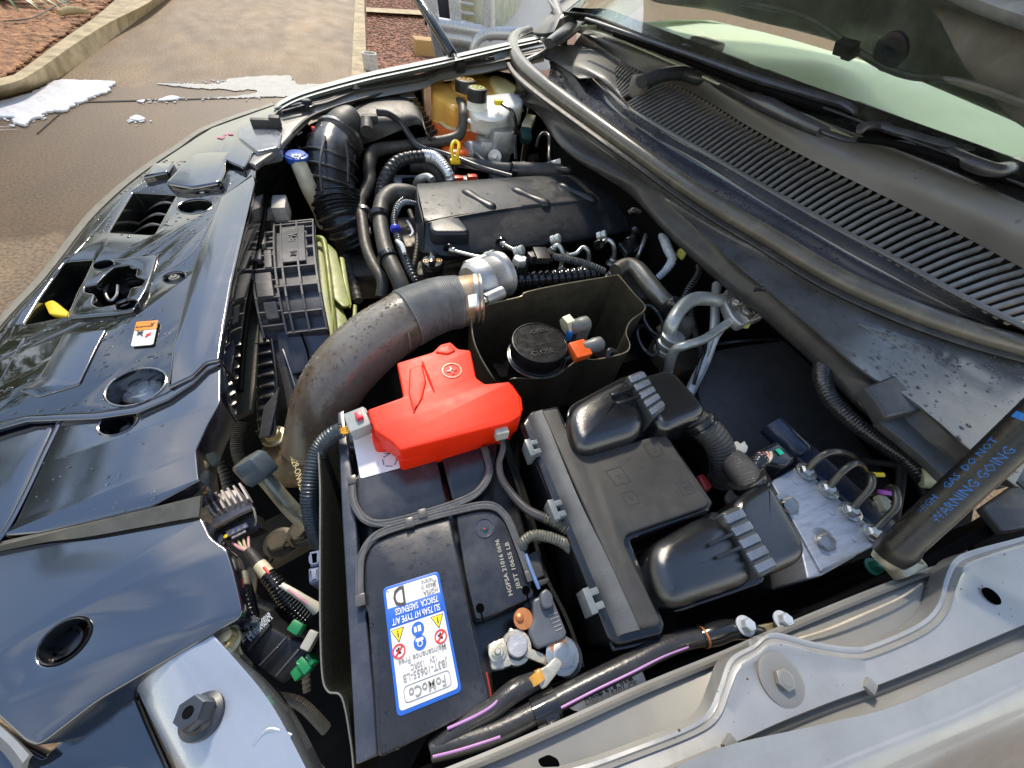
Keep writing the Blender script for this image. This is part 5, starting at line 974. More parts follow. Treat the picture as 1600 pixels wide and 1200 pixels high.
# grey connector and corrugated hose into the red cover
t2 = thing('airbag_style_connector', 'grey connector with a red lock plugged beside the red cover', 'connector', (562, 660, .02)); t2.name = 'grey_connector'
g = G(); a, b = P(545, 668, .022), P(577, 655, .024); g.bar(a, b, .028, .02, bevel=.002); g.bar(P(565, 648, .026), P(574, 644, .026), .008, .01, bevel=.001); g.out('connector_body', mat('connector grey', (.3, .33, .33), .45), t2)
g = G(); g.bar(P(556, 652, .036), P(566, 648, .036), .01, .006, bevel=.001); g.out('lock_tab', mat('lock red', (.7, .02, .06), .35), t2)
g = G(); 
for k in range(4): g.tube([(546, 666 + k * 3, .02, 1.4), (538, 668 + k * 3, .018, 1.4), (532, 670 + k * 2, .016, 1.4)], n=6)
g.out('wires', mat('orange wires', (.8, .4, .03), .4), t2)
g = G(); g.tube([(534, 672, .014, 12), (518, 680, .01, 12.5), (500, 700, .0, 13), (489, 735, -.01, 13), (484, 775, -.025, 13), (488, 812, -.05, 12.5), (498, 850, -.09, 12)], n=16, ribs=46, amp=.07); tag(g.out('corrugated_loom', mat('loom slate', (.04, .055, .065), .3, ior=1.6)), 'slate corrugated loom curving from the grey connector down beside the felt sleeve', 'loom')
# ================================================================ FUSE BOX
t = thing('fuse_box', 'black fuse box with a T-shaped lid and a lighter chamfer along its battery side', 'fuse box', (960, 800, -.05))
FH = .03
FUSE = mat('fuse lid', (.035, .034, .032), .4, bump=.5, bscale=1300, dirt=(.09, .085, .07), dirt_amt=.25, dscale=30)
g = G(); g.plate(at([(846, 641), (872, 637), (884, 668), (910, 709), (920, 709), (1037, 677), (1046, 686), (1110, 784), (1106, 792), (980, 835), (976, 848), (1034, 970), (1030, 978), (1000, 985)], FH), .012, .0028, r=.004, res=3); g.out('lid_top', FUSE, t)
g = G(); g.loft([[(847, 640, FH - .001), (900, 770, FH - .001), (950, 873, FH - .001), (1000, 984, FH - .001)], [(832, 646, FH - .006), (884, 778, FH - .006), (928, 880, FH - .006), (975, 990, FH - .006)], [(820, 656, FH - .016), (872, 786, FH - .016), (914, 888, FH - .016), (960, 998, FH - .016)]], 20, 3); g.solid(.003); g.out('lid_chamfer', mat('fuse chamfer sky tint', (.085, .09, .095), .34, bump=.5, bscale=1300), t)  # lighter than the lid, the sky's reflection is painted into the chamfer
g = G(); g.plate(at([(816, 662), (830, 642), (872, 634), (905, 704), (1040, 674), (1116, 786), (1108, 800), (985, 844), (1040, 975), (1036, 992), (966, 1008), (952, 1000)], FH - .012), .1, .003, r=.004); g.out('box_body', BLKG, t)
g = G(); g.tube([(814, 665, FH - .02, 3), (870, 800, FH - .02, 3), (914, 900, FH - .02, 3), (952, 1000, FH - .02, 3.4), (968, 1012, FH - .02, 3.4), (1038, 994, FH - .02, 3)], n=8); g.out('body_rim', BLKG, t)
for (u, v) in ((826, 706), (917, 942), (862, 802)):
    g = G(); a = P(u, v, FH - .012); d = W2((820, 656, 0), (960, 998, 0)).normalized(); e_ = AZ.cross(d)
    g.box(a, .011, .0035, .012, d, e_, .001); g.box(a + e_ * .006 + d * .006, .003, .006, .01, d, e_, .001); g.box(a + e_ * .006 - d * .006, .003, .006, .01, d, e_, .001); g.out('lid_clip', mat('clip steel grey', (.16, .18, .19), .3), t)
def relief(pts, w=.0007): 
    for a, b in zip(pts, pts[1:]): g.bar((*a, FH + .0001), (*b, FH + .0001), w, .0006)
for (u, v, k) in ((1022, 702, 1), (966, 744, 1.15), (985, 778, .9), (1072, 762, .9)):
    g = G(); e1 = (14 * k, 20 * k); e2 = (20 * k, -6 * k)
    p0 = (u - e1[0] / 2 - e2[0] / 2, v - e1[1] / 2 - e2[1] / 2); p1 = (p0[0] + e2[0], p0[1] + e2[1]); p2 = (p1[0] + e1[0], p1[1] + e1[1]); p3 = (p0[0] + e1[0], p0[1] + e1[1])
    relief([p0, p1, p2, p3, p0]); relief([(u - 4, v), (u + 3, v - 3), (u + 1, v + 3), (u + 6, v + 1)])
    g.out('moulded_symbol', mat('moulded relief', (.05, .048, .045), .35), t)
# ================================================================ AIR DUCT BOXES
AIRB = mat('air box plastic', (.006, .007, .009), .14, ior=1.9, rvar=.06, bump=.25, bscale=1500, dirt=(.03, .03, .028), dirt_amt=.15)
STRIPE = mat('band grey', (.09, .11, .15), .28, ior=1.8)
def airbox(body, neckpts, band, label, slot_l, h=.03, depth=.055, extra=None):
    t = thing('air_resonator', label, 'air box', (body[0][0], body[0][1], h - depth), 'twin air boxes beside the fuse box')
    g = G(); g.pillow(at(body, h), depth, .017, r=.03, crown=.002); bo = g.out('box_body', AIRB, t, angle=60)
    g = G(); g.plate(at([(u + (u - sum(p[0] for p in body) / len(body)) * .03, v + (v - sum(p[1] for p in body) / len(body)) * .03 + 4) for u, v in body], h - depth * .62), .006, .002, r=.02); g.out('split_flange', BLKG, t)
    g = G(); g.pillow(at(neckpts, h + .001), depth * .9, .011, r=.022); g.out('outlet_neck', AIRB, t, angle=60)
    g = G(); g.plate(at(band, h + .006), depth * .9, .004, r=.004, res=3); g.out('clamp_band', mat('band black', (.05, .055, .06), .35), t)
    a, b, c, d = band
    for k in range(5):
        f0 = .06 + k * .19; f1 = f0 + .12
        q = [lerp2(a, d, f0), lerp2(b, c, f0), lerp2(b, c, f1), lerp2(a, d, f1)]
        g = G(); g.plate(at(q, h + .0085), .004, .0008, r=.001); g.out('band_rib', STRIPE, t)
    for (u, v, u2, v2) in slot_l:
        g = G(); g.bar((u, v, h + .0035), (u2, v2, h + .006), .0035, .006, bevel=.001); g.out('moulded_rib', BLKG, t)
    return t
airbox([(884, 634), (984, 580), (1020, 672), (902, 708)], [(992, 588), (1050, 572), (1114, 642), (1036, 676)], [(980, 586), (1004, 577), (1042, 636), (1022, 652)], 'black air box at the upper end of the fuse box, with ribbed grey band', [(956, 619, 990, 606), (964, 632, 1000, 619)], h=.05)
airbox([(1010, 852), (1122, 790), (1204, 902), (1042, 958)], [(1140, 784), (1204, 744), (1274, 868), (1198, 902)], [(1128, 800), (1156, 788), (1218, 888), (1190, 902)], 'black air box nearest the camera by the fender rail, with ribbed grey band', [(1106, 852, 1144, 834), (1118, 872, 1158, 855)], h=.045)
for (pts, lab) in (([(1080, 656, .026, 22), (1104, 672, .024, 22), (1122, 694, .014, 21.5), (1130, 722, -.004, 20), (1126, 752, -.035, 19)], 'braided black duct bending down from the upper air box'), ([(1134, 712, -.01, 18), (1148, 724, .008, 21), (1164, 742, .02, 23), (1180, 766, .024, 24)], 'braided black duct dropping into the air box nearest the camera')):
    g = G(); g.tube(pts, n=26, ribs=22, amp=.02, seg=10); tag(g.out('braided_duct', mat('braided duct', (.05, .05, .05), .3, coat=.1, bump=1, bscale=1600)), lab, 'duct', 'braided ducts between the air boxes')
for (u, v, h, du, dv, rp, lab) in ((1092, 662, .028, -.6, -1.0, 27, 'upper'), (1170, 752, .024, .5, 1, 29, 'lower')):
    c = P(u, v, h); ax = (P(u + 10, v + 14, h - .006) - c).normalized(); r_ = rp * pm(u, v, h); g = G()
    g.lathe(c, [(r_ * .86, -.006), (r_, -.005), (r_, -.002), (r_ * .88, -.001), (r_ * .88, .003), (r_ * .98, .004), (r_ * .98, .006), (r_ * .85, .007)], ax, 34); tag(g.out('duct_collar', BLKG), f'black ribbed collar joining the {lab} air box to its braided duct', 'collar')
# ================================================================ GREY DUCT (charge pipe)
t = thing('charge_air_pipe', 'large grey-brown charge air pipe curving down from the throttle body, wet with droplets', 'pipe', (540, 600, -.05))
PIPE = mat('aged grey pipe', (.17, .155, .13), .36, ior=1.6, var=.12, nscale=8, dirt=(.11, .062, .028), dirt_amt=.95, dscale=7, bump=.25, bscale=350, wet=.3)
g = G(); g.tube([(484, 706, -.13, 40), (497, 660, -.09, 44), (512, 620, -.06, 47), (540, 577, -.035, 49), (582, 536, -.02, 48), (622, 508, -.01, 45), (655, 488, -.005, 43), (690, 475, .0, 40)], n=36, seg=8); po = g.out('pipe_bend', PIPE, t)
g = G(); g.tube([(598, 473, 0, 1.2), (616, 486, .012, 1.2), (632, 506, .014, 1.2), (640, 528, .006, 1.2), (642, 545, -.01, 1.2)], n=6); g.out('mould_seam', PIPE, t)
g = G(); g.tube([(636, 498, -.004, 45.5), (660, 487, -.002, 43.5), (690, 476, .0, 41.5), (718, 472, .0, 40)], n=40, ribs=34, amp=.022, seg=10); g.out('ribbed_sleeve', mat('grey ribbed sleeve', (.22, .23, .23), .42, bump=.3, bscale=800), t)
RUST = mat('rusty cuff', (.3, .19, .09), .4, metal=.3, dirt=(.42, .4, .36), dirt_amt=.8, dscale=28, var=.3)
g = G(); g.tube([(714, 472, .0, 39), (726, 471, .0, 39), (738, 469, .0, 38.5), (748, 468, 0, 38)], n=36); g.out('hose_cuff', RUST, t)
g = G(); g.tube([(738, 469, 0, 40), (741, 469, 0, 40), (744, 469, 0, 40)], n=36); g.tube([(747, 468, 0, 39), (750, 468, 0, 39)], n=36); g.out('hose_clamp', STEEL, t)
g = G(); g.plate([(731, 461, .055), (746, 458, .055), (746, 478, .05), (733, 480, .05)], .004, .001, r=.002); g.out('clamp_tag', WHITE, t)
g = G(); g.tube([(430, 715, -.16, 33), (452, 722, -.155, 38), (476, 716, -.15, 42), (486, 700, -.14, 44)], n=30); g.out('lower_cuff', mat('brown cuff', (.11, .08, .045), .5, dirt=(.3, .25, .12), dirt_amt=.5, dscale=60), t)
g = G(); g.tube([(424, 716, -.16, 32), (440, 720, -.16, 33)], n=30, ribs=5, amp=.04); g.out('lower_clamp', ALU, t)
g = G(); g.text('36/38029-ON43B', P(462, 728, -.1), W2((455, 705, -.1), (468, 750, -.1)), AX, .011); g.out('pipe_print', mat('tan print', (.5, .4, .2), .5), t)
drops(po, 700, .0008, .0022, region=lambda p: p.z > Z0 - .06, zmin=.15, flat=.5)
# ---- throttle body
t = thing('throttle_body', 'bright cast aluminium throttle body at the end of the charge air pipe', 'throttle body', (752, 440, -.03))
g = G(); c = P(757, 440, .0); ax = (P(790, 440, -.0) - P(740, 462, 0)).normalized(); r_ = 33 * pm(757, 440, 0)
g.lathe(P(742, 446, -.0), [(r_ * .9, -.01), (r_ * 1.1, 0), (r_ * 1.12, .02), (r_ * 1.0, .026), (r_ * .98, .05), (r_ * 1.1, .055), (r_ * 1.1, .065), (r_ * .6, .068)], ax, 40); g.out('housing', ALU, t)
for (u, v) in ((768, 464), (742, 412), (778, 420)):
    g = G(); g.lathe(P(u, v, .01), [(.011, -.02), (.011, .024), (.008, .026)], ax, 20); g.out('boss', ALU, t)
g = G(); g.box((765, 420, .02), .02, .012, .012, ax, AY, .003); g.out('motor_cover', ALU, t)
g = G(); 
for (u, v) in ((768, 464),): g.bolt(P(u, v, .02) - ax * .012, .006, axis=-ax)
g.out('boss_bolt', STEEL, t)
# ================================================================ ENGINE COVER
t = thing('engine_cover', 'satin black engine cover with four raised diagonal ribs and wet corner', 'engine cover', (820, 330, -.03))
EC = mat('engine cover black', (.012, .015, .02), .46, ior=1.5, bump=.3, bscale=600, dirt=(.035, .045, .055), dirt_amt=.35, dscale=10, wet=.25)
g = G()
r0 = [(652, 290, -.004), (700, 287, 0), (800, 280, 0), (900, 274, 0), (985, 270, -.004)]
r1 = [(656, 310, .001), (700, 306, .005), (800, 295, .005), (900, 288, .005), (1000, 284, .001)]
r2 = [(664, 346, .0), (700, 338, .003), (800, 322, .003), (900, 312, .003), (1014, 302, .0)]
r2b = [(665, 351, -.005), (702, 345, -.003), (800, 330, -.003), (900, 320, -.003), (1020, 310, -.005)]
r3 = [(664, 378, -.03), (704, 386, -.03), (800, 374, -.03), (900, 360, -.03), (1036, 338, -.03)]
r4 = [(662, 398, -.05), (706, 404, -.05), (800, 392, -.05), (900, 378, -.05), (1040, 352, -.05)]
g.loft([[(u, v - 3, h - .03) for u, v, h in r0], r0, r1, r2, r2b, r3, r4, [(u, v + 3, h - .05) for u, v, h in r4]], 60, 4, curve=True); g.solid(.004); ec = g.out('cover_shell', EC, t, angle=70)
g = G(); g.loft([[(650, 292, -.03), (648, 320, -.04), (650, 350, -.04), (656, 392, -.05)], [(651, 290, -.005), (653, 315, -.003), (660, 348, -.004), (663, 396, -.048)]], 16, 2); g.solid(.003); g.out('cover_end', EC, t)
g = G(); g.pillow([(667, 326, .005), (706, 320, .006), (738, 366, -.004), (672, 366, -.004)], .03, .008, r=.022, crown=.002); g.out('corner_bulge', EC, t, angle=70)
for (u, v, u2, v2, w) in ((728, 301, 768, 324, 6), (806, 298, 852, 318, 6), (878, 291, 925, 311, 6), (952, 284, 992, 300, 5)):
    g = G(); g.tube([(u - 6, v - 3, .0, 2), (u + 2, v + 1, .003, w * 1.5), ((u + u2) / 2, (v + v2) / 2, .003, w * 1.2), (u2, v2, .0015, w * 1.6), (u2 + 7, v2 + 4, -.001, 4)], n=14, flat=.65); g.out('raised_rib', EC, t)
drops(ec, 350, .0008, .0022, region=lambda p: p.x < .5)
# bolts on cover front
# ---- oil cap
t = thing('oil_filler', 'black oil filler cap with orange markings below the corner of the engine cover', 'cap', (676, 408, -.06))
c = P(676, 410, -.045); r_ = 17 * pm(676, 410, -.045)
g = G(); g.lathe(c, [(r_ * .9, -.03), (r_, -.012), (r_, 0), (r_ * .9, .004), (0, .004)], AZ, 28); g.bar(c + Vector((-.006, -r_ * .9, .008)), c + Vector((.006, r_ * .9, .008)), .012, .014, bevel=.003); g.out('cap_body', BLKG, t)
g = G()
for s_ in (-1, 1): q = c + Vector((s_ * r_ * .6, 0, .0045)); g.lathe(q, [(.006, 0), (.006, .0004), (.0045, .0004), (.0045, 0)], AZ, 16, cap=False); g.bar(q - AY * .004, q + AY * .004, .002, .0006)
g.out('cap_marking', mat('orange marking', (.75, .4, .04), .4), t)
# ---- injector lines
INJ = mat('injector steel', (.5, .52, .5), .3, metal=.8, dirt=(.35, .35, .28), dirt_amt=.4)
inj = [
 ([(705, 391, -.03, 3), (720, 395, -.028, 3), (745, 401, -.025, 3), (765, 403, -.025, 3.4), (784, 412, -.04, 3.4), (792, 430, -.07, 3.2)], 'steel injector line leaving the engine cover beside the oil cap'),
 ([(785, 381, -.03, 3), (800, 389, -.027, 3.2), (812, 394, -.028, 3.4), (816, 412, -.05, 3.2), (812, 430, -.08, 3)], 'steel injector line second from the left under the engine cover'),
 ([(864, 392, -.04, 3.4), (866, 386, -.03, 3.6), (873, 384, -.026, 3.6), (879, 396, -.035, 3.6), (877, 412, -.06, 3.6), (876, 428, -.08, 3.6)], 'curved injector line in the middle under the engine cover'),
 ([(884, 400, -.05, 3.2), (900, 396, -.035, 3.2), (910, 387, -.028, 3.4), (918, 391, -.03, 3.6), (920, 405, -.05, 3.6), (917, 422, -.08, 3.6)], 'curved injector line right of the middle one under the engine cover'),
 ([(938, 382, -.03, 3.4), (948, 375, -.024, 3.6), (957, 380, -.026, 3.6), (960, 394, -.045, 3.6), (956, 412, -.075, 3.6)], 'curved injector line rising to the ball stud under the engine cover'),
 ([(1011, 362, -.02, 3.4), (1005, 380, -.03, 3.4), (997, 398, -.05, 3.4), (992, 412, -.08, 3.4)], 'straight steel injector line at the right end of the engine cover')]
for pts, lab in inj:
    t = thing('injector_line', lab, 'fuel line', pts[0][:3], 'fuel injector lines')
    g = G(); g.tube(pts, n=12); g.out('steel_line', INJ, t)
    g = G(); u, v, h = pts[0][:3]; ax = (P(*pts[1][:3]) - P(u, v, h)).normalized(); c = P(u, v, h)
    g.lathe(c - ax * .004, [(.013, 0), (.013, .004), (.009, .007)], (P(u, v + 6, h - .002) - c).normalized() * -1, 20); g.out('grommet', BLKG, t)
    g = G(); g.lathe(c, [(.0075, -.002), (.0075, .008), (.005, .01)], ax, 16); g.out('union_nut', STEEL, t)
    g = G(); u, v, h = pts[-1][:3]; g.bolt((u, v, h), .011, .012, washer=True); g.out('union_nut', STEEL, t)
for (u, v, h, lab) in ((811, 392, -.026, 'silver quick coupling on the second injector line'), (766, 400, -.022, 'silver quick coupling on the first injector line'), (868, 374, -.028, 'white coupling on the middle injector line'), (940, 368, -.028, 'white coupling on the injector line near the ball stud'), (1011, 360, -.025, 'dull steel coupling at the right end of the engine cover')):
    g = G(); c = P(u, v, h); g.lathe(c, [(.007, -.012), (.0105, -.01), (.0105, -.002), (.0085, 0), (.0105, .002), (.0105, .01), (.006, .012)], Vector((.7, -.4, .5)), 20); tag(g.out('line_coupling', mat('coupling', (.5, .53, .52), .35, metal=.4)), lab, 'coupling')
g = G(); c = P(988, 372, -.03); g.lathe(c, [(.017, -.02), (.015, .0), (.008, .004), (.006, .012), (.011, .018), (.011, .024), (.006, .03)], AZ, 20); g.plate([(966, 378, -.03), (992, 370, -.03), (1000, 384, -.03), (980, 396, -.03)], .014, .003, r=.006); tag(g.out('ball_stud', BLKG), 'black ball stud on its bracket in front of the engine cover', 'ball stud')
# pressure sensor + rail
t = thing('fuel_pressure_sensor', 'black and silver fuel pressure sensor block behind the throttle body', 'sensor', (812, 420, -.05))
g = G(); g.lathe(P(812, 424, -.06), [(.017, -.03), (.017, .02), (.015, .022)], AZ, 24); g.out('sensor_body', BLKG, t)
g = G(); g.lathe(P(812, 408, -.035), [(.016, -.01), (.017, .004), (.014, .008)], AZ, 6); g.out('sensor_hex', ALU, t)
g = G(); g.bar((826, 404, -.03), (862, 398, -.03), .022, .02, bevel=.003); g.bar((842, 390, -.02), (850, 408, -.02), .03, .014, bevel=.002); g.out('sensor_plug', BLK, t)
g = G(); g.tube([(790, 442, -.075, 13), (830, 438, -.075, 13), (880, 434, -.075, 13), (930, 428, -.075, 13)], n=16, ribs=14, amp=.1); g.out('rail', BLKG, t)
g = G(); g.tube([(864, 400, -.02, 5), (880, 404, -.018, 5.5), (900, 408, -.016, 5.5), (925, 416, -.016, 5.5), (945, 424, -.02, 5)], n=12, ribs=22, amp=.12); tag(g.out('ribbed_lead', mat('wrapped loom', (.05, .055, .06), .3, dirt=(.25, .27, .28), dirt_amt=.5, dscale=90)), 'spiral-wrapped lead lying across the injector lines', 'loom')
for (u, v, h, wh) in ((870, 440, -.085, 'second from the left'), (905, 436, -.085, 'third from the left'), (955, 432, -.08, 'second from the right'), (840, 446, -.09, 'leftmost'), (985, 416, -.085, 'rightmost')):
    g = G(); g.bolt((u, v, h), .011, .01); tag(g.out('flange_nut', STEEL), f'steel flange nut, {wh} of the five under the injector lines', 'nut', 'flange nuts under the injector lines')
# ================================================================ HEAT SHIELD BOX + FILTER
t = thing('filter_heat_shield', 'open olive metal heat shield box around the black filter', 'heat shield', (880, 540, -.15))
def shield(top, drop, m_=OLIVE, n=40, name='shield_wall'):
    tp = [V(p) for p in top]; g = G(); g.loft([tp, [p + AZ * -drop for p in tp]], n); g.solid(.0015); o = g.out(name, m_, t); 
    g = G(); g.tube([(*p, .0012) for p in tp], n=6, world=True); g.out('rolled_rim', mat('bare olive rim', (.2, .18, .13), .35, metal=.6), t)
g = None
shield([(735, 490, 0), (770, 474, .002), (812, 464, .004), (824, 456, .008), (880, 444, .01), (940, 434, .012), (962, 430, .012), (968, 432, .012), (990, 458, .008), (1008, 478, .004), (1004, 488, .0)], .16)
shield([(1004, 488, 0), (985, 502, -.004), (978, 520, -.012), (984, 540, -.018), (974, 552, -.022), (930, 562, -.03), (908, 560, -.03), (885, 575, -.035), (860, 591, -.04), (804, 591, -.04), (800, 596, -.05)], .13)
shield([(735, 490, 0), (740, 530, -.01), (752, 560, -.02), (770, 590, -.03), (776, 600, -.05)], .13)
g = G(); g.plate(at([(740, 520), (990, 470), (1000, 560), (800, 620)], -.18), .01, .001); g.out('shield_floor', DARK, t)
t = thing('oil_filter_housing', 'round black filter housing with printed lid inside the heat shield', 'filter', (845, 545, -.15))
c = P(844, 534, .0); r_ = 45 * pm(844, 534, .0)
g = G(); g.lathe(c, [(r_ * .98, -.03), (r_, -.022), (r_, -.003), (r_ * .985, 0), (r_ * .95, .0005), (r_ * .94, -.0012), (0, -.0012)], AZ, 56); g.out('lid', mat('filter lid', (.012, .012, .013), .22, ior=1.55, dirt=(.06, .06, .05), dirt_amt=.15), t)
g = G(); g.lathe(c, [(r_ * .93, -.09), (r_ * .96, -.04), (r_ * 1.04, -.036), (r_ * 1.05, -.028), (r_ * .98, -.027)], AZ, 56); g.out('housing_body', BLKG, t)
g = G(); g.tube([(*(c + Vector((math.cos(a_) * r_ * 1.05, math.sin(a_) * r_ * 1.05, -.033))), .0016) for a_ in [k * .3 for k in range(22)]], n=6, world=True); g.out('band_clamp', STEEL, t)
g = G(); d1 = W2((820, 546, 0), (870, 536, 0)).normalized(); d2 = AZ.cross(d1)
g.text('OPEN', P(843, 517, .0), d1, d2, .012); g.text('CLOSE', P(848, 550, .0), d1, d2, .013); 
for dv in (-9, 9): g.bar(P(830, 550 + dv, -.0008), P(870, 542 + dv, -.0008), .0008, .0008)
g.out('lid_lettering', mat('moulded black text', (.035, .035, .035), .3), t, recalc=False)
t = thing('fuel_connector', 'grey quick connector with an off-white latch behind the filter lid', 'connector', (898, 512, 0)); 
g = G(); g.lathe(P(882, 510, -.004), [(.017, 0), (.017, .014), (.012, .016)], Vector((1, .15, .2)), 6); g.out('latch_ring', CREAM, t)
g = G(); g.lathe(P(890, 512, -.002), [(.012, 0), (.013, .01), (.013, .02), (.014, .022), (.014, .034), (.01, .038)], Vector((1, .1, .0)), 20); g.box((905, 520, -.02), .012, .012, .018, AX, AY, .003); g.out('connector_body', mat('connector dark grey', (.13, .135, .13), .4), t)
g = G(); g.box((889, 524, -.012), .004, .004, .01, AX, AY, .001); g.out('blue_latch', mat('blue plastic', (.02, .2, .6), .4), t)
t = thing('fuel_connector', 'grey connector with an orange-red locking clip beside the filter', 'connector', (915, 548, 0))
g = G(); g.bar((898, 536, -.0), (912, 560, -.006), .03, .016, bevel=.003); g.out('orange_clip', mat('orange red plastic', (.8, .12, .02), .4), t)
g = G(); g.lathe(P(910, 545, -.004), [(.011, 0), (.012, .02), (.013, .022), (.012, .035), (.006, .04)], Vector((1, .1, .05)), 20); g.out('connector_body', mat('connector dark grey', (.13, .135, .13), .4), t)
g = G(); g.tube([(884, 560, -.02, 7), (895, 556, -.014, 7), (906, 552, -.01, 7)], n=12); g.out('hose_stub', BLK, t); g = G(); g.tube([(948, 560, -.03, 5), (952, 548, -.02, 5), (962, 552, -.03, 5)], n=10); g.out('hose_stub', BLK, t)
# ================================================================ PIPES RIGHT OF SHIELD
PIP = mat('dull alloy pipe', (.42, .44, .42), .38, metal=.6, dirt=(.2, .19, .15), dirt_amt=.4, dscale=30)
g = G(); g.tube([(962, 424, -.015, 12), (978, 415, -.01, 12), (994, 420, -.008, 13), (1012, 442, -.012, 14), (1034, 468, -.018, 14), (1050, 482, -.03, 14), (1052, 502, -.06, 13), (1034, 520, -.09, 12)], n=20); tag(g.out('coolant_pipe', mat('dark alloy pipe', (.24, .23, .2), .35, metal=.7, dirt=(.12, .11, .09), dirt_amt=.5)), 'dark alloy coolant pipe hooking over the corner of the heat shield', 'pipe')
g = G(); g.lathe(P(1050, 478, .0), [(.014, -.02), (.014, .012), (.011, .016), (.007, .016)], Vector((.1, -.3, 1)), 18); tag(g.out('coolant_pipe_cap', BLKG), 'small black bolt cap on the hooked coolant pipe', 'cap')  # plain cap on the pipe, no sensor
t = thing('air_conditioning_pipe', 'pale alloy air conditioning pipe arching to the pipe block on the firewall', 'pipe', (1100, 460, 0))
g = G(); g.tube([(1046, 560, -.08, 10), (1046, 530, -.03, 10.5), (1050, 505, -.0, 11), (1066, 480, .012, 11), (1084, 468, .018, 11), (1105, 467, .02, 10.5), (1125, 470, .02, 10), (1142, 464, .02, 10)], n=18); g.out('large_pipe', PIP, t)
g = G(); c = P(1046, 536, -.035); g.lathe(c, [(.018, -.022), (.022, -.02), (.022, -.012), (.019, -.01), (.022, -.006), (.022, .002), (.019, .004), (.021, .008), (.021, .018), (.017, .02)], AZ, 24); g.out('pipe_collar', PIP, t)
g = G(); g.tube([(1042, 600, -.1, 7), (1046, 570, -.05, 7.5), (1054, 548, -.02, 7.5), (1070, 540, -.006, 7), (1100, 530, .0, 7), (1130, 510, .006, 7), (1160, 490, .012, 7)], n=14); g.out('small_pipe', PIP, t)
g = G(); g.tube([(1074, 620, -.1, 8), (1092, 582, -.07, 7.5), (1108, 550, -.05, 7), (1116, 515, -.03, 7), (1118, 470, -.02, 7), (1120, 445, -.015, 7)], n=14); g.out('down_pipe', mat('pale alloy', (.5, .53, .56), .4, metal=.3), t)
g = G(); g.tube([(1080, 618, -.1, 4), (1104, 570, -.06, 4), (1120, 528, -.02, 4), (1142, 500, .0, 4), (1152, 488, .005, 4)], n=10); g.out('thin_pipe', mat('pale alloy', (.5, .53, .56), .4), t)
t = thing('pipe_block', 'cast alloy pipe block bolted to the firewall where the pale pipes meet', 'fitting', (1170, 478, 0))
g = G(); g.plate([(1134, 452, .03), (1150, 450, .03), (1196, 482, .03), (1196, 494, .02), (1160, 508, .02), (1144, 492, .025), (1134, 470, .03)], .02, .004, r=.006); g.plate([(1158, 478, .035), (1176, 470, .035), (1194, 484, .03), (1172, 502, .03)], .012, .003, r=.003); g.out('block', ALU, t)
g = G(); g.bolt((1149, 474, .034), .009, .008); g.bolt((1166, 488, .038), .009, .004); g.out('block_bolt', STEEL, t)
g = G(); g.tube([(1146, 512, .0, 6), (1158, 506, .01, 7), (1168, 508, .01, 6)], n=10); g.out('green_seal', mat('yellow green cap', (.55, .6, .2), .4), t)
g = G(); g.tube([(1023, 352, -.01, 5), (1034, 366, .0, 6), (1044, 390, .004, 7), (1050, 405, -.004, 7), (1042, 420, -.02, 6.5), (1028, 434, -.04, 5)], n=14, ribs=30, amp=.05); tag(g.out('vacuum_hose', mat('pale blue hose', (.42, .5, .6), .35)), 'pale blue ribbed hose looping down right of the engine cover', 'hose')
g = G(); g.lathe(P(1066, 396, -.0), [(.011, -.01), (.013, 0), (.011, .008), (.007, .012)], Vector((.5, 0, 1)), 16); g.bar((1072, 386, .0), (1062, 396, .004), .008, .008); tag(g.out('service_cap', mat('pale yellow cap', (.6, .62, .15), .4)), 'pale yellow service cap near the firewall', 'cap')  # only the yellow cap, no valve body
g = G(); g.tube([(1060, 352, .02, 5), (1072, 378, .01, 6), (1085, 400, .0, 6), (1092, 425, -.01, 6), (1076, 452, -.03, 6), (1062, 480, -.05, 6)], n=12, ribs=36, amp=.1); tag(g.out('firewall_loom', BLKG), 'thin black corrugated loom hanging at the firewall by the yellow cap', 'loom')
g = G(); g.tube([(990, 288, .05, 6), (1020, 316, .05, 6.5), (1050, 352, .045, 6.5), (1078, 392, .035, 6)], n=14); tag(g.out('brake_booster_hose', mat('satin black hose', (.04, .042, .048), .3)), 'satin black hose running along the cowl skirt behind the engine cover', 'hose')
for k in range(2):
    g = G(); c = P(1020 - k * 8, 500 + k * 32, -.02 - .02 * k); g.tube([(*(c + Vector((math.cos(a_) * .018, math.sin(a_) * .03, math.sin(a_) * .01))), .0035) for a_ in [j * .35 for j in range(19)]], n=8, world=True); tag(g.out('hose_coil', BLKG), ['black hose loop just right of the heat shield rim', 'lower black hose loop beside the front of the heat shield'][k], 'hose')
g = G(); g.lathe(P(1068, 512, -.06), [(.02, -.02), (.02, .01), (.014, .02), (.006, .024)], AZ, 20); tag(g.out('engine_mount_dome', mat('dull dome', (.1, .1, .09), .5)), 'dull metal dome deep between the pale pipes', 'mount')
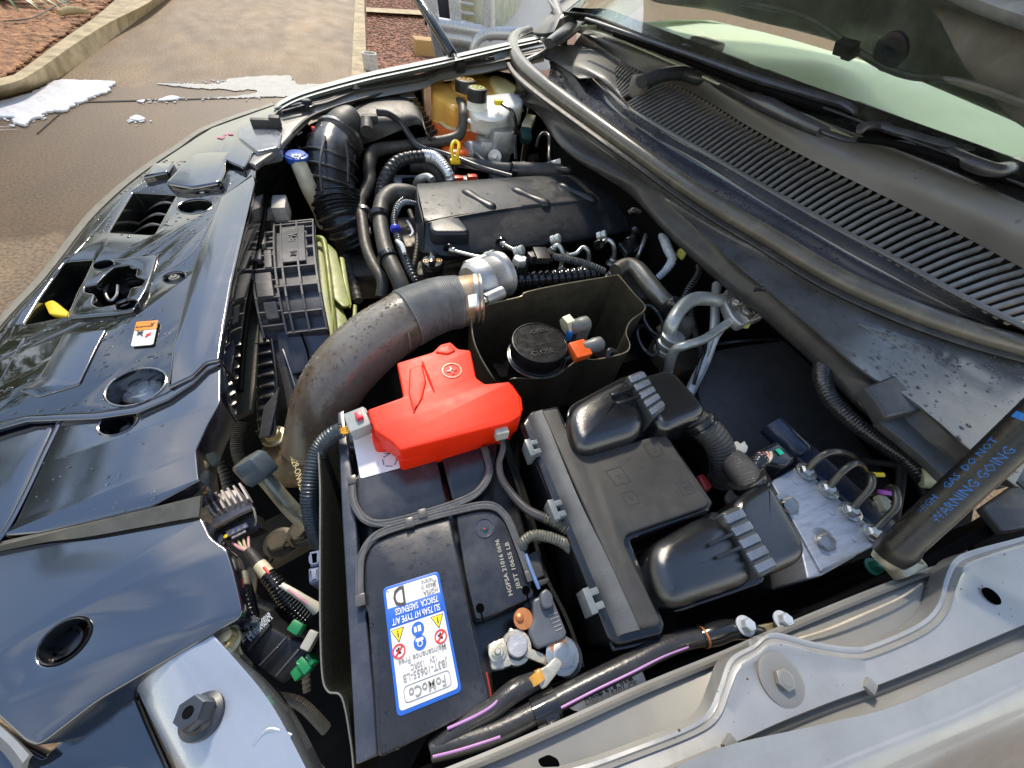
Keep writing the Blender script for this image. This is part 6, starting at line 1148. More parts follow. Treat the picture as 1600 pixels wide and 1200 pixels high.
# ================================================================ FIREWALL INSULATION
t = thing('firewall_insulation', 'large black moulded insulation panel with raised border on the firewall', 'insulation', (1230, 600, -.1))
FOAMB = mat('black insulation', (.03, .032, .037), .5, bump=.6, bscale=150, dirt=(.05, .05, .055), dirt_amt=.3)
g = G(); g.plate([(1112, 545, -.06), (1160, 540, -.055), (1230, 538, -.05), (1262, 570, -.05), (1330, 660, -.06), (1420, 760, -.07), (1350, 780, -.11), (1180, 730, -.13), (1120, 690, -.12), (1088, 610, -.1)], .02, .004, r=.02); g.out('panel', FOAMB, t)
g = G(); g.tube([(1084, 600, -.07, 3), (1100, 552, -.05, 3), (1120, 538, -.045, 3), (1228, 530, -.035, 3), (1262, 556, -.035, 3), (1332, 640, -.04, 3), (1430, 745, -.05, 3)], n=8); g.tube([(1090, 560, -.05, 2), (1130, 518, -.035, 2), (1240, 514, -.025, 2), (1300, 570, -.025, 2), (1360, 630, -.03, 2)], n=8); g.out('raised_border', BLKG, t)
g = G(); g.tube([(1290, 556, .05, 11), (1284, 580, .048, 12), (1288, 606, .045, 12), (1304, 632, .04, 12), (1336, 662, .035, 12), (1372, 688, .03, 11.5), (1410, 714, .025, 11.5), (1436, 738, .02, 12), (1450, 752, .012, 12)], n=18, ribs=60, amp=.07); tag(g.out('firewall_corrugated_loom', mat('shiny loom', (.025, .025, .028), .22, ior=1.6)), 'shiny black corrugated loom sweeping down towards the strut', 'loom')
g = G(); g.lathe(P(1446, 746, .022), [(16 * pm(1446, 746, .02), -.005), (16.5 * pm(1446, 746, .02), 0), (16.5 * pm(1446, 746, .02), .006)], Vector((.5, -.4, .4)), 20); tag(g.out('loom_tag', mat('cream tag', (.6, .62, .42), .4)), 'cream tag wrapped round the end of the corrugated loom', 'tag')
# ================================================================ ABS UNIT
t = thing('abs_unit', 'machined aluminium brake pressure unit with four bent brake lines on top', 'brake unit', (1290, 810, -.05))
AH = .012
g = G(); g.plate(at([(1205, 752), (1250, 726), (1372, 832), (1370, 852), (1284, 894)], AH), .07, .002, r=.002); g.out('valve_block', ALUM, t)
g = G(); g.plate(at([(1204, 754), (1216, 746), (1340, 868), (1284, 900), (1262, 905), (1250, 850)], AH - .004), .06, .002, r=.003); g.out('block_side', ALUM, t)
g = G(); g.plate(at([(1214, 690), (1240, 673), (1268, 690), (1420, 830), (1390, 850), (1366, 826), (1262, 730)], -.02), .07, .006, r=.012); g.out('motor_housing', mat('dark blue black', (.02, .03, .055), .3, coat=.2), t)
g = G()
g.lathe(P(1230, 690, -.01), [(.018, -.03), (.018, .02), (.015, .024)], W2((1230, 690, 0), (1260, 720, 0)), 24); g.out('motor_cap', mat('dark blue black', (.02, .03, .055), .3), t)
brk = [([(1258, 738), (1272, 722), (1290, 709), (1310, 706), (1330, 712), (1340, 722)], 0), ([(1292, 766), (1306, 748), (1322, 732), (1338, 724), (1348, 730), (1352, 742)], 1), ([(1328, 800), (1345, 780), (1360, 762), (1362, 745), (1358, 744), (1350, 752)], 2), ([(1362, 834), (1385, 810), (1400, 792), (1400, 768), (1392, 762), (1386, 772)], 3)]
for pts, k in brk:
    hs = [.016, .03, .042, .044, .03, .0]
    g = G(); g.tube([(u, v, hs[i], 5.2) for i, (u, v) in enumerate(pts)], n=14); g.out('brake_line', mat('brake line', (.09, .085, .07), .3, metal=.6, coat=.2), t)
    g = G(); u, v = pts[0]; g.lathe(P(u, v, AH), [(.0125, 0), (.0125, .003), (.0105, .004)], AZ, 24); g.lathe(P(u, v, AH + .003), [(.0085, 0), (.0085, .006), (.006, .008)], AZ, 6); g.out('line_fitting', STEEL, t)
for (u, v) in ((1228, 790), (1284, 846)):
    g = G(); g.bolt((u, v, AH - .004), .0105, .008, Vector((-.3, -.3, 1))); g.lathe(P(u, v, AH + .004), [(.0055, 0), (.0055, .006)], Vector((-.3, -.3, 1)), 16); g.out('side_fitting', STEEL, t)
for (u, v) in ((1243, 752), (1335, 842), (1300, 800)):
    g = G(); g.lathe(P(u, v, AH), [(.004, 0), (.004, .0008), (.002, .0012)], AZ, 14); g.out('plug', ALUM, t)
for (u, v, m_, nm, lab) in ((1370, 742, YEL, 'yellow_clip', 'yellow clip behind the brake lines'), (1384, 770, mat('violet clip', (.55, .15, .6), .4), 'violet_band', 'violet band on the brake line near the strut')):
    c = P(u, v, .02); g = G(); g.lathe(c, [(.0075, -.002), (.0082, 0), (.0075, .003)], Vector((.2, .8, .5)), 18); tag(g.out(nm, m_), lab, 'clip')
g = G(); g.bar((1374, 776, .0), (1386, 800, -.0), .012, .01, bevel=.002); g.bar((1368, 790, -.005), (1386, 780, .0), .01, .008, bevel=.002); tag(g.out('cream_clip', CREAM), 'cream clip block beside the brake unit', 'clip')
t = thing('wiring_plug', 'black wiring plug with a green tab and taped wires above the brake unit', 'connector', (1205, 715, .02))
g = G(); g.plate(at([(1180, 706), (1214, 688), (1246, 716), (1232, 728), (1198, 724)], .026), .03, .004, r=.006); g.out('plug_body', BLKG, t)
g = G(); g.plate(at([(1212, 702), (1218, 700), (1226, 708), (1220, 711)], .0285), .002, .0006, r=.001); g.out('green_tab', mat('green tab', (.0, .5, .28), .35), t)
g = G(); g.tube([(1192, 716, .026, 10), (1184, 724, .03, 11), (1180, 736, .028, 10), (1190, 746, .02, 9)], n=14, ribs=9, amp=.1); g.out('taped_loom', BLKG, t)
for k, m_ in enumerate((mat('pink wire', (.7, .35, .4), .4), mat('orange wires', (.8, .4, .03), .4), mat('pink wire', (.7, .35, .4), .4), mat('tan wire', (.6, .5, .3), .4))):
    g = G(); g.tube([(1186 + k * 6, 708 - k * .5, .03, 2.2), (1190 + k * 5, 714, .034, 2.4), (1188 + k * 4, 722, .032, 2)], n=8); g.out('wire', m_, t)
g = G(); g.plate(at([(1144, 692), (1152, 688), (1158, 693), (1164, 688), (1170, 698), (1168, 706), (1154, 714), (1146, 704)], .02), .014, .002, r=.002); tag(g.out('pale_connector', mat('pale connector', (.42, .42, .38), .4)), 'pale empty connector standing by the braided ducts', 'connector')
g = G(); g.plate(at([(1090, 742), (1100, 738), (1116, 760), (1104, 770)], -.02), .03, .004, r=.006); tag(g.out('red_stopper', mat('dull red cap', (.35, .02, .02), .4)), 'dull red cap hidden between the fuse box and braided duct', 'cap')
# ================================================================ FAN SHROUD
t = thing('fan_shroud', 'dusty black moulded fan shroud with ribbed square pockets facing up', 'fan shroud', (450, 440, -.06))
SH = mat('dusty shroud', (.06, .062, .075), .5, dirt=(.24, .23, .2), dirt_amt=.5, dscale=18, nscale=25)
def SP(a, b, lift=0):
    """a across 0..1, b along 0..1 over the curved top of the shroud"""
    l = [(393, 352, -.055), (392, 400, -.03), (398, 460, -.035), (412, 525, -.07)]; r = [(490, 342, -.055), (492, 390, -.03), (500, 450, -.03), (512, 512, -.06)]
    cl, cr_ = cat(l, 10), cat(r, 10); i = min(int(b * 30), 30); q = b * 30 - int(b * 30); i2 = min(i + 1, 30)
    pl = tuple(x + (y - x) * q for x, y in zip(cl[i], cl[i2])); pr = tuple(x + (y - x) * q for x, y in zip(cr_[i], cr_[i2]))
    p = tuple(x + (y - x) * a for x, y in zip(pl, pr)); return P(*p) + AZ * lift
g = G(); g.grid([[SP(a / 10, b / 16, -.014) for a in range(11)] for b in range(17)]); g.solid(.004); g.out('shroud_base', SH, t)
def rib(a0, b0, a1, b1, w=.003, hgt=.014, n=10):
    g = G(); pts = [SP(a0 + (a1 - a0) * i / n, b0 + (b1 - b0) * i / n) for i in range(n + 1)]
    for p, q in zip(pts, pts[1:]): g.bar(p - AZ * hgt / 2, q - AZ * hgt / 2, w, hgt)
    g.out('shroud_rib', SH, t)
for a in (0, .36, .47, .72, .985): rib(a, 0, a, 1)
for b in (0, .04, .46, .62, .82, 1): rib(.36, b, .985, b)
for b in (.12, .22, .34, .46, .56, .7, .8, .9): rib(0, b, .36, b, .0025, .01)
for b in (.1, .2, .3): rib(.86, b, .985, b, .0025)
g = G(); g.grid([[SP(.48 + .36 * i / 4, .07 + .34 * j / 6, -.002) for i in range(5)] for j in range(7)]); g.solid(.003); g.out('logo_plate', SH, t)
for (a, b, w, h_) in ((.02, .1, .2, .14), (.03, .5, .26, .2), (.2, .3, .12, .16), (.04, .28, .12, .1), (.1, .74, .2, .12)):
    g = G(); pts = [SP(a, b, .002), SP(a + w, b, .002), SP(a + w, b + h_, .002), SP(a, b + h_, .002)]; g.plate(pts, .012, .0015, r=.002); g.out('clip_block', mat('dusty tan block', (.27, .25, .19), .5, dirt=(.12, .12, .12), dirt_amt=.4) if b == .1 else SH, t)
g = G(); dr_ = W2((470, 360, -.04), (472, 410, -.04)); rt = -dr_.normalized()
g.text('V-8', SP(.66, .2, .0), rt * -1, AX, .022, ext=.0012); g.text('4/2', SP(.66, .34, .0), rt * -1, AX, .016, ext=.0012); g.out('moulded_mark', mat('mark dark', (.05, .045, .05), .5), t)
g = G(); g.box((440, 328, -.05), .014, .03, .02, AX, AY, .003); g.box((430, 334, -.06), .02, .012, .01, AX, AY, .002); g.out('top_bracket', mat('pale bracket', (.4, .38, .36), .5), t)
g = G(); g.plate([(432, 520, -.07), (508, 508, -.066), (516, 530, -.08), (500, 570, -.1), (480, 580, -.11), (440, 590, -.11)], .01, .002, r=.004); g.out('lower_panel', mat('blue grey shroud', (.08, .09, .12), .35), t)
g = G(); g.tube([(470, 520, -.064, 1.5), (480, 548, -.08, 1.5), (486, 580, -.1, 1.5)], n=6); g.out('panel_seam', HOLE, t)
t = thing('radiator_side_tank', 'black ribbed radiator side tank below the fan shroud', 'radiator', (420, 600, -.1))
g = G(); g.plate([(398, 505, -.075), (422, 530, -.075), (430, 590, -.085), (428, 680, -.1), (402, 684, -.1), (398, 620, -.09)], .05, .004, r=.004); g.out('tank', BLK, t)
g = G()
for k in range(9): g.bar((400, 540 + k * 17, -.074 - k * .003), (428, 536 + k * 17, -.074 - k * .003), .003, .008)
g.tube([(424, 530, -.07, 2), (432, 600, -.08, 2), (428, 680, -.095, 2)], n=8); g.out('tank_rib', BLKG, t)
g = G(); g.tube([(436, 534, -.1, 16), (450, 580, -.12, 18), (462, 640, -.15, 18)], n=20); tag(g.out('radiator_hose', mat('satin grey hose', (.06, .06, .06), .5, bump=.3, bscale=300)), 'fat dark radiator hose dropping between shroud and charge pipe', 'hose')
g = G(); g.tube([(437, 532, -.085, 1.6), (448, 562, -.09, 1.4), (462, 606, -.11, 1.4)], n=6); tag(g.out('thin_rod', STEEL), 'thin bright rod beside the radiator hose', 'rod')
t = thing('fan', 'yellow-green cooling fan blades half hidden behind the shroud', 'fan', (520, 450, -.12))
FANM = mat('fan yellow green', (.27, .31, .07), .42, dirt=(.15, .15, .06), dirt_amt=.3)
for k, pts in enumerate(([(492, 378), (502, 376), (510, 398), (522, 500), (522, 528), (508, 520), (498, 450)], [(506, 376), (516, 382), (526, 392), (548, 478), (536, 480), (518, 462), (508, 400)], [(514, 452), (530, 470), (544, 502), (540, 516), (526, 522), (518, 480)], [(530, 400), (538, 402), (550, 476), (546, 482), (536, 440)], [(552, 474), (558, 476), (558, 496), (550, 500)])):
    g = G(); g.plate([(u, v, -.09 - .012 * k + (u - 500) * -.0003) for u, v in pts], .006, .0025, r=.008); g.out('fan_blade', FANM, t)
g = G(); g.tube([(495, 372, -.075, 4), (503, 374, -.075, 5), (508, 386, -.078, 4), (516, 450, -.088, 4), (524, 528, -.11, 4)], n=10); g.out('fan_ring', FANM, t)
# ================================================================ WASHER NECK
t = thing('washer_filler', 'white washer filler neck with a blue cap', 'washer filler', (470, 290, -.1))
g = G(); g.tube([(465, 250, .01, 12), (472, 268, -.01, 12), (484, 296, -.05, 12), (500, 330, -.12, 11), (505, 350, -.18, 10)], n=20); g.out('neck', mat('washer neck', (.6, .58, .46), .4, sss=.2), t)
g = G(); r_ = 16 * pm(463, 243, .02); g.lathe(P(463, 246, .014), [(r_ * .9, -.01), (r_, -.006), (r_, .004), (r_ * .9, .009), (0, .01)], AZ, 28); g.lathe(P(463, 243, .02), [(r_ * 1.06, -.004), (r_ * 1.06, 0), (r_, .001)], AZ, 28); g.out('cap', mat('blue cap', (.02, .1, .5), .35), t)
g = G(); c = P(463, 244, .0255); g.lathe(c, [(r_ * .42, 0), (r_ * .42, .0006), (r_ * .3, .0006), (r_ * .3, 0)], AZ, 20, cap=False)
for k in (-1, 0, 1): g.bar(c + Vector((k * .005, .0, .0003)), c + Vector((k * .009, .012, .0003)), .0018, .0006)
g.out('cap_symbol', LABW, t)
# ================================================================ AIR CLEANER + INTAKE HOSE
t = thing('air_cleaner', 'grey-black air cleaner housing with wide intake snout in the far front corner', 'air cleaner', (590, 190, -.05))
AC = mat('air cleaner black', (.035, .034, .033), .45, bump=.5, bscale=800, dirt=(.1, .09, .075), dirt_amt=.4)
g = G(); g.loft([[(505, 186, .0), (540, 168, .03), (585, 152, .045), (640, 150, .05), (650, 158, .045)], [(508, 190, .01), (545, 176, .035), (590, 162, .05), (642, 160, .052), (660, 182, .035)], [(520, 205, .0), (560, 195, .02), (600, 186, .035), (650, 180, .04), (666, 210, .01)], [(540, 230, -.04), (580, 222, -.02), (620, 206, .01), (655, 195, .02), (675, 222, -.02)]], 30, 5); g.solid(.004); g.out('housing_lid', AC, t)
g = G(); g.loft([[(500, 190, -.01), (520, 210, -.02), (545, 232, -.05), (600, 228, -.04), (678, 222, -.03)], [(500, 200, -.08), (520, 220, -.1), (545, 240, -.12), (600, 236, -.12), (680, 230, -.12)]], 24); g.solid(.004); g.out('housing_side', AC, t)
g = G(); g.tube([(556, 182, .04, 14), (550, 186, .036, 20), (542, 196, .025, 26), (533, 210, .01, 29), (526, 222, -.005, 30)], n=26); g.out('snout', AC, t)
for k in range(8):
    g = G(); g.bar((640 + k * 4.6, 160 + k * 7.2, .05 - k * .006), (652 + k * 4.4, 156 + k * 7, .05 - k * .006), .004, .012); g.out('side_rib', BLKG, t)
g = G(); g.bar((566, 186, .055), (590, 186, .055), .02, .02, bevel=.004); g.tube([(574, 190, .05, 10), (574, 206, .04, 10)], n=12); g.out('mass_air_sensor', BLKM, t)
g = G(); g.plate([(622, 146, .05), (646, 143, .052), (650, 152, .052), (626, 152, .05)], .006, .001, r=.002); g.out('mount_bracket', ALU, t)
t = thing('intake_hose', 'thick black corrugated intake hose with cross ribs curving down from the air cleaner', 'hose', (530, 280, -.1))
IH = mat('intake rubber', (.022, .023, .026), .26, ior=1.55, dirt=(.06, .06, .05), dirt_amt=.2)
g = G(); g.tube([(530, 214, .0, 30), (522, 230, -.012, 34), (517, 250, -.025, 36), (516, 275, -.045, 35), (520, 300, -.07, 34), (526, 322, -.09, 32)], n=30, seg=8); g.out('hose_body', IH, t)
g = G(); g.tube([(521, 300, -.07, 36), (528, 325, -.1, 34), (538, 350, -.13, 32), (552, 372, -.17, 30)], n=30, ribs=10, amp=.07); g.out('hose_bellows', IH, t)
for k, (u, v, h, r) in enumerate(((521, 232, -.014, 35.5), (516, 252, -.027, 37.5), (515, 272, -.043, 37), (517, 292, -.062, 36.5))):
    c = P(u, v, h); ax = (P(u - 1, v + 14, h - .016) - c).normalized(); g = G(); rr_ = r * pm(u, v, h); g.lathe(c, [(rr_ * .9, -.004), (rr_ * 1.1, -.0026), (rr_ * 1.12, 0), (rr_ * 1.1, .0026), (rr_ * .9, .004)], ax, 34); g.out('cross_rib', IH, t)
g = G(); g.tube([(508, 214, .035, 2), (503, 235, .028, 2), (500, 262, .012, 2), (504, 300, -.022, 2)], n=8); g.tube([(540, 220, .035, 2), (544, 250, .01, 2), (544, 285, -.02, 2)], n=8); g.out('length_rib', IH, t)
c = P(531, 216, .0); g = G(); ax = (P(524, 232, -.014) - c).normalized(); r_ = 34 * pm(531, 216, 0); g.lathe(c, [(r_ * .95, -.005), (r_ * 1.02, -.004), (r_ * 1.02, .004), (r_ * .95, .005)], ax, 40); g.box(c + Vector((.03, -.0, .035)), .012, .008, .006, AX, AY, .002); g.out('worm_clamp', STEEL, t)
g = G(); g.tube([(472, 206, .02, 2), (460, 216, .01, 2.5), (468, 232, .0, 3), (484, 244, -.02, 3), (500, 250, -.04, 3)], n=8); g.tube([(490, 205, .03, 4), (500, 203, .032, 4), (512, 204, .03, 4)], n=8); tag(g.out('corner_loom', BLKG), 'black taped lead curving between front trim and intake hose', 'loom')
g = G(); g.tube([(489, 200, .032, 3), (493, 206, .03, 3)], n=8); tag(g.out('red_tape_band', REDI), 'small red tape band on the lead by the intake hose', 'tape')
# ================================================================ COOLANT TANK
t = thing('coolant_expansion_tank', 'translucent yellow coolant tank, orange-red at the bottom, in the far corner', 'coolant tank', (720, 180, -.1))
CT = mat('coolant tank amber', (.95, .52, .12), .3, var=.12, nscale=8, coat=.2)
CTR = mat('coolant red', (.95, .13, .02), .3, var=.15, nscale=8, coat=.2)
CTY = mat('coolant tank pale', (.85, .75, .4), .35, var=.08, nscale=8)
def tank(pts_top, pts_bot, m_, name, par, rows=4):
    g = G(); tp = cat([tuple(V(p)) for p in pts_top], 6, True); bt = cat([tuple(V(p)) for p in pts_bot], 6, True)
    c = sum((Vector(p) for p in tp), Vector()) / len(tp); n = len(tp); vs_ = []; fs = []
    rings = [[c.lerp(Vector(p), .55) + AZ * .004 for p in tp], [c.lerp(Vector(p), .9) + AZ * .003 for p in tp], [c.lerp(Vector(p), .98) - AZ * .001 for p in tp], [Vector(p) - AZ * .006 for p in tp]] + [Vector.lerp and [Vector(a).lerp(Vector(b), k / rows) - AZ * .006 for a, b in zip(tp, bt)] for k in range(1, rows + 1)]
    for r in rings: vs_ += r
    for i in range(len(rings) - 1):
        for k in range(n): fs.append((i * n + k, i * n + (k + 1) % n, (i + 1) * n + (k + 1) % n, (i + 1) * n + k))
    fs.append(tuple(range(n))); fs.append(tuple(range((len(rings) - 1) * n, len(rings) * n))); g.add(vs_, fs); return g.out(name, m_, par, angle=60)
tank([(668, 128, .06), (682, 123, .062), (695, 130, .062), (714, 128, .06), (724, 142, .055), (730, 160, .05), (708, 168, .045), (690, 158, .045), (674, 146, .05)], [(672, 192, -.03), (690, 186, -.03), (710, 190, -.03), (730, 190, -.03), (742, 200, -.03), (740, 214, -.035), (715, 214, -.04), (692, 206, -.035), (675, 200, -.03)], CT, 'tank_chamber', t)
tank([(705, 126, .07), (730, 116, .075), (760, 118, .078), (785, 126, .08), (800, 136, .078), (800, 150, .07), (770, 154, .06), (735, 152, .06), (712, 142, .06)], [(715, 190, -.02), (740, 180, -.02), (770, 182, -.02), (795, 185, -.02), (810, 195, -.02), (806, 210, -.03), (775, 214, -.03), (740, 212, -.03), (720, 205, -.03)], CT, 'tank_chamber', t)
tank([(764, 122, .085), (775, 118, .088), (792, 124, .09), (806, 134, .088), (806, 144, .08), (790, 148, .075), (774, 140, .078)], [(768, 170, .0), (780, 168, .0), (800, 174, 0), (812, 182, 0), (812, 192, 0), (795, 196, 0), (778, 188, 0)], CTY, 'tank_chamber', t)
tank([(662, 180, -.015), (690, 186, -.015), (712, 198, -.018), (740, 200, -.02), (760, 206, -.02), (764, 222, -.03), (730, 240, -.035), (700, 238, -.035), (680, 218, -.03), (666, 198, -.02)], [(680, 214, -.08), (700, 216, -.08), (716, 224, -.08), (738, 226, -.08), (752, 232, -.09), (748, 244, -.1), (724, 256, -.1), (704, 250, -.1), (690, 238, -.09), (682, 226, -.08)], CTR, 'tank_lower', t)
g = G(); g.tube([(664, 178, -.01, 2.4), (680, 186, -.012, 2.6), (700, 200, -.016, 3), (720, 204, -.02, 3), (750, 206, -.02, 3)], n=10); g.out('weld_seam', CTY, t)
g = G(); g.box((666, 156, .03), .012, .03, .05, AX, AY, .004); g.out('tank_bracket', mat('pale orange bracket', (.55, .35, .22), .5), t)
def cap(u, v, h, rp, col, name, par):
    t = par; r = rp * pm(u, v, h); n = 36; g = G(); prof = []
    vs_ = []; fs = []; Z = [(-.03, 1), (-.004, 1), (0, .95), (.001, .8)]
    c = P(u, v, h)
    for z, k in Z:
        for i in range(n): a = 2 * math.pi * i / n; q = r * k * (1.03 if (i % 3) and k == 1 else 1); vs_.append(c + Vector((math.cos(a) * q, math.sin(a) * q, z)))
    for j in range(len(Z) - 1):
        for i in range(n): fs.append((j * n + i, j * n + (i + 1) % n, (j + 1) * n + (i + 1) % n, (j + 1) * n + i))
    fs.append(tuple(range((len(Z) - 1) * n, len(Z) * n))); g.add(vs_, fs); t = g.out(name, BLK, t, angle=20)
    g = G(); g.lathe(c + AZ * .0012, [(r * .7, 0), (r * .7, .0006), (r * .6, .0006), (r * .6, 0)], AZ, 24, cap=False)
    for k in range(4): a = k * 1.57 + .4; g.bar(c + Vector((math.cos(a), math.sin(a), 0)) * r * .15 + AZ * .0014, c + Vector((math.cos(a), math.sin(a), 0)) * r * .5 + AZ * .0014, r * .14, .0006)
    g.out('cap_marking', col, t)
cap(728, 124, .105, 16, mat('orange marking', (.75, .4, .04), .4), 'filler_cap', t)
g = G(); g.tube([(713, 158, .04, 6), (722, 164, .05, 7), (724, 180, .04, 7), (722, 200, .01, 7.5), (714, 214, -.01, 8), (690, 221, -.02, 8), (660, 224, -.025, 8), (628, 228, -.03, 8), (600, 232, -.035, 9), (582, 240, -.04, 10), (577, 262, -.06, 10), (578, 282, -.08, 9.5), (568, 305, -.09, 9), (562, 320, -.095, 9), (566, 345, -.1, 8.5), (572, 385, -.11, 8.5), (584, 415, -.115, 9), (598, 440, -.12, 9.5), (596, 465, -.14, 9.5)], n=16); tag(g.out('coolant_hose', RUBL), 'long grey hose from the coolant tank bending down past the intake hose', 'hose')
# ================================================================ BRAKE RESERVOIR
t = thing('brake_fluid_reservoir', 'translucent white brake fluid reservoir on its cast cylinder', 'brake reservoir', (770, 200, -.05))
RES = mat('reservoir white', (.85, .88, .86), .3, var=.05, coat=.2)
tank([(732, 160, .07), (748, 152, .075), (775, 148, .08), (800, 146, .085), (816, 152, .085), (816, 164, .08), (800, 172, .072), (790, 184, .062), (765, 186, .06), (740, 178, .062)], [(736, 196, .015), (752, 192, .015), (775, 188, .02), (800, 178, .03), (812, 180, .03), (812, 190, .025), (800, 198, .02), (792, 204, .01), (766, 208, .01), (742, 204, .01)], RES, 'reservoir_body', t)
g = G(); g.lathe(P(746, 158, .085), [(.03, -.02), (.028, .01)], AZ, 24); g.out('filler_neck', RES, t)
g = G(); g.tube([(732, 188, .032, 2.4), (745, 194, .03, 2.6), (770, 196, .03, 2.6), (796, 190, .034, 2.6), (816, 172, .045, 2.4)], n=8); g.out('weld_seam', RES, t)
g = G(); g.box((780, 214, .0), .035, .05, .03, AX, AY, .008); g.lathe(P(744, 238, -.04), [(.026, -.03), (.03, -.01), (.03, .03), (.022, .035)], Vector((-1, -.3, .1)), 26); g.lathe(P(776, 244, -.04), [(.02, -.03), (.02, .04), (.01, .042)], Vector((-.5, -1, .3)), 22); g.box((770, 232, -.03), .05, .035, .03, AX, AY, .01); g.out('master_cylinder', ALU, t)
g = G(); g.plate([(752, 204, .01), (794, 200, .012), (806, 236, -.03), (798, 240, -.03), (760, 214, .0)], .004, .001, r=.003); g.out('reservoir_bracket', mat('pale bracket', (.4, .38, .36), .5), t)
g = G(); g.bolt(P(742, 235, -.03), .01, axis=Vector((-.8, -.5, .5))); g.bolt(P(774, 244, -.03), .01, axis=Vector((-.5, -.8, .4))); g.out('port_nut', STEEL, t)
cap(746, 137, .12, 15, mat('yellow marking', (.7, .7, .04), .4), 'filler_cap', t)
g = G(); g.tube([(776, 158, .09, 2), (786, 164, .09, 2.4), (800, 174, .085, 2.6), (806, 192, .06, 2.8), (805, 214, .02, 3), (806, 250, -.02, 3)], n=8); tag(g.out('level_sensor_lead', BLKG), 'black level sensor lead hanging over the white reservoir', 'cable')
g = G(); g.box((779, 160, .092), .012, .008, .006, AX, AY, .002); tag(g.out('level_sensor_plug', YELI), 'tiny yellow plug on the white reservoir', 'connector')
g = G(); g.tube([(742, 238, -.03, 2), (752, 248, -.03, 2.6), (758, 252, -.03, 2)], n=8); tag(g.out('thin_brake_line', STEEL), 'thin brake line end below the white reservoir', 'fuel line')
t = thing('firewall_plug', 'cream and green wiring plug hanging right of the white reservoir', 'connector', (824, 196, .02))
g = G(); g.bar((830, 184, .04), (822, 200, .03), .03, .02, bevel=.003); g.out('plug_cream', CREAM, t)
g = G(); g.bar((820, 202, .025), (822, 222, .0), .035, .03, bevel=.008); g.out('plug_dark', mat('dark green plug', (.02, .06, .06), .35), t)
g = G(); g.tube([(838, 230, -.01, 2.5), (842, 215, .01, 2.6), (850, 208, .02, 2.8), (858, 214, .02, 3), (858, 232, .0, 3), (858, 250, -.01, 3), (866, 262, -.01, 4), (890, 266, .0, 4.6), (920, 264, .02, 4.8), (944, 262, .03, 5), (965, 268, .04, 5)], n=12); tag(g.out('vacuum_pipe', mat('satin black hose', (.04, .042, .048), .3)), 'black vacuum pipe with an S bend behind the engine cover', 'hose')
g = G(); g.lathe(P(893, 266, .0), [(.011, -.012), (.014, -.008), (.014, .008), (.011, .012)], Vector((1, .2, 0)), 18); tag(g.out('pipe_joint', BLKG), 'black clip joint on the vacuum pipe', 'clip')
for k, (a_, b_) in enumerate((((852, 260, -.02, 5), (922, 243, .02, 9)), ((905, 262, .0, 6), (940, 252, .03, 8)))):
    g = G(); g.tube([a_, tuple((x + y) / 2 for x, y in zip(a_, b_)), b_], n=16, ribs=22, amp=.06); tag(g.out('foil_sleeve', mat('silver foil sleeve', (.62, .64, .68), .35, metal=.4)), ['longer ribbed silver sleeve behind the engine cover', 'shorter ribbed silver sleeve nearest the cowl'][k], 'sleeve')
# ---- hoses around the front of the engine cover
g = G(); g.tube([(820, 262, -.03, 9), (790, 264, -.035, 9), (740, 256, -.04, 8), (700, 250, -.04, 8)], n=14); g.tube([(800, 265, -.03, 11), (870, 268, -.02, 11), (900, 270, -.02, 9)], n=16); tag(g.out('heater_hose', mat('matt heater hose', (.055, .055, .058), .6, bump=.4, bscale=300)), 'matt grey heater hose running behind the engine cover', 'hose')
g = G(); g.lathe(P(803, 266, -.03), [(.017, -.012), (.02, -.01), (.02, -.006), (.017, -.004), (.02, .0), (.02, .006), (.017, .008)], Vector((1, -.1, .0)), 20); tag(g.out('hose_clamp', BLKG), 'double black clamp on the heater hose', 'clamp')
g = G(); g.tube([(590, 176, .055, 5), (606, 178, .05, 4.6), (624, 190, .03, 4.6), (640, 212, .0, 4.8), (655, 230, -.02, 5), (700, 243, -.03, 5), (750, 262, -.03, 4.6), (800, 276, -.02, 4)], n=12); tag(g.out('breather_hose', mat('satin black hose', (.04, .042, .048), .3)), 'slim black breather hose arching from the air cleaner to the engine cover', 'hose')
g = G(); g.tube([(596, 320, -.1, 11), (598, 296, -.08, 10.5), (606, 272, -.05, 10), (620, 254, -.03, 9.5), (640, 246, -.02, 8.5), (662, 244, -.02, 8)], n=16, ribs=16, amp=.05); tag(g.out('taped_hose', mat('black taped hose', (.03, .03, .033), .35, bump=.7, bscale=250)), 'black taped hose arching up to the silver foil hose', 'hose')
g = G(); g.tube([(660, 243, -.02, 8.5), (678, 246, -.02, 9), (692, 258, -.025, 8.5), (702, 274, -.04, 8), (704, 286, -.06, 8)], n=16, ribs=18, amp=.05); tag(g.out('foil_hose', mat('crinkled foil', (.7, .72, .75), .3, metal=.6, bump=1, bscale=120)), 'crinkled silver foil hose hooking down behind the engine cover corner', 'hose')
g = G(); g.tube([(640, 258, -.05, 10), (665, 258, -.05, 12), (685, 270, -.06, 12), (692, 285, -.08, 11)], n=16); tag(g.out('inner_hose', BLKM), 'short black hose inside the curve of the foil hose', 'hose')
g = G(); g.tube([(652, 305, -.05, 11), (636, 303, -.045, 14), (615, 304, -.045, 15), (600, 316, -.05, 14), (595, 330, -.055, 12), (595, 352, -.06, 11.5), (600, 380, -.065, 12), (608, 405, -.07, 13), (622, 434, -.08, 13), (632, 460, -.1, 13)], n=20); tag(g.out('top_radiator_hose', RUBL), 'thick olive grey hose bending from the engine corner down to the charge pipe', 'hose')
